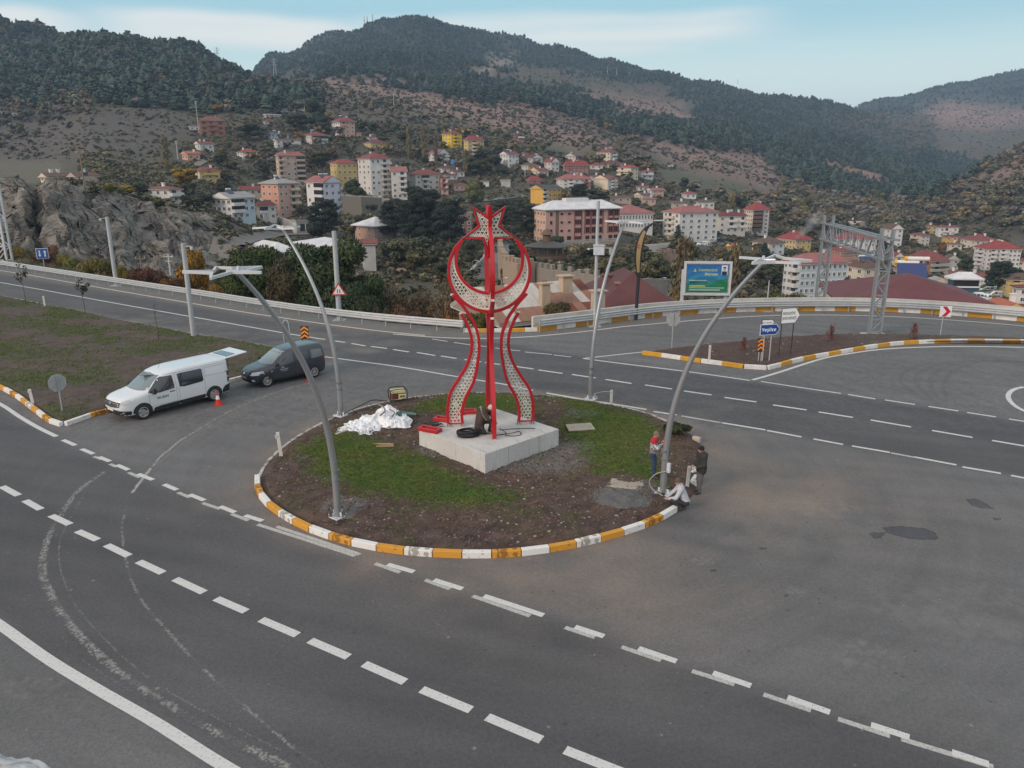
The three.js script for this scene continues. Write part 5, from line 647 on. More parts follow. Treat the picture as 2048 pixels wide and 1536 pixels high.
house('d24','hall','cream hall with a curved grey roof left of the blue shop',1848,1856,1898,594,566,'gz','grey','cream',0,{ cat: 'hall',fl: 2,peak: 556,ch: 0 });
house('d25',blk,'yellow building with balconies at the right edge of the picture',2007,2012,2075,594,560,'hip','brown','yellow',0,{ cat: 'building',fl: 3,bal: [{ a: 0.1,b: 0.5,col: 'yellow' }] });
house('d26',ho,'white house with a dark red roof in front of the yellow building',2022,2032,2080,607,577,'hip','deep','white',0,{ fl: 2,bal: [{ a: 0.4,b: 1,col: 'white' }] });
house('d27',ho,'small yellow gabled house with an orange roof just behind the guardrail',1998,2002,2046,636,618,'gz','orange','yellow',0,{ fl: 1,peak: 606,noR: true,z: 120 });
house('d28',ho,'cream house with a red roof right of the big white block',2028,2032,2062,541,523,'hip','bright','cream',0,{ fl: 2 });
house('d29','shed','low grey-walled shed with a rust roof below the red brick building',1896,1900,1926,566,549,'gx','rust','conc',0,{ fl: 1,cat: 'shed' });
house('d30',ho,'small house with a red tiled roof in front of the red brick building',1783,1800,1822,572,540,'hip','red','off','conc',{ fl: 3,phi: 35 });
house('d31',ho,'white cottage with a grey roof behind the big dark red roof',1756,1762,1802,596,577,'gx','grey','off',0,{ fl: 2 });
// ---- roofs just behind the guardrail
house('e1','large_hall','large low building with a wide dark red hipped roof right behind the guardrail',1672,1690,2000,690,618,'hip',[0.165,0.052,0.058],'cream',0,{ cat: 'building',z: 76,fl: 2,peak: 566,phi: 12,noR: true,noL: true,ch: 0,d: 15,dn: 14 });
house('e2',ho,'old house with a rusty white corrugated roof behind the gap in the guardrail',985,1006,1186,720,652,'gx',[0.44,0.40,0.37],[0.3,0.26,0.23],[0.3,0.26,0.23],{ z: 60,fl: 2,peak: 594,phi: 26,noR: true,noL: true,ch: 0,d: 9,dn: 14 });
house('e3',ho,'house with a dark maroon metal roof left of the billboard',1186,1192,1352,720,628,'hip',[0.13,0.045,0.045],'off',0,{ z: 63,fl: 2,peak: 562,phi: 8,noR: true,noL: true,ch: 0,d: 11,dn: 14 });
// rust ridges and chimneys of the nearer roofs
{ const stack = (q,px,py,z,w,hh,c) => { const p = W(px,py,z); const m = mesh('chimney',merge([box(w,hh,w * 0.8,0,0,0),box(w * 1.35,0.1,w * 1.15,0,hh / 2 + 0.16,0),box(w * 0.9,0.1,w * 0.7,0,hh / 2 + 0.06,0)]),std(c,0.9,0,{ map: texWear }),q.t); m.position.copy(q.t.worldToLocal(p.clone())); };
  for (const k of ['e1','e2','e3']) houses[k].t.updateMatrixWorld(true);
  stack(houses.e2,1089,592,63,0.75,1.8,[0.52,0.40,0.29]); stack(houses.e2,1131,578,66,0.95,2.0,[0.54,0.42,0.31]); stack(houses.e2,1196,605,61,0.9,1.6,[0.55,0.43,0.34]);
  stack(houses.e3,1243,588,66,0.9,1.6,[0.30,0.16,0.13]); stack(houses.e3,1212,566,70,0.7,1.2,[0.2,0.08,0.07]);
  const q = houses.e2,R = rng(4); const rm = [std([0.19,0.065,0.042],0.9,0,{ map: texWear }),std([0.56,0.54,0.51],0.85,0,{ map: texWear }),std([0.30,0.17,0.125],0.9,0,{ map: texWear })];
  const roof = q.t.children.find(o => o.name === 'roof'); const over = 0.6,w = q.w,d = q.d,rh = (652 - 594) / F * (60 * cP + 13 * sP),half = d / 2 + over,len = Math.hypot(half,rh - 0.18),sl = Math.atan2(rh - 0.18,half);
  const sheetG = (() => { const P = []; const n = 10; const pts = []; for (let i = 0; i <= n; i++) pts.push([i / n - 0.5,0.02 * Math.sin(i * Math.PI)]); const g = new THREE.PlaneGeometry(1,1,40,1); g.rotateX(-Math.PI / 2); const p = g.attributes.position; for (let i = 0; i < p.count; i++) p.setY(i,0.02 * Math.cos(p.getX(i) * 2 * Math.PI * 6)); g.computeVertexNormals(); return g; })();
  const n = Math.ceil((w + 1.2) / 0.95); for (let i = 0; i < n; i++) for (let j = 0; j < 3; j++) { const m = mesh('sheet',sheetG,rm[R() < clamp((i / n - 0.15) * 1.25) ? (R() < 0.6 ? 0 : 2) : (R() < 0.75 ? 1 : 2)],roof); m.scale.set(1.0,1,len / 3 * 1.06); const t = (j + 0.5) / 3; m.position.set(-over + 0.45 + i * 0.95,0.18 + 0.05 + (rh - 0.18) * (1 - t) + 0.012 * j,-d / 2 + half * t); m.rotation.set(sl,0,(R() - 0.5) * 0.02); }
}
// ---- the long pink school
house('s','school','long pink school with dark red vertical window bands and a white metal roof',1068,1091,1237,489,421,'hip','white',[0.56,0.36,0.31],[0.72,0.44,0.31],{ cat: 'school',fl: 4,noR: true,cL: 4,peak: 404,phi: 26,ch: 0,over: 0.9,trim: [0.7,0.7,0.68],skip: 0 });  // sunlit left end painted lighter than the same pink on the long front
{ const q = houses.s,w = q.w,h = q.h,red = std([0.20,0.055,0.05],0.8),put1 = (n,g,m,s,y,off,p = q.t) => { const a = mesh(n,g,m,p); put(a,faceGroupAt('R',s,y,off)); return a; };
  const X = f => f * w; mesh('recess',[box(1.2,h,0.12,X(0.15),h / 2,0.02)],FRAME_B,q.t);
  const fh = h / 4,small = (x,k,ww,wh) => { const a = put1('window',winFrame,red,x,k * fh + fh * 0.55,0.05); a.scale.set(ww,wh,1); mesh('pane',winPane,GLASS_B,a); };
  for (let k = 0; k < 4; k++) { small(X(0.07),k,0.9,1.2); if (k) { small(X(0.21),k,1.0,0.7); small(X(0.31),k,1.0,0.7); } else { small(X(0.21),0,1.6,2); small(X(0.31),0,1.6,2); } }
  for (const [a,b] of [[0.385,0.475]]) for (let k = 0; k < 4; k++) { for (let i = 0; i < 3; i++) small(X(a + (b - a) * (i + 0.5) / 3),k,1.1,1.7); }
  put1('pilaster',box(0.35,h * 0.93,0.16,0,h * 0.48,0),red,X(0.383),0,0.06); put1('pilaster',box(0.35,h * 0.93,0.16,0,h * 0.48,0),red,X(0.477),0,0.06);
  for (const c of [0.56,0.645,0.73,0.88,0.955]) { for (const s of [-1,1]) put1('pilaster',box(0.28,h * 0.72,0.16,0,h * 0.63,0),red,X(c) + s * 1.15,0,0.06); for (let k = 1; k < 4; k++) small(X(c),k,1.7,2.1); small(X(c),0,1.6,1.8); }
  const base = mesh('plinth',[box(w + 0.2,1.2,0.2,w / 2,0.6,0.06)],mW(C.conc),q.t);
  const rf = q.t.children.find(o => o.name === 'roof'); const sk = mesh('skylight',[box(9,1.2,3,0,0,0)],mR(RF.white),rf); sk.position.set(w * 0.48,3.0,-q.d * 0.55);
}
// ---- hillside restaurant with a dark roof, cupola and deck
{ const z = landZ(1092,532),c = W(1095,532,z),k = z / F * 1.0,t = thing('restaurant','hillside restaurant with dark grey roof, roof lantern and wooden veranda below the pink school','restaurant',c); const wood = std([0.13,0.075,0.045],0.8),st = std([0.36,0.31,0.26],0.9,0,{ map: texWear });
  const r = 44 * k,oct = (r0,r1,h,n = 10) => new THREE.CylinderGeometry(r0,r1,h,n); const hh = 13 * k,fl2 = 26 * k,ev = 36 * k,pk = 60 * k;
  mesh('wall',[oct(r * 0.78,r * 0.82,hh + 3).translate(0,hh / 2 - 1.5,-r)],st,t);
  mesh('deck',[oct(r * 0.98,r * 0.98,0.4).translate(0,hh,-r)],wood,t);
  mesh('inner_wall',[oct(r * 0.7,r * 0.7,ev - hh).translate(0,(hh + ev) / 2,-r)],mW(C.cream),t);
  const rails = []; for (let i = 0; i < 28; i++) { const a = i / 28 * 6.283; const m = mesh('post',bar([0,hh,0],[0,i % 2 ? ev : hh + 1.1,0],0.09),wood,t); m.position.set(Math.cos(a) * r * 0.95,0,-r + Math.sin(a) * r * 0.95); }
  for (const y of [hh + 0.55,hh + 1.1]) { const g = new THREE.TorusGeometry(r * 0.95,0.07,5,40); g.rotateX(Math.PI / 2); g.translate(0,y,-r); rails.push(g); } mesh('railing',rails,wood,t);
  for (let i = 0; i < 16; i++) { const a = i / 16 * 6.283,m = mesh('window',winFrame,wood,t); m.position.set(Math.cos(a) * r * 0.705,(hh + ev) / 2,-r + Math.sin(a) * r * 0.705); m.rotation.y = -a + Math.PI / 2; m.scale.set(1.8,1.9,1); mesh('pane',winPane,GLASS,m); }
  const rf = mesh('roof',[oct(r * 0.22,r * 1.08,pk - ev - 2,10).translate(0,(pk - 2 + ev) / 2,-r)],mR([0.085,0.082,0.078]),t);
  mesh('lantern',[oct(r * 0.2,r * 0.2,2.2,10).translate(0,pk - 1.2,-r)],wood,rf); mesh('lantern_roof',[oct(0.1,r * 0.34,1.6,10).translate(0,pk + 0.6,-r)],mR([0.16,0.10,0.075]),rf);
}
// ---- stone walls, terraces
const stoneTex = dataTex(256,256,(u,v,o) => { const row = Math.floor(v * 16),x = u * 10 + (row % 2) * 0.5,fx = x - Math.floor(x),fy = v * 16 - row; const e = Math.min(fx,1 - fx) < 0.05 || Math.min(fy,1 - fy) < 0.09; const k = (Math.imul(Math.floor(x) % 10 * 31 + row * 17 + 5,2654435761) >>> 24) / 255; const n = tileNoise(u,v,32,4,3); const t = e ? 120 : 170 + 60 * k + 40 * (n - 0.5); o[0] = t; o[1] = t * 0.97; o[2] = t * 0.93; });
function wallRun(name,label,pts,topPx,color,o = {}) {   // pts: [px, py of the foot]; height in metres
  const P = pts.map(([x,y]) => { const z = o.z || landZ(x,y); return W(x,y,z); }),t = thing(name,label,'wall',P[0],0,o.group); const st = stoneTex.clone(); st.repeat.set(0.25,0.25); const m = std(color,0.95,0,{ map: o.plain ? texWear : st,bumpMap: o.plain ? null : st,bumpScale: 0.05 });
  const gs = [],mer = box(0.9,0.9,o.th || 0.7,0,0.45,0),R = rng(pts.length + 7); P.forEach((a,i) => { if (!i) return; const b = P[i - 1],L = Math.hypot(a.x - b.x,a.z - b.z),n = Math.max(1,Math.round(L / 2.2)); for (let k = 0; k < n; k++) { const q = b.clone().lerp(a,(k + 0.5) / n).sub(P[0]); const g = uvScale(box(L / n + 0.02,topPx + 4,o.th || 0.7,0,(topPx - 4) / 2,0)); const an = -Math.atan2(a.z - b.z,a.x - b.x); g.rotateY(an); g.translate(q.x,q.y,q.z); gs.push(g); if (o.merlon && k % 1 === 0) { const mm = mesh('merlon',mer,m,t); mm.position.set(q.x,q.y + topPx,q.z); mm.rotation.y = an; mm.scale.y = 0.7 + 0.6 * R(); } } }); mesh('wall_body',gs,m,t); return t;
}
wallRun('castle_wall','crenellated grey stone wall running below the hillside restaurant',[[1066,582],[1110,592],[1150,598],[1200,606]],5.0,[0.34,0.31,0.28],{ merlon: true });
wallRun('castle_wall','curved warm stone bastion wall seen through the crescent',[[1000,530],[1002,556],[1012,578],[1040,588],[1066,584]],6.0,[0.46,0.37,0.29],{ merlon: true,th: 1.2 });
wallRun('retaining_wall','long grey stone retaining wall below the white tower block',[[687,432],[725,433],[764,434]],7.5,[0.27,0.25,0.22]);
wallRun('retaining_wall','pale concrete retaining wall at the foot of the tall white tower',[[692,404],[735,408],[790,414]],3.4,[0.36,0.34,0.31],{ plain: true });
wallRun('terrace_wall','smooth pale concrete wall under the salmon block',[[528,446],[560,452],[592,464]],3.4,[0.52,0.50,0.47],{ plain: true });
wallRun('retaining_wall','white wall with a dark red band left of the billboard',[[1282,515],[1312,513],[1342,510]],4.0,[0.62,0.60,0.57],{ plain: true });
wallRun('garden_wall','low pale stone wall along the slope right of the castle wall',[[1210,536],[1270,541],[1330,545]],1.0,[0.42,0.40,0.36]);
wallRun('retaining_wall','grey block retaining wall below the bare trees left of the billboard',[[1284,604],[1320,606],[1368,606]],4.6,[0.30,0.29,0.27]);
wallRun('garden_wall','pale broken stone wall at the top of the brown slope behind the guardrail',[[778,540],[830,546],[880,552]],0.8,[0.45,0.40,0.34]);
wallRun('garden_wall','pale kerb wall along the left side of the street seen through the crescent',[[938,552],[962,524],[984,500]],0.9,[0.5,0.48,0.44],{ plain: true });
{ const c = onLand(1326,548,landZ(1326,548)),t = thing('ruined_tower','ruined square brown stone tower left of the billboard','tower',c,0.3); const st = stoneTex.clone(); st.repeat.set(0.3,0.3); const m = std([0.33,0.25,0.21],0.95,0,{ map: st,bumpMap: st,bumpScale: 0.05 }); const w = 6,hh = 5.5; mesh('wall',[uvScale(box(w,hh + 4,w,0,(hh - 4) / 2,0))],m,t); const R = rng(6); for (let i = 0; i < 5; i++) { const a = mesh('merlon',uvScale(box(0.8,1.2,0.8)),m,t); a.position.set(-w / 2 + 0.4 + i * 1.3,hh + 0.5 * R() + 0.2,w / 2 - 0.4); } mesh('opening',[box(1,1.6,0.1,-1.2,3,w / 2 + 0.02),box(1,1.6,0.1,1.3,3,w / 2 + 0.02)],DARK,t); }
// ---- streets and paths on the slopes
function landRibbon(name,pts,width,mat) { const W0 = pts.map(([x,y,wd]) => { const z = landZ(x,y); const p = onLand(x,y,z); return [p.x,p.z,wd || width]; }); const c = new THREE.CatmullRomCurve3(W0.map(p => new THREE.Vector3(p[0],p[2],p[1])),false,'centripetal'); const n = Math.ceil(c.getLength() / 2),S = c.getSpacedPoints(n); const pos = [],uv = [],idx = []; S.forEach((p,i) => { const a = S[Math.max(0,i - 1)],b = S[Math.min(n,i + 1)],l = Math.hypot(b.x - a.x,b.z - a.z) || 1,nx = (b.z - a.z) / l,nz = -(b.x - a.x) / l; let yc = H(p.x,p.z); for (let k = -3; k <= 3; k++) { const x = p.x + nx * k / 6 * p.y,z = p.z + nz * k / 6 * p.y; pos.push(x,Math.max(H(x,z),yc * 0.6 + H(x,z) * 0.4) + 0.22,z); uv.push(x,z); } if (i) for (let k = 0; k < 6; k++) { const q = (i - 1) * 7 + k; idx.push(q,q + 7,q + 1,q + 1,q + 7,q + 8); } }); const g = new THREE.BufferGeometry(); g.setAttribute('position',new THREE.Float32BufferAttribute(pos,3)); g.setAttribute('uv',new THREE.Float32BufferAttribute(uv,2)); g.setIndex(idx); g.computeVertexNormals(); return struct(mesh(name,g,mat)); }
const streetMat = std([0.20,0.195,0.19],0.9,0,{ map: texFine,side: THREE.DoubleSide }),gravMat = std([0.235,0.215,0.19],0.95,0,{ map: texFine,side: THREE.DoubleSide });
landRibbon('street',[[985,560],[988,535],[994,510],[1002,490]],9,streetMat);
landRibbon('gravel_path',[[408,542],[418,522],[440,502],[475,486],[520,475],[575,470],[630,468]],5.5,gravMat);
landRibbon('dirt_path',[[392,332],[420,318],[450,312],[490,322]],4,gravMat);
landRibbon('street',[[890,402],[935,404],[1000,398],[1050,392]],5,streetMat);
landRibbon('street',[[1925,614],[1950,596],[1985,584],[2010,578]],9,streetMat);
landRibbon('street',[[1370,498],[1420,490],[1470,486]],8,streetMat);
console.log('town things',scene.children.length);
// ---------------------------------------------------------------- trees and bushes one can tell apart
const BARK = std([0.13,0.105,0.085],0.95,0,{ map: texWear });
function branches(seed,o = {}) { const R = rng(seed),gs = [],tips = []; const go = (p,d,L,r,lv) => { const q = p.clone().addScaledVector(d,L); gs.push(new THREE.CylinderGeometry(r * 0.62,r,L,lv ? 4 : 7,1,true).translate(0,L / 2,0).applyQuaternion(new THREE.Quaternion().setFromUnitVectors(new THREE.Vector3(0,1,0),d)).translate(p.x,p.y,p.z)); if (lv >= (o.lv ?? 4)) { tips.push(q); return; } const n = lv ? (o.n ?? 3) : (o.n0 ?? 4); for (let i = 0; i < n; i++) { const a = R() * 6.283,sp = (o.sp ?? 0.55) * (0.5 + R()); const v = new THREE.Vector3(Math.cos(a) * sp,0,Math.sin(a) * sp).add(d).add(new THREE.Vector3(0,o.up ?? 0.25,0)).normalize(); go(p.clone().lerp(q,0.45 + 0.55 * R()),v,L * (0.55 + 0.25 * R()),r * 0.55,lv + 1); } }; go(new THREE.Vector3(0,-0.15,0),new THREE.Vector3((R() - 0.5) * 0.1,1,(R() - 0.5) * 0.1).normalize(),o.trunk ?? 0.42,o.r ?? 0.03,0); return { g: merge(gs),tips }; }
const leafM = {}; const LM = c => leafM[c] ||= leafMat(c);
const crownT = {
  near: [1,2,3].map(s => leafCloud(100 + s,42000,0.0165,[...lumps(s * 9,16,0.30,0.10,0.86,0.11,0.19),...lumps(s * 9 + 1,10,0.36,0.06,0.6,0.1,0.17)],{ droop: -0.35,aspect: 0.4 })),
  mid: [1,2,3].map(s => leafCloud(120 + s,6500,0.027,lumps(s * 5,15,0.28,0.26,0.88,0.09,0.16),{ aspect: 0.6 })),
  far: [1,2,3].map(s => leafCloud(140 + s,1700,0.045,lumps(s * 7,10,0.28,0.24,0.86,0.11,0.18),{ aspect: 0.7 })),
  bush: [1,2,3].map(s => leafCloud(160 + s,9000,0.024,lumps(s * 11,17,0.42,0.04,0.78,0.12,0.2),{ aspect: 0.45,droop: 0.5 })),
  pine: [1,2].map(s => { const R = rng(180 + s),b = []; for (let i = 0; i < 26; i++) { const y = 0.3 + 0.66 * i / 26,w = 0.30 * Math.sqrt(1 - Math.pow((y - 0.5) / 0.52,2) * 0.8),a = i * 2.4 + R(); b.push([Math.cos(a) * w * (0.4 + 0.5 * R()),y,Math.sin(a) * w * (0.4 + 0.5 * R()),0.09 + 0.07 * R(),0.42]); } return leafCloud(180 + s,9000,0.021,b,{ aspect: 0.35 }); }),
  spruce: [1,2].map(s => { const R = rng(190 + s),b = []; for (let i = 0; i < 30; i++) { const y = 0.08 + 0.9 * i / 30,w = 0.22 * (1 - y) + 0.01,a = i * 2.4; b.push([Math.cos(a) * w * 0.7,y,Math.sin(a) * w * 0.7,0.045 + 0.09 * (1 - y),0.5]); } return leafCloud(190 + s,4000,0.025,b,{ aspect: 0.3,droop: -0.3 }); }),
  poplar: [1,2].map(s => { const R = rng(200 + s),b = []; for (let i = 0; i < 22; i++) { const y = 0.12 + 0.86 * i / 22,w = 0.055 * Math.sin(Math.PI * (0.15 + 0.8 * y)); b.push([(R() - 0.5) * w,y,(R() - 0.5) * w,0.05 + 0.02 * R(),1.3]); } return leafCloud(200 + s,900,0.035,b,{ aspect: 0.22,droop: 1.2 }); }),
  spare: [1,2].map(s => leafCloud(220 + s,4200,0.018,lumps(s * 13,14,0.33,0.2,0.9,0.1,0.2),{ aspect: 0.5 })),
};
const limbT = { near: [1,2].map(s => branches(s,{ lv: 3,r: 0.028,trunk: 0.3 }).g),mid: [1,2].map(s => branches(10 + s,{ lv: 2,r: 0.028,trunk: 0.4,n0: 5 }).g),far: [branches(20,{ lv: 1,r: 0.03,trunk: 0.45 }).g],bush: [branches(30,{ lv: 3,r: 0.018,trunk: 0.12,n0: 7,sp: 0.9 }).g],bare: [1,2,3].map(s => branches(40 + s,{ lv: 5,r: 0.02,trunk: 0.26,n0: 5,n: 3,sp: 0.6,up: 0.3 }).g),pine: [merge([bar([0,-0.15,0],[0.01,0.95,0],0.02,0.006,7),...[0.4,0.5,0.6,0.7].map((y,i) => bar([0,y - 0.06,0],[Math.cos(i * 2.4) * 0.24,y,Math.sin(i * 2.4) * 0.24],0.007,0.003,5))])],poplar: [branches(60,{ lv: 3,r: 0.016,trunk: 0.5,n0: 9,n: 3,sp: 0.13,up: 1.2 }).g] };
limbT.spruce = limbT.pine; limbT.spare = limbT.bare;
const treeSpots = [];
const CROWN_OF = { near: 'near',mid: 'mid',far: 'far',bush: 'bush',pine: 'pine',spruce: 'spruce',poplar: 'poplar',spare: 'spare' };
let tk = 0;
function tree(kind,name,label,px,basePy,topPy,wPx,col,o = {}) {
  const z = o.z || landZ(px,basePy),c = o.z ? onLand(px,basePy,z) : W(px,basePy,z); if (o.z) c.y = H(c.x,c.z); const d = z * cP + (EYE - c.y) * sP; const tp = W(px,topPy,z).y,h = Math.max(1,tp - c.y),w = wPx / F * d;
  const t = thing(name,label,o.cat || (kind === 'bush' ? 'bush' : 'tree'),c,(tk * 2.39) % 6.28,o.group); const cg = crownT[kind],lg = limbT[kind]; const v = tk++;
  const wid = { near: 0.86,mid: 0.74,far: 0.74,bush: 1.12,pine: 0.7,spruce: 0.5,poplar: 0.16,spare: 0.85 }[kind]; const sx = w / h / wid;
  t.scale.set(h * sx,h,h * sx);
  mesh(kind === 'bush' ? 'stems' : 'trunk',lg[v % lg.length],BARK,t);
  if (!o.bare) mesh(kind === 'bush' ? 'foliage' : 'crown',cg[(o.v ?? v) % cg.length],LM(col),t);
  treeSpots.push([c.x,c.z]); return t;
}
const col = { walnut: [0.040,0.060,0.022],walnutB: [0.058,0.050,0.024],olive: [0.085,0.085,0.036],gold: [0.26,0.165,0.016],orange: [0.24,0.115,0.02],yg: [0.155,0.15,0.035],green: [0.05,0.07,0.028],dark: [0.024,0.038,0.028],darkB: [0.028,0.046,0.040],brown: [0.11,0.072,0.036],redb: [0.10,0.045,0.032],grey: [0.12,0.112,0.082],straw: [0.17,0.145,0.075] };
// big walnuts behind the guardrail
tree('near','walnut_tree','large dark green walnut tree behind the grey pole with the warning triangle',672,690,446,240,col.walnut,{ z: 79 });
tree('near','walnut_tree','bright green walnut tree left of the brown-leaved one behind the guardrail',525,700,488,180,[0.040,0.062,0.016],{ z: 80 });
tree('near','walnut_tree','brownish walnut tree between two green ones behind the guardrail',596,700,478,130,col.walnutB,{ z: 76 });
tree('near','walnut_tree','lower dark green walnut tree on the right of the walnut clump',738,700,530,135,[0.032,0.052,0.022],{ z: 73 });
tree('near','walnut_tree','green walnut tree low at the left end of the walnut clump',470,700,535,100,[0.045,0.065,0.02],{ z: 84 });
// brown thicket
for (const [px,top,w,z,c2,l] of [[792,568,80,74,col.brown,'bare reddish-brown tree at the left of the brown thicket behind the guardrail'],[845,540,110,78,col.brown,'tall bare brown tree in the middle of the thicket behind the guardrail'],[893,560,90,72,[0.12,0.085,0.045],'bare tan tree at the right of the brown thicket'],[815,590,70,66,col.redb,'low dark reddish tree at the front of the brown thicket']]) tree('spare','bare_tree',l,px,700,top,w,c2,{ z });
for (const [px,top,w,z,c2,l] of [[800,585,110,70,[0.115,0.07,0.04],'reddish-brown bush filling the left part of the brown thicket'],[848,575,110,72,[0.125,0.08,0.045],'tall reddish-brown bush filling the middle of the thicket'],[900,580,90,69,[0.13,0.09,0.055],'pale brown bush filling the right part of the thicket'],[770,590,70,68,[0.085,0.065,0.035],'brown bush under the bare trees beside the walnut clump'],[865,610,80,64,[0.10,0.065,0.03],'russet bush just behind the guardrail left of the sculpture'],[905,622,50,60,col.orange,'small orange bush behind the end of the left guardrail'],[960,606,90,60,[0.10,0.10,0.018],'yellow-green bush seen through the legs of the sculpture'],[930,600,60,66,col.yg,'yellowish bush left of the sculpture legs'],[1125,594,120,56.4,[0.062,0.055,0.022],'dark olive bush in front of the rusty corrugated roof']]) tree('bush','bush',l,px,700,top,w,c2,{ z });
// autumn bushes along the upper road
for (const [px,top,w,z,c2,l] of [[40,458,90,108,[0.16,0.115,0.03],'tall yellowish bush beside the left gantry tower'],[122,472,70,104,[0.15,0.08,0.045],'reddish bush behind the blue lane sign'],[165,498,70,96,col.yg,'yellow-green bush right of the blue lane sign'],[222,500,120,88,[0.14,0.125,0.03],'large olive-yellow bush behind the leaning lamp pole'],[262,512,60,84,[0.15,0.11,0.02],'golden bush right of the leaning lamp pole'],[312,520,90,82,col.redb,'dark wine-red bush below the rock bluff'],[352,545,70,76,[0.15,0.08,0.03],'low rusty bush left of the thick grey pole'],[404,478,62,86,[0.24,0.125,0.015],'tall orange tree just left of the star of the front lamp'],[430,555,70,74,[0.20,0.115,0.02],'low orange bush under the star of the front lamp'],[375,540,60,82,[0.075,0.07,0.028],'dark olive bush beside the tall orange tree']]) tree(px === 404 ? 'mid' : 'bush',px === 404 ? 'autumn_tree' : 'bush',l,px,700,top,w,c2,{ z });
// trees on the bluff and the left slope
tree('mid','golden_tree','big golden autumn tree beside the yellowish villa',372,377,329,62,col.gold);
tree('far','golden_tree','small bright orange tree high on the left slope',434,228,203,24,col.orange);
tree('far','yellow_tree','yellow tree among green ones on top of the bluff',258,390,366,30,[0.24,0.19,0.02]);
tree('far','yellow_tree','pale yellow tree left of the yellow one on the bluff',218,388,364,34,[0.16,0.145,0.03]);
tree('far','dark_tree','dark green tree in front of the white house on the bluff',122,378,352,26,col.dark,{ z: 222 });
tree('far','dark_tree','dark green tree between the yellow trees and the lone white house',283,392,360,34,[0.04,0.058,0.035]);
tree('far','olive_tree','olive tree below the lone white house on the slope',316,418,396,34,col.olive);
tree('far','olive_tree','greenish tree at the edge of the bluff right of the wooden pole',190,390,366,28,col.olive);
tree('far','olive_tree','yellowish tree in front of the white house on the bluff',100,378,362,18,col.yg,{ z: 222 });
tree('poplar','poplar','bare poplar left of the golden tree',336,345,274,16,col.straw);
tree('poplar','poplar','tallest bare poplar above the narrow white block',819,318,250,13,col.straw);
tree('poplar','poplar','bare poplar right of the tallest one above the grey block',848,322,255,13,col.straw);
tree('poplar','poplar','short bare poplar beside the white gabled house',872,330,268,11,col.grey);
tree('poplar','poplar','bare poplar in front of the mustard tower block',931,352,300,13,col.straw);
tree('mid','dark_tree','tall dark green tree right of the small cream house on the upper slope',632,262,194,46,[0.032,0.05,0.03]);
tree('mid','dark_tree','rounded dark green tree below the small cream house',598,262,222,52,[0.04,0.058,0.032]);
tree('mid','dark_tree','dark green tree left of the pink and white apartment house',655,270,226,44,[0.035,0.053,0.03]);
tree('mid','dark_tree','bushy green tree behind the white gabled house',500,282,244,60,[0.05,0.062,0.036]);
tree('mid','olive_tree','olive tree between the tan tower and the yellow block',640,335,296,60,col.olive);
tree('mid','green_tree','round green tree in front of the white tower block',712,402,352,46,[0.045,0.062,0.024]);
tree('mid','green_tree','dark green trees cluster below the mustard tower',955,352,318,50,[0.05,0.06,0.025]);
tree('far','yellow_tree','yellowing tree right of the mustard tower',975,345,322,26,[0.15,0.125,0.03]);
tree('mid','green_tree','tall yellow-green tree above the star of the sculpture',946,418,351,46,[0.125,0.135,0.05]);
// pines
tree('pine','pine_tree','dark pine in front of the lilac block',652,488,396,74,col.dark);
tree('pine','pine_tree','dark pine at the corner of the brown block with the white roof',790,488,396,72,col.dark,{ v: 1 });
tree('pine','pine_tree','tall dark pine in the middle of the pine group',848,500,372,84,col.dark,{ v: 0 });
tree('pine','pine_tree','dark pine at the right of the pine group',900,505,392,80,[0.026,0.04,0.03],{ v: 1 });
tree('pine','pine_tree','dark pine behind the others in the pine group',872,490,398,70,[0.03,0.045,0.033],{ v: 1 });
tree('pine','pine_tree','dark pine left of the sculpture star',822,496,400,60,[0.03,0.044,0.032],{ v: 0 });
tree('pine','pine_tree','dark pine right of the sculpture star',1010,470,396,80,[0.036,0.05,0.034]);
tree('pine','pine_tree','dark pine between the sculpture star and the pink school',1045,478,404,60,[0.04,0.052,0.034]);
tree('pine','pine_tree','dark pine behind the orange-yellow block',1158,402,366,44,col.dark);
tree('mid','green_tree','dark tree behind the school roof',1190,405,376,54,[0.05,0.058,0.034]);
tree('mid','willow_tree','large grey-green tree on the slope below the pine group',826,556,463,104,[0.085,0.088,0.048]);
tree('mid','olive_tree','olive tree left of the street seen through the crescent',944,534,474,48,[0.06,0.068,0.034]);
tree('mid','olive_tree','wide olive tree below the right part of the pink school',1180,546,482,78,[0.085,0.08,0.04]);
tree('mid','yellow_tree','small yellow tree at the left end of the pink school',1060,470,432,24,[0.10,0.095,0.025]);
tree('far','straw_tree','straw-coloured tree in front of the orange-yellow block',1133,410,370,22,col.straw);
tree('spruce','spruce_tree','spruce in front of the white five-storey block',1355,486,448,26,col.darkB);
tree('spruce','spruce_tree','spruce in front of the brown-roofed white house',1527,518,484,30,col.darkB);
tree('spruce','spruce_tree','dark slim conifer in front of the white school wing',1280,462,430,14,col.dark);
tree('poplar','poplar','thick straw-coloured poplar behind the left post of the billboard',1360,640,478,50,[0.14,0.115,0.05],{ z: 130 });
tree('poplar','poplar','greyer straw-coloured poplar behind the right post of the billboard',1462,640,488,34,[0.14,0.12,0.075],{ z: 135 });
tree('bush','bush','large green bush behind the guardrail below the arching front lamp',1530,660,560,130,[0.05,0.062,0.026],{ z: 95 });
tree('bush','bush','green bush under the billboard',1410,650,580,70,[0.075,0.078,0.03],{ z: 80 });
tree('mid','ivy_tree','ivy-covered tree in front of the cream building behind the gantry',1688,640,538,36,[0.045,0.05,0.024],{ z: 150 });
tree('mid','ivy_tree','brownish ivy-covered tree right of the greener one behind the gantry',1712,640,545,34,[0.07,0.06,0.03],{ z: 152 });
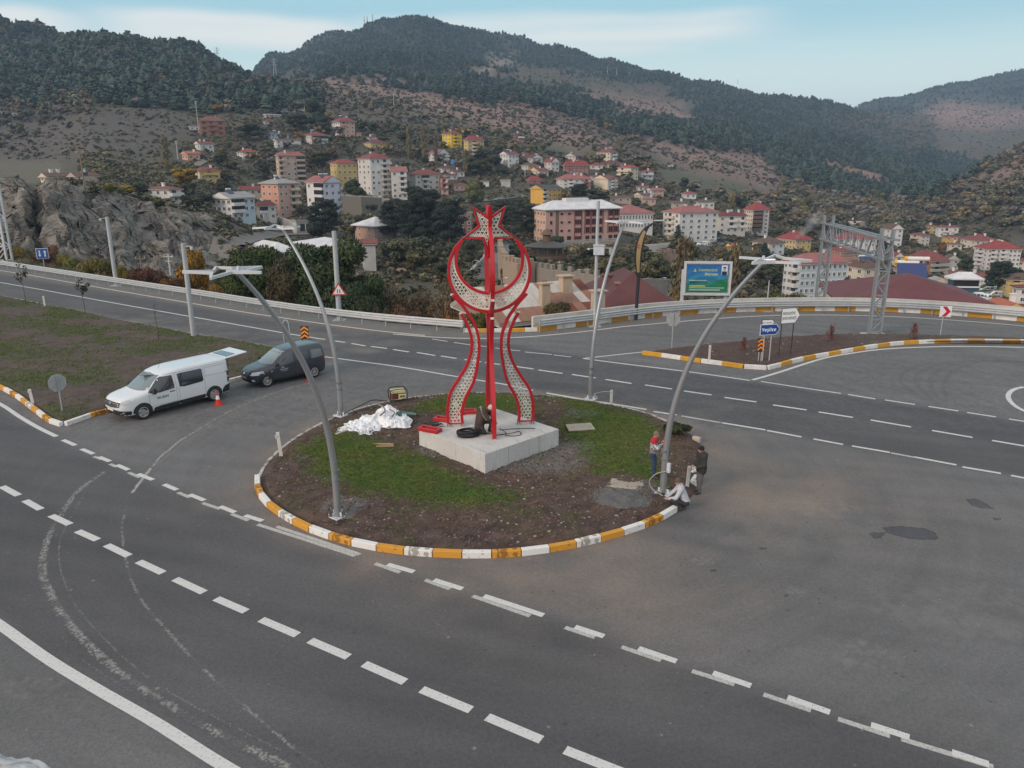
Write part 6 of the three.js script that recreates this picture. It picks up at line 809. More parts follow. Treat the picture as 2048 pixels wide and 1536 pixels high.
tree('far','poplar','straw poplar above the cream block with three chimneys',1462,430,378,18,col.straw,{ });
tree('mid','straw_tree','pale tall poplar in the valley right of the tall brown-balcony block',1612,432,388,22,[0.11,0.115,0.06]);
tree('mid','yellow_tree','yellow-green tree standing out in the valley wood',1752,412,376,30,[0.13,0.135,0.045]);
tree('mid','green_tree','green tree left of the big white block at the right edge',1926,548,504,36,[0.045,0.06,0.028]);
tree('far','brown_tree','rust-brown tree below the orange house on the right',1884,512,482,22,[0.13,0.07,0.035]);
tree('pine','pine_tree','blue-green pine in front of the big white block at the right edge',1992,592,520,48,col.darkB);
tree('pine','pine_tree','blue-green pine at the right edge beside the yellow building',2022,590,534,46,[0.032,0.05,0.045]);
tree('mid','lone_tree','lone round tree standing on the distant saddle',1538,222,197,36,[0.05,0.055,0.045],{ z: 1750 });
// trees among the houses: nothing singles them out
{ const R = rng(501),list = Object.values(houses); let n = 0; const kinds = [['far',[0.065,0.07,0.036]],['far',[0.085,0.085,0.04]],['far',[0.045,0.056,0.034]],['far',[0.10,0.085,0.05]],['mid',[0.055,0.064,0.034]],['far',[0.12,0.10,0.05]]];
  const proto = kinds.map(([k,c],i) => { return { k,c }; });
  for (let tries = 0; tries < 9000 && n < 240; tries++) {
    const px = 380 + 1680 * R(),py = 258 + 330 * R(); if (px < 520 && py > 470) continue; if (!inPoly(px,py,POLY.town)) continue; if (inPoly(px,py,POLY.meadow) || inPoly(px,py,POLY.green)) continue; const z = landZ(px,py); if (z > 800 || z < 90) continue; const p = W(px,py,z); let ok = true;
    for (const h of list) { const q = h.t.worldToLocal(p.clone()); h.t.updateMatrixWorld(true); if (q.x > -3 && q.x < h.w + 3 && q.z < 3.5 && q.z > -h.d - 3) { ok = false; break; } // and never straight in front of a wall
      const [hx0] = PX(h.c); const hw = h.w / h.z * F; if (px > hx0 - 0.3 * hw - 4 && px < hx0 + hw + 4 && z < h.z && z > h.z - 46) { ok = false; break; } }
    for (const s of treeSpots) if (Math.hypot(s[0] - p.x,s[1] - p.z) < 6) { ok = false; break; }
    if (px > 935 && px < 1020 && py > 480) ok = false;
    if (!ok) continue; const s = 3.5 + 4.5 * R(),d = z * cP + (EYE - p.y) * sP,hp = s / d * F,q = proto[(R() * proto.length) | 0],g = 0.75 + 0.5 * R(); const cc = q.c.map(v => Math.round(v * g * 50) / 50 * 1); const cc2 = q.c;
    tree(q.k,'garden_tree','ordinary rounded tree growing in the gardens among the houses',px,py,py - hp,hp * (0.8 + 0.5 * R()),cc2,{ group: 'ordinary trees among the houses of the town' }); n++;
  }
  // low bushes and weeds covering the ground between the houses, and the banks below the road
  const G1 = [5,6,7].map(s => leafCloud(300 + s,60,0.2,lumps(s,5,0.42,0.14,0.66,0.22,0.38),{ aspect: 0.7 })),G2 = [5,6,7].map(s => leafCloud(310 + s,1300,0.042,lumps(s,9,0.42,0.06,0.66,0.16,0.3),{ aspect: 0.4,droop: 0.5 })); const L = [[],[],[],[],[],[]]; const BRc = [[0.125,0.122,0.070],[0.105,0.112,0.060],[0.145,0.13,0.085],[0.155,0.135,0.09],[0.09,0.10,0.056],[0.175,0.145,0.08]];
  for (let i = 0; i < 120000; i++) { const u = -0.66 + 1.3 * R(),z = 62 + 520 * Math.pow(R(),1.2),x = u * z,y = ground(u,z) + relief(u,z); const [px,py] = PX(new THREE.Vector3(x,y,-z)); if (py > 720 || px < -40 || px > 2090) continue; if (z < 100 && (inPoly(x,-z,ROAD_OUT) || distPoly(x,-z,ROAD_OUT) < 1.6)) continue; if (px < 430 && z > 140 && z < 215 && R() < 0.985) continue; if (px < 160 && py > 318 && py < 374 && z > 215) continue; if (inPoly(px,py,POLY.meadow) || inPoly(px,py,POLY.green) || (px < 380 && z > 380 && R() < 0.75)) continue; let dn = 0.5 + 1.4 * fbm(x / 22,z / 22,41,3); if (z < 85) dn += 0.35; if (px > 1200 && px < 1560 && z > 110 && z < 260) dn *= 0.5; if (R() > dn * 0.62) continue;
    let ok = true; if (px > 405 && px < 640 && py > 462 && py < 548 && distPoly(px,py,[[408,542],[418,522],[440,502],[475,486],[520,475],[575,470],[630,468]],false) < 10) ok = false; if (px > 930 && px < 1025 && py > 486 && py < 566 && distPoly(px,py,[[985,560],[988,535],[994,510],[1002,490]],false) < 28) ok = false;
    if (ok) for (const h of list) { if (Math.abs(h.c.x - x) > 45 || Math.abs(h.c.z + z) > 45) continue; const q = h.t.worldToLocal(new THREE.Vector3(x,y,-z)); if (q.x > -1 && q.x < h.w + 1 && q.z < 1.5 && q.z > -h.d - 1) { ok = false; break; } }
    if (!ok) continue; const q = BRc[(R() * BRc.length) | 0],g = 0.7 + 0.6 * R(),s = (z < 90 ? 0.9 : 0.7) + 1.7 * R() * R(); L[i % 3 + (z < 150 ? 3 : 0)].push([new THREE.Matrix4().compose(new THREE.Vector3(x,y - 0.15,-z),new THREE.Quaternion().setFromEuler(new THREE.Euler(0,R() * 6.28,0)),new THREE.Vector3(s * 1.35,s,s * 1.35)),[q[0] * g,q[1] * g,q[2] * g]]); }
  const c0 = new THREE.Color(); L.forEach((a,i) => { const im = new THREE.InstancedMesh(i < 3 ? G1[i] : G2[i - 3],leafMat([1,1,1]),a.length); a.forEach((e,k) => { im.setMatrixAt(k,e[0]); im.setColorAt(k,c0.setRGB(...e[1])); }); im.name = numbered('undergrowth'); im.castShadow = im.receiveShadow = true; scene.add(im); tag(im,['low bushes and weeds covering the ground between the houses','dull green undergrowth on the banks below the road','brownish scrub scattered over the town slopes','weedy scrub on the bank just behind the guardrails','dry brushwood on the bank behind the guardrails','dull green scrub on the bank behind the guardrails'][i],'undergrowth'); im.userData.kind = 'stuff'; });
  console.log('garden trees',n,'undergrowth',L.map(a => a.length));
}
// saplings and small shrubs by the road
function sapling(px,base,top,label,leafy,colr,red) { const g = G(px,base); const h = W(px,top,-g.z).y; const t = thing(red ? 'small_shrub' : 'sapling',label,red ? 'shrub' : 'sapling',[g.x,0.12,g.z]); const R = rng(px);
  if (red) { const b = branches(px,{ lv: 3,r: 0.03,trunk: 0.5,n0: 6,sp: 0.35,up: 0.6 }); t.scale.setScalar(h); mesh('stems',b.g,BARK,t); mesh('foliage',leafCloud(px,420,0.05,Array.from({ length: 26 },(_,i) => { const y = 0.12 + 0.8 * i / 26,w = 0.24 * Math.sin(Math.PI * Math.min(1,0.25 + 0.72 * y)); return [Math.cos(i * 2.4) * w * R(),y,Math.sin(i * 2.4) * w * R(),0.09,0.9]; }),{ aspect: 0.22,droop: 0.3 }),LM(colr),t); }
  else { const pts = [[0,-0.1,0],[0.04,h * 0.4,0.02],[-0.03,h * 0.7,0],[0.02 + 0.1 * (R() - 0.5),h,0]]; const gs = [taperTube(pts,0.035,0.012,14,6)],tips = []; for (let i = 0; i < 9; i++) { const y = h * (0.6 + 0.36 * R()),a = R() * 6.28,l = 0.25 + 0.4 * R(); const e = [Math.cos(a) * l * 0.6,y + l * 0.8,Math.sin(a) * l * 0.6]; gs.push(bar([0,y,0],e,0.011,0.005,5)); tips.push(e); } mesh('trunk',gs,BARK,t); if (leafy) mesh('leaves',leafCloud(px,leafy,0.09,tips.map(e => [e[0],e[1],e[2],0.2,1]),{ aspect: 0.6,droop: -0.2 }),LM(colr),t); }
}
sapling(52,609,542,'leafy sapling at the upper edge of the verge, nearest the left edge of the picture',130,[0.03,0.045,0.022]);
sapling(171,632,576,'leafy sapling on the verge left of the white marker post',150,[0.03,0.045,0.022]);
sapling(318,690,612,'bare thin sapling on the verge behind the white van',0,col.brown);
sapling(1486,706,676,'small red-leaved shrub left of the direction signs on the side island',1,[0.17,0.035,0.03],true);
sapling(1660,688,652,'small red-leaved shrub left of the gantry leg on the side island',1,[0.17,0.04,0.03],true);
sapling(1826,684,648,'small red-brown shrub right of the gantry leg on the side island',1,[0.16,0.045,0.035],true);
{ const g = G(1358,880); const t = thing('bush','low dark green bush on the roundabout beside the workers','bush',[g.x,0.2,g.z]); t.scale.set(1.1,0.62,0.9); mesh('foliage',leafCloud(9,1500,0.11,lumps(3,12,0.5,0.1,0.7,0.16,0.3),{ aspect: 0.3,droop: 0.6 }),LM([0.035,0.048,0.02]),t); }
// ---------------------------------------------------------------- the sculpture and its plinth
const PLY = 0.82,RED = new THREE.MeshPhysicalMaterial({ color: rgb(0.43,0.006,0.013),roughness: 0.42,clearcoat: 0.2,clearcoatRoughness: 0.25 }),RED_D = std([0.40,0.014,0.018],0.45);
const IVORY = std([0.70,0.67,0.60],0.6);
const concTex = dataTex(512,512,(u,v,o) => { const a = tileNoise(u,v,4,51,6),b = tileNoise(u,v,40,9,3),d = tileNoise(u,v * 0.12,40,71,3); const st = d > 0.66 ? -46 * sstep(0.66,0.8,d) : 0; const pit = b > 0.74 ? -40 : 0; const k = 205 + 66 * (a - 0.5) + 26 * (b - 0.5) + st + pit; o[0] = k; o[1] = k * 0.985; o[2] = k * 0.96; }); concTex.repeat.set(0.32,0.32);
{ // plinth: a square slab of cast concrete, turned with a corner towards the road
  const c = [-0.93,-29.05],S = 3.96,a = 44 * D2R; const t = thing('concrete_plinth','square pale concrete plinth under the red sculpture, stained on its sides','plinth',[c[0],0,c[1]],a);
  const g = rbox(S,PLY + 0.3,S,0,PLY / 2 - 0.15,0,0.02,2); mesh('block',uvScale(g),std([0.63,0.63,0.62],0.9,0,{ map: concTex,bumpMap: concTex,bumpScale: 0.006 }),t);
  for (const [x,z,ry,w] of [[S / 2 - 1.15,S / 2 + 0.002,0,0.012],[-0.8,S / 2 + 0.002,0,0.012],[0.9,S / 2 + 0.002,0,0.010]]) mesh('joint',[box(w,PLY - 0.02,0.006,x,PLY / 2,z)],std([0.25,0.24,0.22],0.95),t);
  mesh('joint',[box(0.006,PLY - 0.02,0.012,S / 2 + 0.002,PLY / 2,-0.6)],std([0.25,0.24,0.22],0.95),t);
}
{
  const CX = 982,CZ = 29.5,base = W(CX,768,CZ); const zp = (X,Y) => { const p = W(800 + X / 2.6475,380 + Y / 2.6475,CZ),q = W(800 + 484 / 2.6475,380 + Y / 2.6475,CZ); return [p.x - q.x,p.y]; };
  const t = thing('crescent_sculpture','tall red crescent and star sculpture of two crossing latticed frames on flared legs','sculpture',[-0.86,PLY,-29.5],6.2 * D2R);
  const off = p => [p[0],p[1] - PLY];
  const smooth = (pts,n = 60) => new THREE.CatmullRomCurve3(pts.map(p => new THREE.Vector3(p[0],p[1],0)),false,'centripetal').getSpacedPoints(n).map(p => [p.x,p.y]);
  const strip = (P,w,depth,closed = false) => { const n = P.length,L = [],Rr = []; for (let i = 0; i < n; i++) { const a = closed ? P[(i + n - 1) % n] : P[Math.max(0,i - 1)],b = closed ? P[(i + 1) % n] : P[Math.min(n - 1,i + 1)],dx = b[0] - a[0],dy = b[1] - a[1],l = Math.hypot(dx,dy) || 1; L.push([P[i][0] - dy / l * w / 2,P[i][1] + dx / l * w / 2]); Rr.push([P[i][0] + dy / l * w / 2,P[i][1] - dx / l * w / 2]); } const ar = q => { let s = 0; for (let i = 0,j = q.length - 1; i < q.length; j = i++) s += q[j][0] * q[i][1] - q[i][0] * q[j][1]; return Math.abs(s); }; const g = closed ? (ar(L) > ar(Rr) ? slab(L,depth,0.008,[Rr.slice().reverse()]) : slab(Rr,depth,0.008,[L.slice().reverse()])) : slab([...L,...Rr.reverse()],depth,0.008); g.translate(0,0,-depth / 2); return g; };
  const cy = 7.03 - PLY,R1 = 1.56,iy = 7.46 - PLY,R2 = 1.27,starY = 8.60 - PLY,SR = 1.03,sr = 0.40;
  const arc = (y,r,a0,a1,n = 72) => { const o = []; for (let i = 0; i <= n; i++) { const a = lerp(a0,a1,i / n); o.push([Math.cos(a) * r,y + Math.sin(a) * r]); } return o; };
  const A1 = 50 * D2R,outer = arc(cy,R1,Math.PI - A1,2 * Math.PI + A1),A2 = 36 * D2R,inner = arc(iy,R2,Math.PI - A2,2 * Math.PI + A2);
  const star = []; for (let i = 0; i < 10; i++) { const a = -Math.PI / 2 + i * Math.PI / 5,r = i % 2 ? sr : SR; star.push([Math.cos(a) * r,starY + Math.sin(a) * r]); }
  const inset = k => star.map(p => [p[0] * k,starY + (p[1] - starY) * k]);
  const oL = smooth([[262,1252],[257,1150],[275,1062],[320,990],[365,910],[386,830],[381,760],[355,692],[332,652]].map(p => off(zp(...p)))),iL = smooth([[337,1252],[332,1172],[350,1100],[395,1010],[416,920],[426,830],[419,760],[394,690],[362,640],[330,598],[286,552]].map(p => off(zp(...p))),70);
  const mir = P => P.map(p => [-p[0],p[1]]);
  // lattice: three families of bars, cut to the opening
  const lattice = (polys,pitch,w) => { const gs = [],th = 0.02; for (const P of polys) { const xs = P.map(p => p[0]),ys = P.map(p => p[1]),cx2 = 0,cy2 = 0,Rm = 6; for (let f = 0; f < 3; f++) { const an = f * Math.PI / 3 + 0.0,ux = Math.cos(an),uy = Math.sin(an),nx = -uy,ny = ux; for (let k = -90; k <= 90; k++) { const d = (k + 0.25) * pitch; const hits = []; for (let i = 0,j = P.length - 1; i < P.length; j = i++) { const a = P[j][0] * nx + P[j][1] * ny - d,b = P[i][0] * nx + P[i][1] * ny - d; if ((a > 0) !== (b > 0)) { const q = a / (a - b); hits.push((P[j][0] + (P[i][0] - P[j][0]) * q) * ux + (P[j][1] + (P[i][1] - P[j][1]) * q) * uy); } } hits.sort((a,b) => a - b); for (let i = 0; i + 1 < hits.length; i += 2) { const s = hits[i],e = hits[i + 1]; if (e - s < 0.01) continue; const g = new THREE.BoxGeometry(e - s,w,th); g.rotateZ(an); g.translate(ux * (s + e) / 2 + nx * d,uy * (s + e) / 2 + ny * d,0); gs.push(g); } } } } return merge(gs); };
  const cres = [...arc(cy,R1 - 0.07,Math.PI - 32 * D2R,2 * Math.PI + 32 * D2R),...arc(iy,R2 + 0.07,2 * Math.PI + 14 * D2R,Math.PI - 14 * D2R)];
  const leg = [...oL.map(p => [p[0] + 0.06,p[1]]),...iL.slice(0,52).reverse().map(p => [p[0] - 0.06,p[1]])].filter((p,i) => true);
  const latt = lattice([cres,inset(0.74),leg.map(p => [p[0],p[1]]),mir(leg)],0.128,0.026);
  const disc = (x,y,r) => { const g = new THREE.CylinderGeometry(r,r,0.03,14); g.rotateX(Math.PI / 2); g.translate(x,y,0); return g; };
  const trims = merge([strip(arc(cy,R1 - 0.085,Math.PI - 25 * D2R,2 * Math.PI + 25 * D2R),0.035,0.03),strip(arc(iy,R2 + 0.085,Math.PI - 8 * D2R,2 * Math.PI + 8 * D2R),0.035,0.03),strip(inset(0.76),0.035,0.03,true)]);
  const discs = []; for (const [x,y] of [[-1.22,6.55],[-0.85,6.02],[-0.45,5.75],[1.22,6.55],[0.85,6.02],[0.45,5.75],[-0.8,5.78],[0.8,5.78],[0.28,9.1],[-0.28,9.1],[0.35,5.95],[-0.35,5.95]]) { const g = new THREE.TorusGeometry(0.075,0.016,6,16); g.translate(x,y - PLY,0); discs.push(g); }
  const legDiscs = []; for (const k of [12,22,30]) for (const s of [-1,1]) { const a = oL[k],b = iL[k]; const g = new THREE.TorusGeometry(0.07,0.016,6,14); g.translate(-s * (a[0] + b[0]) / 2,(a[1] + b[1]) / 2,0); legDiscs.push(g); }
  const depth = 0.135,rw = 0.095;
  for (const turn of [0,Math.PI / 2]) {
    const p = new THREE.Group(); p.name = 'panel'; p.rotation.y = turn; t.add(p); const dz = turn ? 0.0 : 0.0;
    mesh('crescent_frame',[strip(outer,rw,depth),strip(inner,rw,depth * 0.96)],RED,p);
    mesh('star_frame',[strip(star,rw * 0.9,depth * 0.92,true)],RED,p);
    for (const m of [q => q,mir]) { const lg = [strip(m(oL),rw,depth),strip(m(iL),rw,depth * 1.02),(() => { const a = m(oL)[0],b = m(iL)[0]; return box(Math.abs(a[0] - b[0]),0.05,0.08,(a[0] + b[0]) / 2,0.12,0); })()]; mesh('leg',lg,RED,p); const f = []; for (const P of [m(oL),m(iL)]) f.push(box(0.2,0.03,0.22,P[0][0],0.018,0),box(0.05,0.12,0.012,P[0][0],0.06,0.09)); mesh('foot_plate',f,GALV,p); }
    mesh('lattice',[latt.clone(),trims.clone(),...discs.map(g => g.clone()),...legDiscs.map(g => g.clone())],IVORY,p);
    const tabs = []; for (const s of [-1,1]) { const e = iL[iL.length - 1]; tabs.push(box(0.14,0.06,0.12,s * Math.abs(e[0]),e[1] + 0.01,0)); const e2 = oL[oL.length - 1]; tabs.push(box(0.13,0.06,0.12,s * Math.abs(e2[0]),e2[1] + 0.01,0)); } mesh('joint_tab',tabs,IVORY,p);
  }

}
// things lying on the plinth
const onTop = (px,py) => G(px,py,PLY);
function bracket(px,py,ang,L,label) { const g = onTop(px,py),t = thing('red_frame',label,'steel frame',[g.x,PLY,g.z],ang,'red steel frames lying on the plinth'); const b = [rbox(L,0.14,0.1,0,0.07,-0.16,0.01),rbox(L,0.14,0.1,0,0.07,0.16,0.01),rbox(0.1,0.139,0.26,-L / 2 + 0.05,0.07,0,0.01),rbox(0.1,0.139,0.26,L / 2 - 0.05,0.07,0,0.01)]; mesh('side_bar',[b[0],b[1]],RED_D,t); mesh('cross_bar',[b[2],b[3]],RED_D,t); return t; }
bracket(860,862,-0.5,0.9,'small red steel frame lying at the left corner of the plinth');
bracket(893,842,-0.42,1.05,'red steel frame lying behind the left leg of the sculpture');
bracket(932,826,0.1,0.9,'red steel frame lying at the back of the plinth');
{ const g = onTop(936,872),t = thing('cable_coil','coil of thick black cable lying on the plinth in front of the kneeling worker','cable',[g.x,PLY,g.z]); const R = rng(8),gs = [],m = std([0.012,0.012,0.014],0.6); for (let i = 0; i < 9; i++) { const T = new THREE.TorusGeometry(0.34 + 0.05 * (R() - 0.5),0.021,6,36); T.rotateX(Math.PI / 2); T.rotateZ((R() - 0.5) * 0.16); T.scale(1.15,1,0.85); T.translate((R() - 0.5) * 0.1,0.03 + i * 0.026,(R() - 0.5) * 0.08); gs.push(T); } mesh('coil',gs,m,t);
  mesh('loose_end',[tube([[0.3,0.03,-0.1],[0.7,0.03,-0.25],[1.1,0.025,-0.05],[1.5,0.025,-0.2]],0.018,30,6)],m,t); }
{ const g = onTop(1020,866),t = thing('cable','black cable looping over the plinth right of the front leg','cable',[g.x,PLY,g.z]); const m = std([0.014,0.014,0.016],0.6); mesh('loop',[tube([[-0.4,0.3,0.35],[-0.25,0.12,0.1],[-0.1,0.02,0.15],[0.35,0.025,-0.12],[0.42,0.025,0.25],[0.1,0.02,0.4],[-0.2,0.02,0.3]],0.014,50,6),tube([[-0.4,0.02,-0.3],[0.1,0.025,-0.42],[0.75,0.02,-0.5],[1.0,0.03,-0.45]],0.014,30,6)],m,t); }
{ const g = onTop(866,850),t = thing('tool_pile','small pile of dark tools and cables at the left corner of the plinth','tools',[g.x,PLY,g.z]); const R = rng(3),gs = []; for (let i = 0; i < 9; i++) gs.push(tube([[R() - 0.5,0.03,R() * 0.5 - 0.2],[R() - 0.5,0.05 + 0.05 * R(),R() * 0.5 - 0.2],[R() - 0.5,0.03,R() * 0.5 - 0.2]],0.02,14,5)); mesh('cables',gs,std([0.02,0.02,0.02],0.7),t); mesh('grinder',[bar([-0.1,0.05,0],[0.22,0.05,0.05],0.045,0.035,8),bar([0.2,0.03,0.05],[0.2,0.09,0.05],0.06,0.06,12)],std([0.03,0.06,0.06],0.5),t); mesh('cloth',(() => { const q = new THREE.PlaneGeometry(0.5,0.35,10,8); q.rotateX(-Math.PI / 2); const p = q.attributes.position; for (let i = 0; i < p.count; i++) p.setY(i,0.03 + 0.06 * Math.abs(n3(p.getX(i) * 6,1,p.getZ(i) * 6))); q.translate(0.5,0,0.1); q.computeVertexNormals(); return q; })(),std([0.5,0.5,0.5],0.9,0,{ side: THREE.DoubleSide }),t); }
// ---------------------------------------------------------------- arched street lamps with star heads
const STEEL = std([0.40,0.42,0.44],0.42,0.55,{ map: texWear }),STEEL_P = std([0.62,0.63,0.65],0.4,0.35),PLATE = std([0.66,0.69,0.74],0.6,0.1,{ map: texWear });
function archLamp(px,py,label,dx) {
  const g = G(px,py),dir = dx || Math.atan2(g.x - IC[0],g.z - IC[1]),t = thing('street_lamp',label,'street lamp',[g.x,0.2,g.z],dir - Math.PI / 2,'arched street lamps round the planted roundabout'); // local +x points outward
  const pts = []; for (let i = 0; i <= 14; i++) { const y = 8.1 * i / 14,f = y / 8.1; pts.push([2.75 * Math.pow(f,2.5) - 0.25 * f * (1 - f),y - 0.05 + (f > 0.86 ? -0.0 : 0),0]); }
  mesh('pole',[taperTube(pts,0.118,0.062,60,12)],STEEL,t);
  mesh('collar',[new THREE.CylinderGeometry(0.135,0.135,0.1,14).translate(-0.03,1.5,0),new THREE.CylinderGeometry(0.128,0.128,0.05,14).translate(-0.03,1.2,0)],std([0.2,0.21,0.22],0.5,0.5),t);
  mesh('base_plate',[rbox(0.5,0.04,0.5,0,-0.02,0,0.01),...[[1,1],[1,-1],[-1,1],[-1,-1]].map(([a,b]) => bar([a * 0.19,0,b * 0.19],[a * 0.19,0.06,b * 0.19],0.016,0.016,6)),...[0,1,2,3].map(k => { const q = box(0.1,0.14,0.01,0.15,0.07,0); q.rotateY(k * Math.PI / 2); return q; })],PLATE,t);
  const head = new THREE.Group(); head.name = 'star_head'; head.position.set(3.05,8.1,0); t.add(head); const S = []; for (let i = 0; i < 10; i++) { const a = Math.PI + i * Math.PI / 5,r = i % 2 ? 0.42 : 1.06; S.push([Math.cos(a) * r,0.03 * Math.sin(3 * a),Math.sin(a) * r]); }
  for (let i = 0; i < 10; i++) mesh('star_arm',[beam(S[i],S[(i + 1) % 10],0.06,0.075)],STEEL_P,head);
  mesh('stem',[bar([-0.5,-0.05,0],[0.0,0.0,0],0.05,0.04,10)],STEEL_P,head); mesh('sensor',[bar([-0.35,0.0,0],[-0.35,0.1,0],0.05,0.04,10)],std([0.5,0.52,0.54],0.5),head);
  return t;
}
const lamp1 = archLamp(676,1042,'arched steel street lamp at the front left of the roundabout, standing by the kerb');
const lamp2 = archLamp(682,838,'arched street lamp at the back left of the roundabout beside the white plastic heap');
const lamp3 = archLamp(1181,805,'arched street lamp at the back right of the roundabout near the road');
const lamp4 = archLamp(1326,995,'arched steel street lamp that the three workers stand around');
{ // open access box and loose cable at the workers' lamp
  mesh('access_box',[rbox(0.12,0.34,0.1,0.17,0.95,0.06,0.01)],std([0.5,0.52,0.54],0.6),lamp4); mesh('cable',[tube([[0.17,0.85,0.1],[-0.2,0.7,0.25],[-0.42,0.35,0.25],[-0.3,0.1,0.2],[0.15,0.02,0.35]],0.018,30,6)],std([0.32,0.32,0.31],0.7),lamp4);
  mesh('cable',[tube([[0.1,0.0,0.3],[0.5,-0.06,0.1],[0.9,-0.06,-0.3],[1.4,-0.05,-0.2],[1.7,-0.05,0.1]],0.02,30,6)],std([0.33,0.32,0.30],0.8),lamp3);
}
// ---------------------------------------------------------------- plain poles
function plainPole(px,base,top,r,label,extra) { const g = G(px,base),h = W(px,top,-g.z).y; const t = thing('pole',label,'pole',[g.x,0,g.z]); mesh('shaft',[new THREE.CylinderGeometry(r * 0.85,r,h,14).translate(0,h / 2,0)],GALV,t); mesh('base_plate',[rbox(0.5,0.06,0.5,0,0.03,0,0.01),rbox(0.9,0.1,0.9,0,-0.02,0,0.02)],GALV_D,t); if (extra) extra(t,h); return t; }
const camG = (t,y,s) => { mesh('bracket',[bar([0,y,0],[s * 0.5,y + 0.05,0.1],0.03,0.03,6)],GALV,t); const k = mesh('camera',[new THREE.CylinderGeometry(0.09,0.09,0.14,10).translate(s * 0.55,y - 0.05,0.1),new THREE.SphereGeometry(0.085,12,8).translate(s * 0.55,y - 0.14,0.1)],PLATE,t); };
plainPole(233,571,434,0.19,'grey steel pole with a small camera behind the upper guardrail on the left',(t,h) => camG(t,h - 0.15,-1));
plainPole(388,677,487,0.17,'thick grey steel pole standing on the verge right of the parked white van',(t,h) => camG(t,h - 0.2,1));
plainPole(679,640,462,0.19,'grey steel pole behind the guardrail in front of the walnut trees');
plainPole(1189,652,402,0.13,'tall grey camera pole behind the lamp at the back right of the roundabout',(t,h) => { const y = W(1208,500,-t.position.z).y; mesh('cabinet',[rbox(0.72,0.62,0.4,0.12,y,0.22,0.03),box(0.8,0.05,0.5,0.12,y + 0.34,0.22)],PLATE,t); mesh('bracket',[bar([0.12,y + 0.15,0.2],[1.0,y + 0.15,0.25],0.035,0.035,6),bar([0.1,y + 0.1,0.2],[-0.6,y + 0.12,0.25],0.03,0.03,6)],GALV,t); mesh('dome_camera',[new THREE.CylinderGeometry(0.15,0.15,0.24,12).translate(0.95,y - 0.02,0.25),new THREE.SphereGeometry(0.14,12,8).translate(0.95,y - 0.2,0.25)],std([0.3,0.31,0.33],0.4),t); mesh('camera',[box(0.12,0.1,0.3,-0.6,y + 0.1,0.3)],PLATE,t); });
plainPole(1533,622,561,0.05,'thin pale post behind the curving guardrail right of the billboard');
{ // dark decorative lamp with a tapering gold panel
  const g = G(1272,640),t = thing('street_lamp','dark curved street lamp with a gold panel and a red emblem behind the guardrail','street lamp',[g.x,0,g.z]); const blk = std([0.02,0.022,0.03],0.5),z = -g.z,y = py => W(1272,py,z).y,h1 = y(552),h2 = y(447); const dpx = z / F;
  const P = [[0,0,0],[0,h1 * 0.5,0],[0.05,h1,0]]; mesh('post',[taperTube(P,0.13,0.12,12,10)],blk,t);
  const L = [],Rr = []; const cw = [[0.02,h1 - 0.1,0.1],[-0.06,y(520),0.24],[-0.02,y(495),0.27],[0.12,y(475),0.24],[0.42,y(457),0.15],[0.85,y(447),0.06],[1.2,y(443),0.02]]; for (const [x,yy,w] of cw) { L.push([x - w,yy]); Rr.push([x + w,yy]); }
  const sm = P2 => new THREE.CatmullRomCurve3(P2.map(p => new THREE.Vector3(p[0],p[1],0))).getSpacedPoints(24).map(p => [p.x,p.y]); const l = sm(L),r = sm(Rr); mesh('curved_arm',[slab([...l,...r.slice().reverse()],0.16,0.01).translate(0,0,-0.08)],blk,t);
  const l2 = l.slice(2,19).map((p,i) => [lerp(p[0],r[i + 2][0],0.22),p[1]]),r2 = r.slice(2,19).map((p,i) => [lerp(p[0],l[i + 2][0],0.22),p[1]]); mesh('panel',[slab([...l2,...r2.reverse()],0.02).translate(0,0,0.09)],std([0.36,0.25,0.11],0.4),t);
  mesh('emblem',[(() => { const q = new THREE.TorusGeometry(0.11,0.035,8,20,4.7); q.rotateZ(0.8); q.translate(-0.03,y(492),0.12); return q; })()],std([0.55,0.05,0.03],0.5),t);
  mesh('lamp_head',[rbox(0.75,0.07,0.22,1.3,y(441),0,0.03)],STEEL_P,t); }
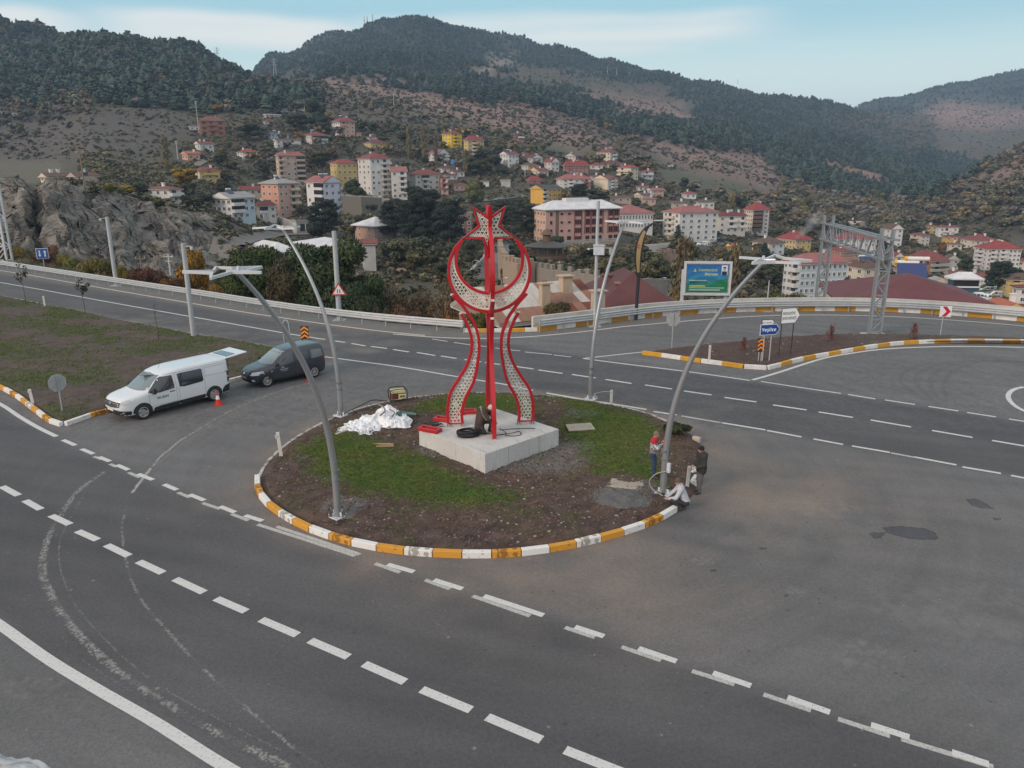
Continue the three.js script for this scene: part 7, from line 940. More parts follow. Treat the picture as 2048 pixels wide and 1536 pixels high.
// ---------------------------------------------------------------- sign gantries (lattice portals)
{
  const m = std([0.33,0.36,0.39],0.5,0.3,{ map: texWear }),near = G(1748,671),top = W(1748,458,-near.z).y,zf = -63.5,xf = W(1651,500,63.5).x; const t = thing('sign_gantry','empty galvanised sign gantry of lattice legs and a lattice beam over the right-hand road','gantry',[0,0,0]);
  const legAt = (x,z,h,w,y0 = 0.1) => { const lg = mesh('leg',[],m,null); return lg; };
  const build = (x,z,h) => { const g = new THREE.Group(); g.name = 'leg'; t.add(g); const w = 0.36,C4 = [[-w,-w * 0.4],[w,-w * 0.4],[-w,w * 0.4],[w,w * 0.4]].map(([a,b]) => [x + a,z + b]); for (const [a,b] of C4) mesh('chord',[beam([a,0.05,b],[a,h,b],0.105)],m,g); const n = 7; for (let k = 0; k < n; k++) { const y0 = 0.3 + k * (h * 0.8) / n,y1 = y0 + (h * 0.8) / n; for (const s of [-1,1]) { const zz = z + s * w * 0.4; mesh('brace',[beam([x - w,y0,zz],[x + w,y0,zz],0.055),beam([x + (k % 2 ? w : -w),y0,zz],[x + (k % 2 ? -w : w),y1,zz],0.06)],m,g); } } mesh('base',[box(1.5,0.12,0.9,x,0.06,z)],std([0.4,0.39,0.37],0.95),g); return g; };
  build(near.x,near.z,top); build(xf,zf,top);
  const bm = new THREE.Group(); bm.name = 'beam'; t.add(bm); const yT = W(1770,478,-near.z).y,yB = W(1768,518,-near.z).y,w = 0.34,A = [near.x,near.z + 0.6],B = [xf,zf - 0.6]; const q = (f,s,y) => [lerp(A[0],B[0],f) + s * w,y,lerp(A[1],B[1],f)];
  for (const s of [-1,1]) for (const y of [yT,yB]) mesh('chord',[beam(q(0,s,y),q(1,s,y),0.13)],m,bm); const n = 9; for (let k = 0; k < n; k++) { const f0 = k / n,f1 = (k + 1) / n,fm = (f0 + f1) / 2; for (const s of [-1,1]) mesh('brace',[beam(q(f0,s,yB),q(fm,s,yT),0.055),beam(q(fm,s,yT),q(f1,s,yB),0.055)],m,bm); mesh('tie',[beam(q(f0,-1,yT),q(f0,1,yT),0.07),beam(q(f0,-1,yB),q(f1,1,yB),0.06)],m,bm); }
}
{ // left gantry tower: only its leg stands in the picture
  const m = std([0.60,0.64,0.68],0.45,0.35,{ map: texWear }),t = thing('gantry_tower','pale galvanised lattice tower of a sign gantry at the left edge','gantry',[0,0,0]); const z = 92,b = W(6,522,z),tp = W(-6,300,z); const y0 = Math.min(0,b.y - 0.3),h = tp.y,w = 0.8; const C4 = [[-w,-0.5],[w,-0.5],[-w,0.5],[w,0.5]].map(([a,c]) => [b.x + a,b.z + c]); for (const [a,c] of C4) mesh('chord',[beam([a,y0,c],[a,h,c],0.22)],m,t); const n = 8; for (let k = 0; k < n; k++) { const ya = y0 + 0.4 + k * (h - y0) / n,yb = ya + (h - y0) / n; for (const s of [-1,1]) mesh('brace',[beam([b.x - w,ya,b.z + s * 0.5],[b.x + w,ya,b.z + s * 0.5],0.1),beam([b.x + (k % 2 ? w : -w),ya,b.z + s * 0.5],[b.x + (k % 2 ? -w : w),yb,b.z + s * 0.5],0.1)],m,t); } mesh('base',[box(3,0.5,2,b.x,y0,b.z)],std([0.45,0.44,0.42],0.95),t);
}
// ---------------------------------------------------------------- signs and lettering
function canvasTex(w,h,draw) { const c = document.createElement('canvas'); c.width = w; c.height = h; const x = c.getContext('2d'); draw(x,w,h); const t = new THREE.CanvasTexture(c); t.colorSpace = THREE.SRGBColorSpace; return t; }
function faceBoard(w,h,tex,x = 0,y = 0,z = 0) { const g = new THREE.PlaneGeometry(w,h); g.translate(x,y,z); return [g,std([1,1,1],0.55,0,{ map: tex })]; }
const ALU = std([0.52,0.53,0.54],0.5,0.4),ALU_B = std([0.36,0.37,0.38],0.6,0.2),BLACKP = std([0.03,0.03,0.032],0.6);
{ // billboard
  const z = 60.5,a = W(1372,584,z),b = W(1453,579,z),tl = W(1372,529,z); const w = b.x - a.x,h = tl.y - a.y,cx = (a.x + b.x) / 2,cy = a.y + h / 2; const t = thing('billboard','blue and green banner billboard on two pale posts behind the guardrail','billboard',[cx,0,-z],-0.05);
  const tex = canvasTex(1024,640,(x,W2,H2) => { const g = x.createLinearGradient(0,0,0,H2); g.addColorStop(0,'#1d6bb8'); g.addColorStop(0.4,'#2f86bd'); g.addColorStop(0.62,'#2d8a8c'); g.addColorStop(1,'#17784a'); x.fillStyle = g; x.fillRect(0,0,W2,H2); x.fillStyle = '#1f7f52'; x.beginPath(); x.moveTo(W2 * 0.4,H2); x.quadraticCurveTo(W2 * 0.62,H2 * 0.55,W2,H2 * 0.5); x.lineTo(W2,H2); x.fill(); for (let i = 0; i < 9; i++) { x.strokeStyle = i % 2 ? 'rgba(255,255,255,0.16)' : 'rgba(0,30,60,0.16)'; x.lineWidth = 10; x.beginPath(); x.moveTo(60 + i * 40,0); x.quadraticCurveTo(W2 * 0.45,160 + i * 42,W2 - 60 - i * 30,10); x.stroke(); }
    x.fillStyle = '#d9d25a'; x.beginPath(); x.moveTo(150,165); x.lineTo(190,90); x.lineTo(235,165); x.fill(); x.font = 'italic bold 78px serif'; x.fillStyle = '#e6de7a'; x.fillText('Cumhuriyet',270,150); x.fillText('Bayramı',430,245);
    x.fillStyle = '#e8f0f0'; x.fillRect(60,356,440,12); x.fillStyle = '#123a52'; x.font = 'bold 84px sans-serif'; x.fillText('İhtiyacımız',66,440); x.fillStyle = '#e0cf5a'; x.fillRect(66,480,400,26); x.fillStyle = '#d8e6dd'; x.fillRect(66,530,880,14); x.fillRect(66,575,780,20);
    x.fillStyle = '#e6edf2'; x.fillRect(850,10,150,230); x.fillStyle = '#2a3440'; x.fillRect(862,150,126,90); x.fillStyle = '#c9a48c'; x.beginPath(); x.ellipse(925,100,34,46,0,0,7); x.fill(); x.fillStyle = '#2c241f'; x.fillRect(890,50,70,30); x.fillStyle = '#3f8fae'; x.fillRect(760,260,70,90); });
  const g = new THREE.PlaneGeometry(w,h,40,24),p = g.attributes.position; for (let i = 0; i < p.count; i++) { const X = p.getX(i) / w,Y = p.getY(i) / h; p.setZ(i,0.03 * Math.sin(18 * (Y + 0.6 * X * X * 2)) * (1 - 2 * Math.abs(Y)) * 0.9); } g.computeVertexNormals(); g.translate(0,cy,0.14);
  mesh('banner',g,std([0.72,0.76,0.78],0.6,0,{ map: tex }),t); mesh('board',[box(w + 0.3,h + 0.3,0.12,0,cy,0)],std([0.5,0.5,0.49],0.7),t); for (const [s,ww,hh] of [[0,w + 0.5,0.16],[1,w + 0.5,0.16]]) mesh('frame',[box(ww,hh,0.28,0,cy + (s ? 1 : -1) * (h / 2 + 0.16),0.06)],PLATE,t); for (const s of [-1,1]) mesh('frame',[box(0.16,h + 0.16,0.28,s * (w / 2 + 0.17),cy,0.06)],PLATE,t);
  for (const s of [-1,1]) mesh('post',[box(0.24,cy + h * 0.3 + 8,0.2,s * w * 0.5 - (s < 0 ? 0.25 : 0),(cy + h * 0.3 - 8) / 2,-0.2)],PLATE,t); mesh('top_spikes',Array.from({ length: 13 },(_,i) => bar([-w * 0.42 + i * w * 0.07,cy + h / 2 + 0.24,0],[-w * 0.42 + i * w * 0.07,cy + h / 2 + 0.42,0],0.015,0.008,4)),ALU_B,t); }
function arrowBoard(w,h,tip) { return [[-w / 2,-h / 2],[w / 2 - tip,-h / 2],[w / 2,0],[w / 2 - tip,h / 2],[-w / 2,h / 2]]; }
function planarUV(g,w,h) { const p = g.attributes.position,uv = []; for (let i = 0; i < p.count; i++) uv.push(p.getX(i) / w + 0.5,p.getY(i) / h + 0.5); g.setAttribute('uv',new THREE.Float32BufferAttribute(uv,2)); return g; }
function dirSign(name,label,px,base,topc,w,h,tip,tex,border,turn,posts,pm) { const g = G(px,base),z = -g.z,y = W(px,topc,z).y,t = thing(name,label,'direction sign',[g.x,0.15,g.z],turn); const P = arrowBoard(w,h,tip),P2 = arrowBoard(w - 0.07,h - 0.07,tip * 0.95); mesh('board',[slab(P,0.03).translate(0,y,0.02)],border,t); const f = planarUV(new THREE.ShapeGeometry(shapeOf(P2)),w,h); f.translate(0,y,0.056); mesh('face',f,std([1,1,1],0.5,0,{ map: tex }),t); for (const s of posts) mesh('post',[bar([s,-0.2,-0.03],[s,y + h * 0.4,-0.03],0.03,0.03,8)],pm,t); return t; }
dirSign('direction_sign','blue arrow sign reading Yeşilce on the side island',1533,728,664,1.25,0.62,0.24,canvasTex(512,256,(x,w,h) => { x.fillStyle = '#16418f'; x.fillRect(0,0,w,h); x.fillStyle = '#e8eef4'; x.font = 'bold 112px sans-serif'; x.fillText('Yeşilce',40,168); }),std([0.62,0.64,0.68],0.5),0.25,[-0.28,0.16],ALU);
dirSign('direction_sign','small white arrow sign above the blue one on the side island',1528,727,650,0.82,0.36,0.16,canvasTex(512,224,(x,w,h) => { x.fillStyle = '#e4e6e6'; x.fillRect(0,0,w,h); x.fillStyle = '#222a30'; x.font = 'bold 74px sans-serif'; x.fillText('Spor Merkezi',16,140,400); }),std([0.05,0.05,0.055],0.5),0.25,[-0.2],ALU);
dirSign('direction_sign','large white arrow sign in capital letters on two dark posts on the side island',1572,715,636,1.28,0.92,0.3,canvasTex(512,368,(x,w,h) => { x.fillStyle = '#e6e8e8'; x.fillRect(0,0,w,h); x.fillStyle = '#23282c'; x.font = 'bold 92px sans-serif'; x.fillText('MESUDİYE',40,160,340); x.fillText('ŞEHİR MERKEZİ',30,275,385); }),std([0.10,0.10,0.105],0.5),0.3,[-0.5,0.32],std([0.05,0.035,0.03],0.6));
function chevronBoard(label,px,base,yTop,yBot,hPost,w,h,tilt) { const g = G(px,base),z = -g.z,y1 = W(px,yTop,z).y,y0 = W(px,yBot,z).y; const t = thing('chevron_sign',label,'road sign',[g.x,0.12,g.z],tilt); const H2 = y1 - y0,W2 = w; const cy = (y0 + y1) / 2 - 0.12; mesh('board',[rbox(W2,H2,0.03,0,cy,0,0.01)],BLACKP,t); const or = std([0.80,0.26,0.02],0.5); for (let k = 0; k < 3; k++) { const yy = -H2 / 2 + H2 * (0.14 + 0.28 * k),b = W2 / 2 - 0.015,th = H2 * 0.14; mesh('chevron',[slab([[-b,yy - th * 0.4],[0,yy + th * 1.0],[b,yy - th * 0.4],[b,yy + th * 0.6],[0,yy + th * 2.0],[-b,yy + th * 0.6]],0.008).translate(0,cy,0.017)],or,t); } for (const s of [-0.08,0.08]) mesh('post',[bar([s,-0.2,-0.03],[s,cy + H2 * 0.3,-0.03],0.025,0.025,8)],ALU,t); }
chevronBoard('orange and black chevron marker board below the direction signs',1519,728,676,704,0,0.42,1,0.05);
chevronBoard('orange and black chevron marker board behind the dark van',614,728,652,680,0,0.46,1,0.0);
{ // red and white bend chevron
  const g = G(1880,676),z = -g.z,y = W(1886,626,z).y; const t = thing('bend_sign','white square sign with a red chevron pointing right beside the curve','road sign',[g.x,0.1,g.z],-0.12); mesh('post',[bar([0,-0.1,-0.03],[0,y,-0.03],0.035,0.035,8)],ALU_B,t); const s = 0.72; mesh('board',[rbox(s,s,0.03,0.1,y,0,0.02)],std([0.66,0.66,0.64],0.5),t); mesh('chevron',[slab([[-0.24,0.33],[0.02,0.33],[0.3,0],[0.02,-0.33],[-0.24,-0.33],[0.04,0]],0.006).translate(0.1,y,0.018)],std([0.45,0.01,0.04],0.5),t); }
{ // back of an octagonal sign on the side island, and one on the verge
  const oct = (r,d) => { const P = []; for (let i = 0; i < 8; i++) { const a = Math.PI / 8 + i * Math.PI / 4; P.push([Math.cos(a) * r,Math.sin(a) * r]); } return slab(P,d); };
  const mk = (px,base,cy,r,turn,label) => { const g = G(px,base),y = W(px,cy,-g.z).y; const t = thing('stop_sign',label,'road sign',[g.x,0.05,g.z],turn); mesh('plate',[oct(r,0.02).translate(0,y,-0.04)],std([0.42,0.44,0.46],0.5,0.2,{ map: texWear }),t); mesh('post',[bar([0,0,0.01],[0,y + r * 0.9,0.01],0.035,0.035,8)],GALV_D,t); mesh('strap',[box(r * 1.6,0.04,0.02,0,y + r * 0.35,-0.01),box(r * 1.6,0.04,0.02,0,y - r * 0.35,-0.01)],GALV_D,t); };
  mk(1343,702,641,0.44,0.0,'grey back of an octagonal sign at the left tip of the side island'); mk(126,829,768,0.42,1.0,'grey back of an octagonal sign at the kerb corner of the verge'); }
{ // blue lane sign on the left
  const g = W(90,540,84),y = W(90,507,84).y; const t = thing('lane_sign','blue square sign with two white arrows behind the upper guardrail','road sign',[g.x,0,g.z],0.5); mesh('board',[rbox(1.15,1.12,0.04,0,y,0,0.03)],std([0.66,0.68,0.7],0.5),t); mesh('face',[rbox(1.06,1.03,0.02,0,y,0.03,0.02)],std([0.02,0.10,0.36],0.5),t); const ar = s => slab(s > 0 ? [[-0.07,-0.34],[0.07,-0.34],[0.07,0.12],[0.17,0.12],[0,0.36],[-0.17,0.12],[-0.07,0.12]] : [[-0.07,0.34],[0.07,0.34],[0.07,-0.12],[0.17,-0.12],[0,-0.36],[-0.17,-0.12],[-0.07,-0.12]].reverse(),0.01); mesh('arrow',[ar(-1).translate(-0.25,y,0.045)],FRAME,t); mesh('arrow',[ar(1).translate(0.25,y,0.045)],FRAME,t); mesh('post',[bar([0,-1.5,-0.05],[0,y,-0.05],0.04,0.04,8)],GALV_D,t); }
{ // warning triangle on the pole in front of the walnuts
  const g = G(680,640),y = W(680,582,-g.z - 0.3).y; const t = thing('warning_sign','red-edged warning triangle fixed to the pole before the walnut trees','road sign',[g.x + 0.1,0,g.z + 0.28],0.1); const tri = r => [[-r * 0.9,-r * 0.5],[r * 0.9,-r * 0.5],[0,r]]; mesh('rim',[slab(tri(0.62),0.02).translate(0,y,0)],std([0.42,0.03,0.03],0.5),t); mesh('face',[slab(tri(0.45),0.01).translate(0,y,0.021)],std([0.66,0.66,0.64],0.5),t); mesh('symbol',[box(0.05,0.3,0.008,-0.08,y - 0.02,0.036),box(0.05,0.3,0.008,0.08,y - 0.02,0.036)],BLACKP,t); }
{ // hooped pipe post beside the dark van
  const g = G(577,716),h = W(577,640,-g.z).y; const t = thing('hoop_post','thin steel hoop post at the edge of the verge above the dark van','post',[g.x,0,g.z]); mesh('hoop',[tube([[-0.16,0,0],[-0.16,h * 0.9,0],[-0.1,h * 0.98,0],[0,h,0],[0.1,h * 0.98,0],[0.16,h * 0.9,0],[0.16,0,0]],0.028,40,6)],GALV,t); }
// white marker posts
function marker(px,base,top,label,lean = 0) { const g = G(px,base,0.1),h = W(px,top,-g.z).y - 0.1; const t = thing('marker_post',label,'marker post',[g.x,0.1,g.z],0.3); const m = mesh('post',[rbox(0.13,h,0.05,0,h / 2,0,0.015)],std([0.72,0.71,0.67],0.7,0,{ map: texWear }),t); m.rotation.z = lean; mesh('band',[box(0.135,0.12,0.055,-Math.sin(lean) * h * 0.8,h * 0.84,0)],std([0.5,0.49,0.46],0.8),t).rotation.z = lean; return t; }
marker(563,916,864,'white marker post standing at the left edge of the roundabout',0.06); marker(1374,976,932,'white marker post beside the man in the dark jacket',-0.05); marker(1222,812,780,'thin white marker post at the back of the roundabout'); marker(1418,724,690,'white marker post on the front edge of the side island'); marker(90,614,592,'white marker post at the upper edge of the verge'); marker(66,808,778,'white marker post behind the yellow and white kerb on the left',0.05);
// traffic cones
{ const mk = (px,py,label) => { const g = G(px,py),t = thing('traffic_cone',label,'traffic cone',[g.x,0,g.z],0.2); const or = std([0.62,0.035,0.02],0.6),wh = std([0.72,0.72,0.7],0.6); mesh('base',[rbox(0.38,0.04,0.38,0,0.02,0,0.01)],or,t); const seg = (y0,y1,m,n) => { const r = y => 0.145 - 0.12 * y / 0.62; mesh(n,[new THREE.CylinderGeometry(r(y1),r(y0),y1 - y0,18).translate(0,(y0 + y1) / 2 + 0.035,0)],m,t); }; seg(0,0.26,or,'cone'); seg(0.26,0.44,wh,'white_band'); seg(0.44,0.62,or,'cone'); }; mk(437,810,'red and white traffic cone by the rear wheel of the white van'); mk(619,762,'red traffic cone by the rear wheel of the dark van'); }
// ---------------------------------------------------------------- generator, plastic heap, planks, sheets, gravel heaps
{ const g = G(796,800,0.2),t = thing('generator','portable generator in a black tube frame with a pale yellow tank','generator',[g.x,0.25,g.z],0.35); const blk = std([0.03,0.03,0.03],0.5); const w = 0.78,h = 0.52,d = 0.5,fr = []; for (const z of [-d / 2,d / 2]) fr.push(tube([[-w / 2,0,z],[-w / 2,h * 0.9,z],[-w / 2 + 0.05,h,z],[w / 2 - 0.05,h,z],[w / 2,h * 0.9,z],[w / 2,0,z]],0.022,40,6),bar([-w / 2,0.03,z],[w / 2,0.03,z],0.02)); for (const x of [-w / 2,w / 2]) fr.push(bar([x,0.03,-d / 2],[x,0.03,d / 2],0.02),bar([x,h * 0.92,-d / 2],[x,h * 0.92,d / 2],0.02)); mesh('frame',fr,blk,t); mesh('tank',[rbox(w * 0.86,0.17,d * 0.84,0,h - 0.12,0,0.05,3)],std([0.62,0.56,0.32],0.5),t); mesh('engine',[rbox(0.3,0.26,0.34,-0.16,0.17,0,0.03),bar([-0.05,0.18,0],[0.3,0.18,0],0.13,0.13,14)],std([0.16,0.05,0.03],0.6),t); mesh('control_panel',[rbox(0.34,0.22,0.05,0.16,0.19,d / 2 - 0.01,0.01)],std([0.66,0.6,0.3],0.5),t); mesh('socket',[box(0.08,0.08,0.02,0.1,0.2,d / 2 + 0.02),box(0.08,0.08,0.02,0.22,0.2,d / 2 + 0.02)],blk,t); }
{ // crumpled plastic wrapping
  const c = G(757,845,0.2),t = thing('plastic_heap','heap of crumpled white plastic wrapping on the roundabout beside the generator','plastic sheeting',[c.x,0.18,c.z],0.15); const m = std([0.74,0.76,0.79],0.45,0,{ side: THREE.DoubleSide }),R = rng(17);
  const sheet = (ox,oz,sx,sz,h,seed,dens = 60) => { const g = new THREE.PlaneGeometry(1,1,dens,dens); g.rotateX(-Math.PI / 2); const p = g.attributes.position; for (let i = 0; i < p.count; i++) { let x = p.getX(i) * 2,z = p.getZ(i) * 2; const rr = Math.max(Math.abs(x),Math.abs(z)) * 0.55 + Math.hypot(x,z) * 0.45; const ed = 1 + 0.28 * n3(Math.atan2(z,x) * 1.6,seed,2); const f = Math.max(0,1 - Math.pow(rr / ed,2.2)); const fold = Math.abs(n3(x * 2.4 + seed,z * 2.4,3)) + 0.55 * Math.abs(n3(x * 5.6,z * 5.6 + seed,7)) + 0.3 * Math.abs(n3(x * 12,z * 12,seed)); p.setXYZ(i,ox + x * sx * ed + 0.1 * n3(x * 4,z * 4,seed + 9),Math.max(0.015,h * f * (0.62 + 0.55 * n3(x * 1.3,z * 1.3,seed + 4)) + 0.24 * (fold - 0.35) * sstep(0,0.3,f + 0.15)),oz + z * sz * ed + 0.1 * n3(x * 4 + 5,z * 4,seed + 3)); } g.computeVertexNormals(); return g; };
  mesh('sheet',sheet(0.25,-0.25,1.05,0.95,0.75,3,90),m,t); mesh('sheet',sheet(-0.7,0.55,0.85,0.6,0.3,8,70),m,t); mesh('sheet',sheet(0.9,0.3,0.5,0.6,0.38,12),m,t); mesh('sheet',sheet(-0.55,1.15,0.3,0.42,0.1,19,40),m,t); mesh('sheet',sheet(-1.35,0.85,0.35,0.25,0.12,23,40),m,t); mesh('dark_scraps',[tube([[0.05,0.75,-0.25],[0.25,0.72,0.05],[0.3,0.62,0.3],[0.1,0.5,0.5]],0.035,24,6),tube([[0.5,0.6,0],[0.7,0.5,0.2],[0.6,0.42,0.45]],0.03,20,6)],std([0.22,0.19,0.17],0.8),t); mesh('green_scrap',sheet(0.85,0.05,0.22,0.2,0.62,31,24),std([0.10,0.17,0.17],0.6,0,{ side: THREE.DoubleSide }),t); }
{ const g = G(822,832,0.25),t = thing('green_hose','grey-green wrapped bundle with a looping black cable beside the plastic heap','bundle',[g.x,0.28,g.z]); mesh('bundle',[bar([-0.5,0.08,0],[0.25,0.08,0.1],0.12,0.06,10)],std([0.12,0.2,0.17],0.6),t); mesh('cable',[tube([[-0.7,0.1,-0.2],[-0.2,0.35,-0.25],[0.3,0.25,-0.1],[0.55,0.02,0.15]],0.016,30,6)],BLACKP,t); }
{ const g = G(706,822,0.2),t = thing('cable','black cable arching over the kerb to the back left lamp','cable',[g.x,0.2,g.z]); mesh('run',[tube([[1.4,0.15,-1.0],[0.8,0.3,-0.7],[0.2,0.14,-0.2],[-0.25,0.03,0.35],[-0.4,0.02,0.7]],0.022,40,6)],BLACKP,t); }
const WOOD_P = std([0.42,0.30,0.17],0.85,0,{ map: texWear }),WOOD_G = std([0.50,0.46,0.38],0.9,0,{ map: texWear });
function plank(px,py,L,w,h,a,label,mat) { const g = G(px,py,0.25),t = thing('plank',label,'plank',[g.x,islandY(g.x,g.z) + 0.02,g.z],a); mesh('board',[rbox(L,h,w,0,h / 2,0,0.008)],mat,t); return t; }
plank(766,886,0.85,0.09,0.05,-0.03,'short sawn wooden batten lying on the soil in front of the plinth',WOOD_P); plank(770,890,0.7,0.07,0.04,0.06,'second wooden batten lying beside the first in front of the plinth',WOOD_P); plank(692,862,1.1,0.13,0.05,0.95,'pale weathered board leaning towards the front of the plastic heap',WOOD_G);
function slabStone(px,py,w,d,a,label) { const g = G(px,py,0.25),t = thing('board',label,'board',[g.x,islandY(g.x,g.z) + 0.015,g.z],a); const P = [[-w / 2,-d / 2],[w / 2 * 0.9,-d / 2 * 1.1],[w / 2,d / 2],[-w / 2 * 0.85,d / 2]]; const q = slab(P,0.035,0.006); q.rotateX(-Math.PI / 2); mesh('sheet',[q],std([0.46,0.41,0.33],0.9,0,{ map: concTex }),t); }
slabStone(1252,967,1.25,0.72,-0.25,'pale muddy board lying on the grass near the gravel heap'); slabStone(1160,851,1.2,0.8,0.2,'muddy flat board lying on the grass at the back of the roundabout');
function heap(px,py,w,d,h,label,c,seed,cat = 'gravel heap',y0) { const g = G(px,py,0.15),t = thing('gravel_heap',label,cat,[g.x,y0 ?? 0.18,g.z],0.2); const q = new THREE.PlaneGeometry(2,2,54,54); q.rotateX(-Math.PI / 2); const p = q.attributes.position; for (let i = 0; i < p.count; i++) { const x = p.getX(i),z = p.getZ(i),r = Math.hypot(x,z) * (1 + 0.2 * n3(x * 2,z * 2,seed)); p.setXYZ(i,x * w / 2,Math.max(-0.05,h * Math.max(0,1 - r * r) * (0.8 + 0.4 * n3(x * 3,z * 3,seed)) + 0.03 * n3(x * 14,z * 14,seed) - 0.02),z * d / 2); } q.computeVertexNormals(); mesh('heap',q,std(c,0.97,0,{ map: texFine,bumpMap: texGrain,bumpScale: 0.03 }),t); }
heap(1243,1000,2.0,1.5,0.3,'grey gravel heap in front of the workers near the kerb',[0.15,0.15,0.147],4); heap(690,1024,1.4,1.1,0.12,'low grey gravel spill behind the front left lamp',[0.17,0.165,0.16],9); heap(76,536,7,4,1.6,'grey earth mound behind the upper guardrail by the blue lane sign',[0.14,0.125,0.11],12,'earth mound',-1.2);
{ // broken white kerb stones beside the workers
  const R = rng(31); for (const [px,py,l,a,lb] of [[1390,968,0.6,1.1,'broken white-painted kerb stone beside the crouching worker'],[1386,950,0.4,0.7,'smaller broken white kerb stone behind the crouching worker'],[1393,885,0.34,-0.7,'pale loose stone at the right edge of the roundabout']]) { const g = G(px,py),t = thing('kerb_stone',lb,'kerb stone',[g.x,0,g.z],a); const q = new RoundedBoxGeometry(l,0.28,0.24,3,0.05),p = q.attributes.position; for (let i = 0; i < p.count; i++) { const k = 1 + 0.16 * n3(p.getX(i) * 5,p.getY(i) * 5,p.getZ(i) * 5 + px); p.setXYZ(i,p.getX(i) * k,p.getY(i) * k + 0.12,p.getZ(i) * k); } q.computeVertexNormals(); mesh('stone',q,px === 1393 ? WOOD_G : K_WHITE[1],t); } }
{ // photographer's own wall at the bottom left
  const m = std([0.47,0.50,0.52],0.97,0,{ map: texFine,bumpMap: texGrain,bumpScale: 0.012 }); const a = W(-60,1482,1.35),b = W(80,1572,1.3); const g = new THREE.BoxGeometry(1.6,0.4,0.5,140,12,40); const p = g.attributes.position; for (let i = 0; i < p.count; i++) { const x = p.getX(i),y = p.getY(i),z = p.getZ(i); p.setXYZ(i,x + 0.012 * fbm(x * 9,y * 9,z * 9,3),y + 0.016 * fbm(x * 24 + 3,y * 24,z * 24,4),z + 0.02 * fbm(x * 18,y * 18 + 5,z * 18,4)); } g.computeVertexNormals(); const t = thing('ledge','rough pale concrete ledge in the bottom left corner','ledge'); const k = mesh('ledge_body',g,m,t); const mid = a.clone().add(b).multiplyScalar(0.5); k.rotation.y = -Math.atan2(b.z - a.z,b.x - a.x); k.position.copy(mid).add(new THREE.Vector3(-0.17,-0.2,0.19)); }
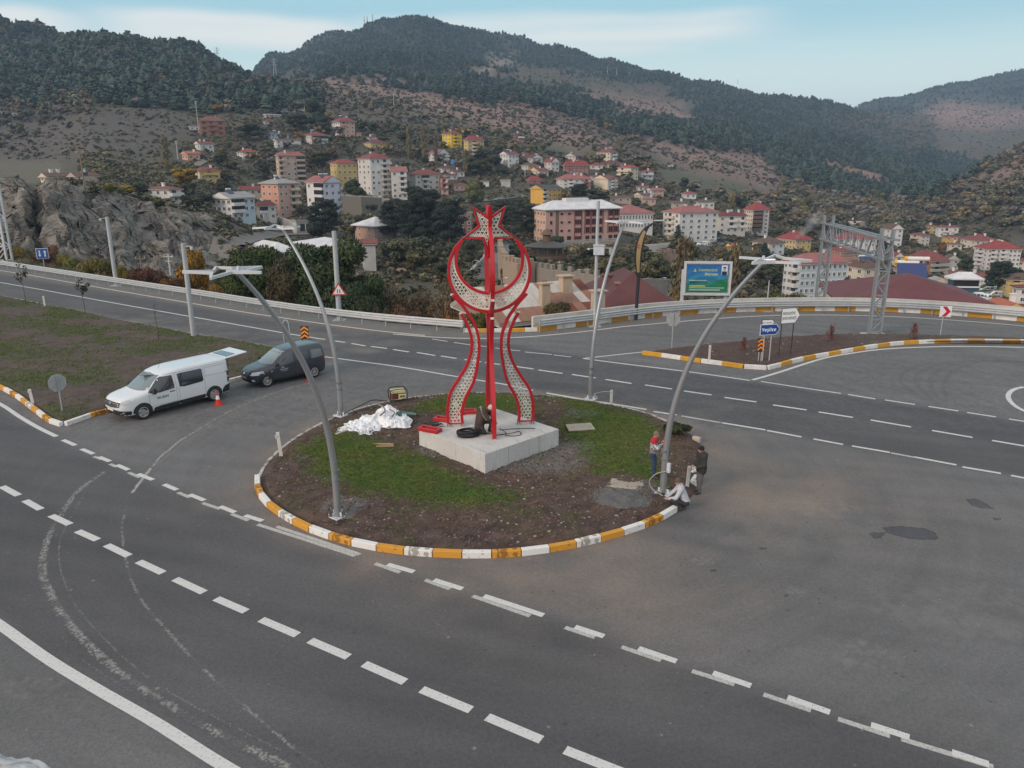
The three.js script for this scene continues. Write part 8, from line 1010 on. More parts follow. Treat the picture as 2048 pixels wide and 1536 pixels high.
// ---------------------------------------------------------------- vehicles
const { FontLoader } = await import('three/addons/loaders/FontLoader.js');
const font = await new FontLoader().loadAsync('fonts/droid/droid_sans_bold.typeface.json');
function flatText(s,size) { const g = new THREE.ShapeGeometry(font.generateShapes(s,size)); g.computeBoundingBox(); return g; }
const TYRE = std([0.018,0.018,0.019],0.85),ALLOY = std([0.46,0.47,0.48],0.35,0.6),CARGLASS = new THREE.MeshPhysicalMaterial({ color: rgb(0.025,0.032,0.036),roughness: 0.06,clearcoat: 1,clearcoatRoughness: 0.03 }),PLASTIC = std([0.022,0.023,0.025],0.6),CHROME = std([0.6,0.61,0.62],0.2,0.9),LAMP = new THREE.MeshPhysicalMaterial({ color: rgb(0.5,0.52,0.54),roughness: 0.12,clearcoat: 1 });
function vehicle(spec) {
  const { levels,t,paint } = spec; const LV = levels;
  const at = y => { let i = 0; while (i < LV.length - 2 && y > LV[i + 1][0]) i++; const a = LV[i],b = LV[i + 1],k = clamp((y - a[0]) / (b[0] - a[0])); return [lerp(a[1],b[1],k),lerp(a[2],b[2],k),lerp(a[3],b[3],k)]; };
  const nf = spec.nf || 4.2,nr = spec.nr || 9,sec = (y,s) => { const [xf,xr,w] = at(y); const cx = xr * 0.5 + xf * 0.5,a = (xf - xr) / 2,c = Math.cos(s),n = Math.sin(s),e = c > 0 ? nf : nr; return [cx + a * Math.sign(c) * Math.pow(Math.abs(c),2 / e),y,w * Math.sign(n) * Math.pow(Math.abs(n),2 / e)]; };
  const sideZ = (x,y,sg) => { const [xf,xr,w] = at(y),cx = (xf + xr) / 2,a = (xf - xr) / 2,q = (x - cx) / a,e = q > 0 ? nf : nr; return sg * w * Math.pow(Math.max(0,1 - Math.pow(Math.min(1,Math.abs(q)),e)),1 / e); };
  const frontX = (z,y,sg = 1) => { const [xf,xr,w] = at(y),cx = (xf + xr) / 2,a = (xf - xr) / 2,e = sg > 0 ? nf : nr; return cx + sg * a * Math.pow(Math.max(0,1 - Math.pow(Math.min(1,Math.abs(z) / w),e)),1 / e); };
  const M = 72,ys = []; for (let i = 0; i < LV.length - 1; i++) { const n = 3; for (let k = 0; k < n; k++) ys.push(lerp(LV[i][0],LV[i + 1][0],k / n)); } ys.push(LV[LV.length - 1][0]);
  const pos = [],idx = []; ys.forEach((y,j) => { for (let i = 0; i < M; i++) { const s = (i + 0.5) / M * 2 * Math.PI; pos.push(...sec(y,s)); if (j) { const a = (j - 1) * M + i,b = (j - 1) * M + (i + 1) % M; idx.push(a,a + M,b,b,a + M,b + M); } } }); const nT = ys.length * M,yT = ys[ys.length - 1]; const q = at(yT); pos.push((q[0] + q[1]) / 2,yT + 0.006,0); for (let i = 0; i < M; i++) idx.push((ys.length - 1) * M + i,nT,(ys.length - 1) * M + (i + 1) % M); const q0 = at(ys[0]); pos.push((q0[0] + q0[1]) / 2,ys[0],0); for (let i = 0; i < M; i++) idx.push(i,(i + 1) % M,nT + 1);
  const g = new THREE.BufferGeometry(); g.setAttribute('position',new THREE.Float32BufferAttribute(pos,3)); g.setIndex(idx); g.computeVertexNormals(); const body = mesh('body',g,paint,t);
  const grid = (P,f,n = 14) => { // triangulated polygon in (u,v), refined, lifted by f
    let sg = new THREE.ShapeGeometry(shapeOf(P)).toNonIndexed(); let tri = []; const p = sg.attributes.position; for (let i = 0; i < p.count; i += 3) tri.push([[p.getX(i),p.getY(i)],[p.getX(i + 1),p.getY(i + 1)],[p.getX(i + 2),p.getY(i + 2)]]); for (let r = 0; r < 7; r++) { const o = []; let ch = false; for (const T of tri) { const l = [0,1,2].map(k => Math.hypot(T[k][0] - T[(k + 1) % 3][0],T[k][1] - T[(k + 1) % 3][1])),m = l.indexOf(Math.max(...l)); if (l[m] < 0.14) { o.push(T); continue; } ch = true; const a = T[m],b = T[(m + 1) % 3],c = T[(m + 2) % 3],d = [(a[0] + b[0]) / 2,(a[1] + b[1]) / 2]; o.push([a,d,c],[d,b,c]); } tri = o; if (!ch) break; } const V = []; for (const T of tri) for (const v of T) V.push(...f(v[0],v[1])); const gg = new THREE.BufferGeometry(); gg.setAttribute('position',new THREE.Float32BufferAttribute(V,3)); return mergeVerts(gg); };
  const mergeVerts = gg => { const m = mergeVertices(gg,1e-4); m.computeVertexNormals(); return m; };
  const side = (name,P,m,sg,e = 0.008,par = t) => mesh(name,grid(P,(x,y) => [x,y,sideZ(x,y,sg) + sg * e]),m,par);
  const front = (name,P,m,e = 0.01,sg = 1,par = t) => mesh(name,grid(P,(z,y) => [frontX(z,y,sg) + sg * e,y,z]),m,par);
  const circ = (cx,cy,r,n = 26,a0 = 0,a1 = 2 * Math.PI) => { const o = []; for (let i = 0; i <= n; i++) { const a = lerp(a0,a1,i / n); o.push([cx + Math.cos(a) * r,cy + Math.sin(a) * r]); } return o; };
  for (const [wx,n] of [[spec.wheels[0],'f'],[spec.wheels[1],'r']]) for (const sg of [-1,1]) {
    const arch = [...circ(wx,spec.wr,spec.wr + 0.085,22,-0.25,Math.PI + 0.25)].map(p => [p[0],Math.max(LV[0][0] + 0.005,p[1])]); side('wheel_arch',arch,PLASTIC,sg,0.012);
    const w = new THREE.Group(); w.name = 'wheel'; t.add(w); const zz = Math.abs(sideZ(wx,spec.wr + 0.2,1)); w.position.set(wx,spec.wr,sg * (zz - 0.085)); w.rotation.y = sg > 0 ? 0 : Math.PI; if (spec.steer && n === 'f') w.rotation.y += spec.steer; const prof = [[spec.wr * 0.66,-0.1],[spec.wr * 0.93,-0.11],[spec.wr,-0.08],[spec.wr,0.08],[spec.wr * 0.93,0.11],[spec.wr * 0.66,0.1]].map(p => new THREE.Vector2(p[0],p[1])); const ty = new THREE.LatheGeometry(prof,30); ty.rotateX(Math.PI / 2); mesh('tyre',ty,TYRE,w);
    const rm = [new THREE.CylinderGeometry(0.06,0.06,0.05,12).rotateX(Math.PI / 2).translate(0,0,0.085)]; const ns = spec.spokes || 6; for (let k = 0; k < ns; k++) { const b = box(spec.wr * 0.62,spec.sw || 0.075,0.03,spec.wr * 0.33,0,0.08); b.rotateZ(k / ns * 2 * Math.PI); rm.push(b); } const ring = new THREE.TorusGeometry(spec.wr * 0.64,0.024,6,30); ring.translate(0,0,0.085); rm.push(ring); mesh('rim',rm,ALLOY,w); mesh('hub',[new THREE.CylinderGeometry(spec.wr * 0.66,spec.wr * 0.66,0.1,24).rotateX(Math.PI / 2).translate(0,0,0.0)],std([0.05,0.05,0.052],0.6),w); }
  return { t,body,side,front,circ,sideZ,frontX,at,grid };
}
const seam = (x0,y0,x1,y1,w = 0.012) => { const dx = x1 - x0,dy = y1 - y0,l = Math.hypot(dx,dy),nx = -dy / l * w / 2,ny = dx / l * w / 2; return [[x0 + nx,y0 + ny],[x1 + nx,y1 + ny],[x1 - nx,y1 - ny],[x0 - nx,y0 - ny]]; };
function placeVehicle(t,pf,pr,wf,wr,halfW) { // from the ground points of the near front and rear wheels
  const a = G(...pf),b = G(...pr),h = a.clone().sub(b).normalize(),right = new THREE.Vector3(-h.z,0,h.x); const k = (wf + wr) / 2; const mid = a.clone().add(b).multiplyScalar(0.5); t.position.copy(mid).addScaledVector(h,-k).addScaledVector(right,halfW); t.rotation.y = Math.atan2(-h.z,h.x); }
{ // white crew van
  const t = thing('white_van','white crew van parked by the verge with its tailgate open','van'); const paint = new THREE.MeshPhysicalMaterial({ color: rgb(0.66,0.68,0.70),roughness: 0.35,clearcoat: 0.8,clearcoatRoughness: 0.12 });
  const V = vehicle({ t,paint,wheels: [1.74,-1.74],wr: 0.345,spokes: 5,sw: 0.14,nf: 4.6,nr: 12,steer: 0,levels: [[0.24,2.5,-2.56,0.86],[0.3,2.64,-2.66,0.945],[0.45,2.7,-2.7,0.965],[0.65,2.71,-2.7,0.978],[0.85,2.68,-2.7,0.978],[0.98,2.6,-2.7,0.972],[1.06,2.46,-2.7,0.968],[1.12,2.2,-2.7,0.965],[1.18,1.86,-2.7,0.96],[1.23,1.66,-2.7,0.955],[1.32,1.54,-2.7,0.946],[1.5,1.27,-2.695,0.92],[1.7,0.95,-2.69,0.885],[1.82,0.73,-2.68,0.86],[1.9,0.45,-2.66,0.815],[1.945,0.1,-2.6,0.73],[1.965,-0.4,-2.45,0.55]] });
  for (const sg of [-1,1]) {
    V.side('door_window',[[1.42,1.14],[1.36,1.2],[0.86,1.66],[0.72,1.72],[0.22,1.72],[0.18,1.12],[0.9,1.06]],CARGLASS,sg); V.side('side_window',[[-0.06,1.12],[-0.02,1.70],[-0.1,1.73],[-1.2,1.73],[-1.26,1.68],[-1.26,1.17],[-1.2,1.12],[-0.3,1.08]],CARGLASS,sg);
    for (const s of [[0.1,0.5,0.1,1.78],[1.42,0.5,1.4,1.1],[0.1,0.5,1.35,0.5],[-1.32,0.52,-1.32,1.76],[-0.02,0.52,-0.02,1.08],[-2.58,0.8,-2.58,1.78],[-1.4,1.32,-2.5,1.32],[-1.4,1.32,-1.4,1.72],[-1.4,1.72,-2.5,1.72],[1.25,1.77,-2.5,1.83]]) V.side('seam',seam(...s),std([0.2,0.205,0.21],0.6),sg,0.004);
    V.side('sill',[[1.28,0.27],[1.22,0.43],[0.9,0.47],[-1.3,0.49],[-1.28,0.27]],PLASTIC,sg,0.014); V.side('rear_cladding',[[-2.18,0.27],[-2.2,0.5],[-2.35,0.66],[-2.66,0.72],[-2.6,0.27]],PLASTIC,sg,0.014); V.side('front_cladding',[[2.2,0.27],[2.22,0.5],[2.5,0.52],[2.5,0.27]],PLASTIC,sg,0.012);
    const hd = V.side('handle',[[0.2,0.98],[0.44,0.98],[0.44,1.02],[0.2,1.02]],PLASTIC,sg,0.025); const m = mesh('mirror',[rbox(0.16,0.26,0.2,1.2,1.2,sg * 1.08,0.05,3),box(0.06,0.06,0.16,1.22,1.1,sg * 0.98)],PLASTIC,t);
    V.side('headlight',[[2.18,0.86],[2.2,1.0],[2.36,1.0],[2.52,0.86],[2.5,0.78]],LAMP,sg,0.012);
  }
  V.front('windscreen',[[-0.72,1.25],[-0.8,1.3],[-0.66,1.78],[0,1.82],[0.66,1.78],[0.8,1.3],[0.72,1.25],[0,1.23]],new THREE.MeshPhysicalMaterial({ color: rgb(0.16,0.2,0.21),roughness: 0.08,clearcoat: 1,clearcoatRoughness: 0.03 }));
  V.front('grille',[[-0.62,0.7],[-0.66,0.92],[0.66,0.92],[0.62,0.7],[0,0.66]],PLASTIC,0.012); for (const y of [0.74,0.8,0.86]) V.front('grille_slat',[[-0.6,y],[0.6,y],[0.6,y + 0.012],[-0.6,y + 0.012]],CHROME,0.022); for (const s of [-1,1]) V.front('headlight',[[s * 0.66,0.8],[s * 0.68,0.96],[s * 0.9,1.0],[s * 0.9,0.84]],LAMP,0.014);
  V.front('badge',V.circ(0,0.83,0.085,4),CHROME,0.03); V.front('lower_grille',[[-0.88,0.28],[-0.9,0.5],[-0.5,0.58],[0.5,0.58],[0.9,0.5],[0.88,0.28]],PLASTIC,0.012); V.front('number_plate',[[-0.26,0.5],[0.26,0.5],[0.26,0.61],[-0.26,0.61]],std([0.66,0.66,0.64],0.5),0.024); for (const s of [-1,1]) V.front('trim',[[s * 0.62,0.36],[s * 0.78,0.44],[s * 0.78,0.48],[s * 0.6,0.4]],CHROME,0.022);
  // open tailgate and a black rear patch for the unlit load space
  V.front('load_opening',[[-0.78,0.62],[-0.76,1.72],[0.76,1.72],[0.78,0.62]],std([0.012,0.012,0.013],0.9),0.012,-1); for (const s of [-1,1]) V.front('tail_light',[[s * 0.8,0.75],[s * 0.79,1.4],[s * 0.92,1.4],[s * 0.94,0.75]],PLASTIC,0.012,-1);
  const gate = new THREE.Group(); gate.name = 'tailgate'; gate.position.set(-2.62,1.9,0); gate.rotation.z = -0.08; t.add(gate); mesh('panel',[rbox(1.25,0.07,1.5,-0.62,0,0,0.03,3)],paint,gate); mesh('window',[rbox(0.5,0.02,1.16,-0.42,0.042,0,0.005),rbox(0.5,0.02,1.16,-0.42,-0.042,0,0.005)],CARGLASS,gate); mesh('strut',[bar([-0.2,-0.05,0.68],[0.0,-0.75,0.74],0.014),bar([-0.2,-0.05,-0.68],[0.0,-0.75,-0.74],0.014)],PLASTIC,gate); mesh('trim',[box(0.5,0.02,0.9,-0.98,-0.045,0)],std([0.3,0.3,0.3],0.7),gate);
  const tx = flatText('EK LDES',0.105); { const p = tx.attributes.position; const o = []; const mm = mesh('lettering',(() => { for (let i = 0; i < p.count; i++) { const x = 1.06 - p.getX(i),y = 0.79 + p.getY(i); p.setXYZ(i,x,y,V.sideZ(x,y,-1) - 0.012); } tx.computeVertexNormals(); return tx; })(),std([0.03,0.03,0.032],0.6,0,{ side: THREE.DoubleSide }),t); V.side('emblem',[[0.72,0.79],[0.8,0.79],[0.76,0.94]],std([0.25,0.26,0.27],0.6),-1,0.012); }
  mesh('antenna',[bar([0.35,1.93,0],[0.25,2.1,0],0.008,0.005,5)],PLASTIC,t);
  placeVehicle(t,[293,838],[427,803],1.74,-1.74,0.95);
}
function smallVan(name,label,col3,pf,pr) {
  const t = thing(name,label,'van'); const paint = new THREE.MeshPhysicalMaterial({ color: rgb(...col3),roughness: 0.35,clearcoat: 0.9,clearcoatRoughness: 0.1 });
  const V = vehicle({ t,paint,wheels: [1.34,-1.34],wr: 0.318,spokes: 9,sw: 0.035,nf: 3.6,nr: 8,levels: [[0.22,1.98,-2.02,0.8],[0.3,2.1,-2.12,0.865],[0.48,2.17,-2.17,0.885],[0.66,2.16,-2.18,0.9],[0.8,2.08,-2.17,0.898],[0.9,1.94,-2.16,0.893],[0.98,1.68,-2.15,0.888],[1.04,1.4,-2.15,0.882],[1.1,1.17,-2.14,0.875],[1.2,1.0,-2.13,0.86],[1.4,0.7,-2.1,0.825],[1.58,0.4,-2.06,0.785],[1.68,0.18,-2.03,0.75],[1.75,-0.1,-1.98,0.69],[1.79,-0.45,-1.9,0.58],[1.81,-0.8,-1.7,0.4]] });
  for (const sg of [-1,1]) {
    V.side('door_window',[[1.02,1.04],[0.42,1.5],[0.28,1.55],[-0.18,1.56],[-0.2,1.04]],CARGLASS,sg); V.side('side_window',[[-0.32,1.05],[-0.31,1.56],[-1.05,1.55],[-1.06,1.06]],CARGLASS,sg); V.side('quarter_window',[[-1.22,1.07],[-1.21,1.54],[-1.86,1.5],[-1.95,1.1]],new THREE.MeshPhysicalMaterial({ color: rgb(0.13,0.15,0.15),roughness: 0.08,clearcoat: 1 }),sg);
    for (const s of [[-0.26,0.36,-0.26,1.6],[1.0,0.42,1.02,1.02],[-1.13,0.62,-1.13,1.6],[-0.26,0.36,0.95,0.36],[-0.26,0.36,-0.95,0.36],[0.95,0.72,-2.05,0.78]]) V.side('seam',seam(...s,0.014),std([0.008,0.008,0.01],0.6),sg,0.004);
    V.side('handle',[[-0.16,0.9],[0.04,0.9],[0.04,0.935],[-0.16,0.935]],PLASTIC,sg,0.025); V.side('sill',[[0.92,0.235],[0.92,0.32],[-0.92,0.32],[-0.92,0.235]],PLASTIC,sg,0.012); mesh('mirror',[rbox(0.14,0.18,0.2,0.78,1.1,sg * 1.0,0.05,3)],PLASTIC,t); V.side('indicator',[[1.02,0.77],[1.1,0.77],[1.1,0.81],[1.02,0.81]],LAMP,sg,0.012); V.side('fuel_cap',V.circ(-1.6,0.86,0.09,14),paint,sg,0.01);
  }
  V.front('windscreen',[[-0.7,1.12],[-0.6,1.64],[0,1.68],[0.6,1.64],[0.7,1.12],[0,1.09]],new THREE.MeshPhysicalMaterial({ color: rgb(0.2,0.24,0.25),roughness: 0.08,clearcoat: 1,clearcoatRoughness: 0.03 }));
  V.front('grille',[[-0.44,0.66],[-0.46,0.8],[0.46,0.8],[0.44,0.66]],PLASTIC,0.012); for (const y of [0.69,0.73,0.77]) V.front('grille_slat',[[-0.42,y],[0.42,y],[0.42,y + 0.01],[-0.42,y + 0.01]],std([0.2,0.2,0.21],0.4,0.5),0.02); V.front('badge',V.circ(0,0.74,0.06,18),CHROME,0.026);
  for (const s of [-1,1]) { V.front('headlight',[[s * 0.5,0.66],[s * 0.52,0.82],[s * 0.8,0.85],[s * 0.84,0.68]],LAMP,0.014); V.front('fog_lamp',V.circ(s * 0.6,0.4,0.06,14),LAMP,0.016); } V.front('lower_grille',[[-0.5,0.3],[-0.52,0.44],[0.52,0.44],[0.5,0.3]],PLASTIC,0.012); V.front('number_plate',[[-0.26,0.49],[0.26,0.49],[0.26,0.6],[-0.26,0.6]],std([0.3,0.3,0.29],0.6),0.02); V.front('rear_window',[[-0.6,1.1],[-0.52,1.56],[0.52,1.56],[0.6,1.1]],CARGLASS,0.012,-1); for (const s of [-1,1]) V.front('tail_light',[[s * 0.78,0.8],[s * 0.74,1.3],[s * 0.83,1.3],[s * 0.88,0.8]],std([0.25,0.02,0.02],0.3),0.012,-1);
  if (pf) { V.side('lettering_line',[[0.16,0.78],[0.62,0.78],[0.62,0.81],[0.16,0.81]],std([0.42,0.42,0.42],0.6),-1,0.012); V.side('emblem',[[0.32,0.85],[0.46,0.94],[0.6,0.85],[0.46,0.88]],std([0.42,0.42,0.42],0.6),-1,0.012); V.side('lettering_line',[[0.2,0.7],[0.56,0.7],[0.56,0.72],[0.2,0.72]],std([0.4,0.4,0.4],0.6),-1,0.012);
    placeVehicle(t,pf,pr,1.34,-1.34,0.87); }
  return t;
}
const dv = smallVan('dark_van','dark blue-grey small van parked behind the white van',[0.028,0.033,0.045],[538,774],[628,755]);
{ // vehicles down in the town
  const put = (px,py,turn,label) => { const z = landZ(px,py),p = onLand(px,py,z); p.y += 0.4; return { p,turn,label }; };
  const paintOf = (o,c) => o.traverse(m => { if (m.name === 'body') m.material = c; });
  const W1 = new THREE.MeshPhysicalMaterial({ color: rgb(0.66,0.67,0.68),roughness: 0.35,clearcoat: 0.6 }),D1 = new THREE.MeshPhysicalMaterial({ color: rgb(0.06,0.065,0.07),roughness: 0.35,clearcoat: 0.6 }),S1 = new THREE.MeshPhysicalMaterial({ color: rgb(0.35,0.36,0.37),roughness: 0.35,clearcoat: 0.6 });
  const list = [[1947,602,0.3,W1,'white delivery van parked in the street behind the big dark red roof'],[1962,604,1.2,W1,'white car parked right of the delivery van behind the dark red roof'],[1984,598,0.6,S1,'silver car parked in the street near the yellow building'],[1996,590,0.5,D1,'dark car in the street near the right edge of town'],[1975,588,0.4,W1,'small white car farther up the street at the right edge'],[756,402,0.2,W1,'white car parked on the terrace below the tall white tower'],[742,399,0.2,W1,'white car parked left of another on the tower terrace'],[912,405,0.1,W1,'white car on the small street above the pine group'],[1340,336,0,W1,'white car on the road at the top of the meadow'],[1420,488,0.1,S1,'silver car parked beside the white five-storey block'],[1442,484,0.3,D1,'dark car parked under the cream block with chimneys'],[1404,494,0.2,W1,'white car parked in front of the white five-storey block'],[996,505,1.3,D1,'dark car parked on the street seen through the crescent']];
  for (const [px,py,turn,m,label] of list) { const q = put(px,py,turn,label); const c = copy(dv,m === D1 ? 'dark_car' : m === S1 ? 'silver_car' : 'white_car',q.p,q.turn,label); c.userData.category = label.includes('van') ? 'van' : 'car'; for (const n of ['lettering','emblem','lettering_line']) { const o = c.children.find(k => k.name === n); if (o) c.remove(o); } paintOf(c,m); }
}
// ---------------------------------------------------------------- people
function netSurface(f,lo,hi,cell,colorOf) { // smooth surface of a field (negative inside)
  const n = [0,1,2].map(k => Math.ceil((hi[k] - lo[k]) / cell) + 1),[nx,ny,nz] = n,S = new Float32Array(nx * ny * nz),id = (i,j,k) => (k * ny + j) * nx + i; for (let k = 0; k < nz; k++) for (let j = 0; j < ny; j++) for (let i = 0; i < nx; i++) S[id(i,j,k)] = f(lo[0] + i * cell,lo[1] + j * cell,lo[2] + k * cell);
  const vid = new Int32Array(nx * ny * nz).fill(-1),P = [],I = []; const E = [[0,1],[2,3],[4,5],[6,7],[0,2],[1,3],[4,6],[5,7],[0,4],[1,5],[2,6],[3,7]]; const co = q => [q & 1,(q >> 1) & 1,q >> 2];
  for (let k = 0; k < nz - 1; k++) for (let j = 0; j < ny - 1; j++) for (let i = 0; i < nx - 1; i++) { const v = []; let m = 0; for (let q = 0; q < 8; q++) { const c = co(q); v[q] = S[id(i + c[0],j + c[1],k + c[2])]; if (v[q] < 0) m++; } if (!m || m === 8) continue; let x = 0,y = 0,z = 0,c = 0; for (const [a,b] of E) if ((v[a] < 0) !== (v[b] < 0)) { const t = v[a] / (v[a] - v[b]),A = co(a),B = co(b); x += A[0] + (B[0] - A[0]) * t; y += A[1] + (B[1] - A[1]) * t; z += A[2] + (B[2] - A[2]) * t; c++; } vid[id(i,j,k)] = P.length / 3; P.push(lo[0] + (i + x / c) * cell,lo[1] + (j + y / c) * cell,lo[2] + (k + z / c) * cell); }
  const quad = (a,b,c,d,fl) => { if (a < 0 || b < 0 || c < 0 || d < 0) return; fl ? I.push(a,b,c,a,c,d) : I.push(a,c,b,a,d,c); };
  for (let k = 1; k < nz - 1; k++) for (let j = 1; j < ny - 1; j++) for (let i = 1; i < nx - 1; i++) { const s = S[id(i,j,k)] < 0; if (s !== S[id(i + 1,j,k)] < 0) quad(vid[id(i,j - 1,k - 1)],vid[id(i,j,k - 1)],vid[id(i,j,k)],vid[id(i,j - 1,k)],s); if (s !== S[id(i,j + 1,k)] < 0) quad(vid[id(i - 1,j,k - 1)],vid[id(i - 1,j,k)],vid[id(i,j,k)],vid[id(i,j,k - 1)],s); if (s !== S[id(i,j,k + 1)] < 0) quad(vid[id(i - 1,j - 1,k)],vid[id(i,j - 1,k)],vid[id(i,j,k)],vid[id(i - 1,j,k)],s); }
  const g = new THREE.BufferGeometry(); g.setAttribute('position',new THREE.Float32BufferAttribute(P,3)); g.setIndex(I); g.computeVertexNormals(); const C = []; for (let i = 0; i < P.length; i += 3) C.push(...colorOf(P[i],P[i + 1],P[i + 2])); g.setAttribute('color',new THREE.Float32BufferAttribute(C,3)); return g;
}
const capD = (x,y,z,a,b,ra,rb) => { const bx = b[0] - a[0],by = b[1] - a[1],bz = b[2] - a[2],l = bx * bx + by * by + bz * bz + 1e-9,t = clamp(((x - a[0]) * bx + (y - a[1]) * by + (z - a[2]) * bz) / l); return [Math.hypot(x - a[0] - bx * t,y - a[1] - by * t,z - a[2] - bz * t) - lerp(ra,rb,t),t]; };
// joints: x forward, y up, z to the person's right
function person(label,J,pal,pos,turn,o = {}) {
  const t = thing('person',label,'person',pos,turn); const SK = [0.40,0.24,0.175];
  const mid = (a,b,k = 0.5) => a.map((v,i) => lerp(v,b[i],k)); const B = []; const add = (a,b,ra,rb,c,fl = 1) => B.push({ a,b,ra,rb,c,fl });
  const ch = J.chest,pe = J.pelvis,nk = J.neck,hd = J.head;
  const sw = o.stout || 1;
  add(mid(J.shL,J.shR,0.22),mid(J.hipL,J.hipR,0.25),0.115 * sw,0.125 * sw,'top'); add(mid(J.shL,J.shR,0.78),mid(J.hipL,J.hipR,0.75),0.115 * sw,0.125 * sw,'top'); add(J.shL,J.shR,0.088 * sw,0.088 * sw,'top'); add(J.hipL,J.hipR,0.115,0.115,'leg'); add(mid(J.shL,J.shR),nk,0.085,0.062,o.hood ? 'top' : 'skin'); add(nk,mid(nk,hd,0.6),0.058,0.06,'skin');
  for (const s of ['L','R']) { add(J['sh' + s],J['el' + s],0.075 * sw,0.058 * sw,'sleeve'); add(J['el' + s],J['ha' + s],0.056 * sw,0.042,'sleeve'); add(J['hip' + s],J['kn' + s],0.105,0.072,'leg'); add(J['kn' + s],J['an' + s],0.07,0.048,'leg'); const an = J['an' + s],to = J['to' + s]; add([an[0],an[1] - 0.03,an[2]],to,0.045,0.042,'shoe'); }
  if (o.coat) for (const [a,b,ra,rb,c] of o.coat) add(a,b,ra,rb,c);
  const smin = (a,b,k) => { const h = clamp(0.5 + 0.5 * (b - a) / k); return lerp(b,a,h) - k * h * (1 - h); };
  const f = (x,y,z) => { let d = 9; for (const q of B) d = smin(d,capD(x,y,z,q.a,q.b,q.ra,q.rb)[0],0.035); return d + 0.006 * n3(x * 14,y * 10,z * 14); };
  const pts = B.flatMap(q => [q.a,q.b]),lo = [0,1,2].map(k => Math.min(...pts.map(p => p[k])) - 0.2),hi = [0,1,2].map(k => Math.max(...pts.map(p => p[k])) + 0.2);
  const colorOf = (x,y,z) => { let bd = 9,c = 'top',tt = 0; for (const q of B) { const [d,s] = capD(x,y,z,q.a,q.b,q.ra,q.rb); if (d < bd) { bd = d; c = q.c; tt = s; } } if (o.paint) { const r = o.paint(x,y,z,c); if (r) return r; } const v = pal[c] || pal.top; const k = 1 + 0.12 * n3(x * 9,y * 9,z * 9); return c === 'skin' ? SK : v.map(q => q * k); };
  mesh('body',netSurface(f,lo,hi,0.021,colorOf),std([1,1,1],0.9,0,{ vertexColors: true }),t);
  // head with face
  const hg = new THREE.Group(); hg.name = 'head'; hg.position.set(...hd); hg.rotation.set(0,o.headTurn || 0,o.headTilt || 0); t.add(hg); const skull = new THREE.SphereGeometry(0.1,22,18); skull.scale(0.98,1.16,0.8); { const p = skull.attributes.position; for (let i = 0; i < p.count; i++) { const y = p.getY(i); if (y < 0) { p.setZ(i,p.getZ(i) * (1 + y * 2.0)); if (p.getX(i) < 0) p.setX(i,p.getX(i) * (1 + y * 1.5)); } } skull.computeVertexNormals(); }
  const face = merge([tint(skull.toNonIndexed(),...SK),tint(new THREE.ConeGeometry(0.017,0.045,6).rotateZ(-0.35).translate(0.103,-0.01,0).toNonIndexed(),0.42,0.24,0.18),...[-1,1].map(s => tint(new THREE.SphereGeometry(0.024,8,6).scale(0.6,1,0.4).translate(-0.005,-0.005,s * 0.083).toNonIndexed(),0.4,0.22,0.16)),...[-1,1].map(s => tint(new THREE.SphereGeometry(0.011,8,6).translate(0.089,0.018,s * 0.032).toNonIndexed(),0.05,0.04,0.035)),tint(box(0.012,0.008,0.042,0.09,-0.052,0).toNonIndexed(),0.3,0.13,0.11)]); mesh('face',face,std([1,1,1],0.75,0,{ vertexColors: true }),hg);
  const hair = new THREE.SphereGeometry(0.108,20,14,0,2 * Math.PI,0,o.hairLen || 1.75); hair.scale(1.0,1.14,0.84); hair.rotateZ(o.hairTilt ?? 0.42); hair.translate(-0.008,0.012,0); mesh(o.cap ? 'cap' : 'hair',hair,std(pal.hair,0.9),hg); if (o.cap === 'peak') mesh('peak',[rbox(0.1,0.012,0.13,0.13,0.055,0,0.005)],std(pal.hair,0.9),hg);
  if (o.hoodGeo) mesh('hood',o.hoodGeo,std(pal.top,0.95,0,{ side: THREE.DoubleSide }),hg);
  // hands: palm, four bent fingers, thumb
  for (const s of ['L','R']) { const h = new THREE.Group(); h.name = 'hand'; const a = J['el' + s],b = J['ha' + s]; h.position.set(...b); const d = new THREE.Vector3(b[0] - a[0],b[1] - a[1],b[2] - a[2]).normalize(); h.quaternion.setFromUnitVectors(new THREE.Vector3(1,0,0),d); t.add(h); const sg = s === 'L' ? 1 : -1,gs = [rbox(0.085,0.03,0.08,0.05,0,0,0.013,2)]; [[0.03,0.062],[0.011,0.07],[-0.01,0.066],[-0.03,0.05]].forEach(([z,L]) => { gs.push(bar([0.088,0,z * sg],[0.088 + L * 0.5,-0.008,z * sg],0.0095,0.009,6),bar([0.088 + L * 0.5,-0.008,z * sg],[0.088 + L * 0.78,-0.04,z * sg],0.009,0.007,6)); }); gs.push(bar([0.025,0,0.035 * sg],[0.065,-0.012,0.066 * sg],0.012,0.011,6),bar([0.065,-0.012,0.066 * sg],[0.095,-0.03,0.06 * sg],0.011,0.008,6)); mesh('palm',gs,std(pal.glove || SK,0.8),h); }
  return t;
}
const stand = (o = {}) => ({ pelvis: [0,0.94,0],chest: [0.02,1.3,0],neck: [0.02,1.48,0],head: [0.045,1.62,0],shL: [0.01,1.41,-0.185],shR: [0.01,1.41,0.185],hipL: [0,0.92,-0.09],hipR: [0,0.92,0.09],knL: [0.03,0.5,-0.1],knR: [0.03,0.5,0.1],anL: [0,0.1,-0.11],anR: [0,0.1,0.11],toL: [0.16,0.045,-0.13],toR: [0.16,0.045,0.13],elL: [0.0,1.12,-0.24],elR: [0.0,1.12,0.24],haL: [0.12,0.9,-0.23],haR: [0.12,0.9,0.23],...o });
const face = (dx,dz) => Math.atan2(-dz,dx);
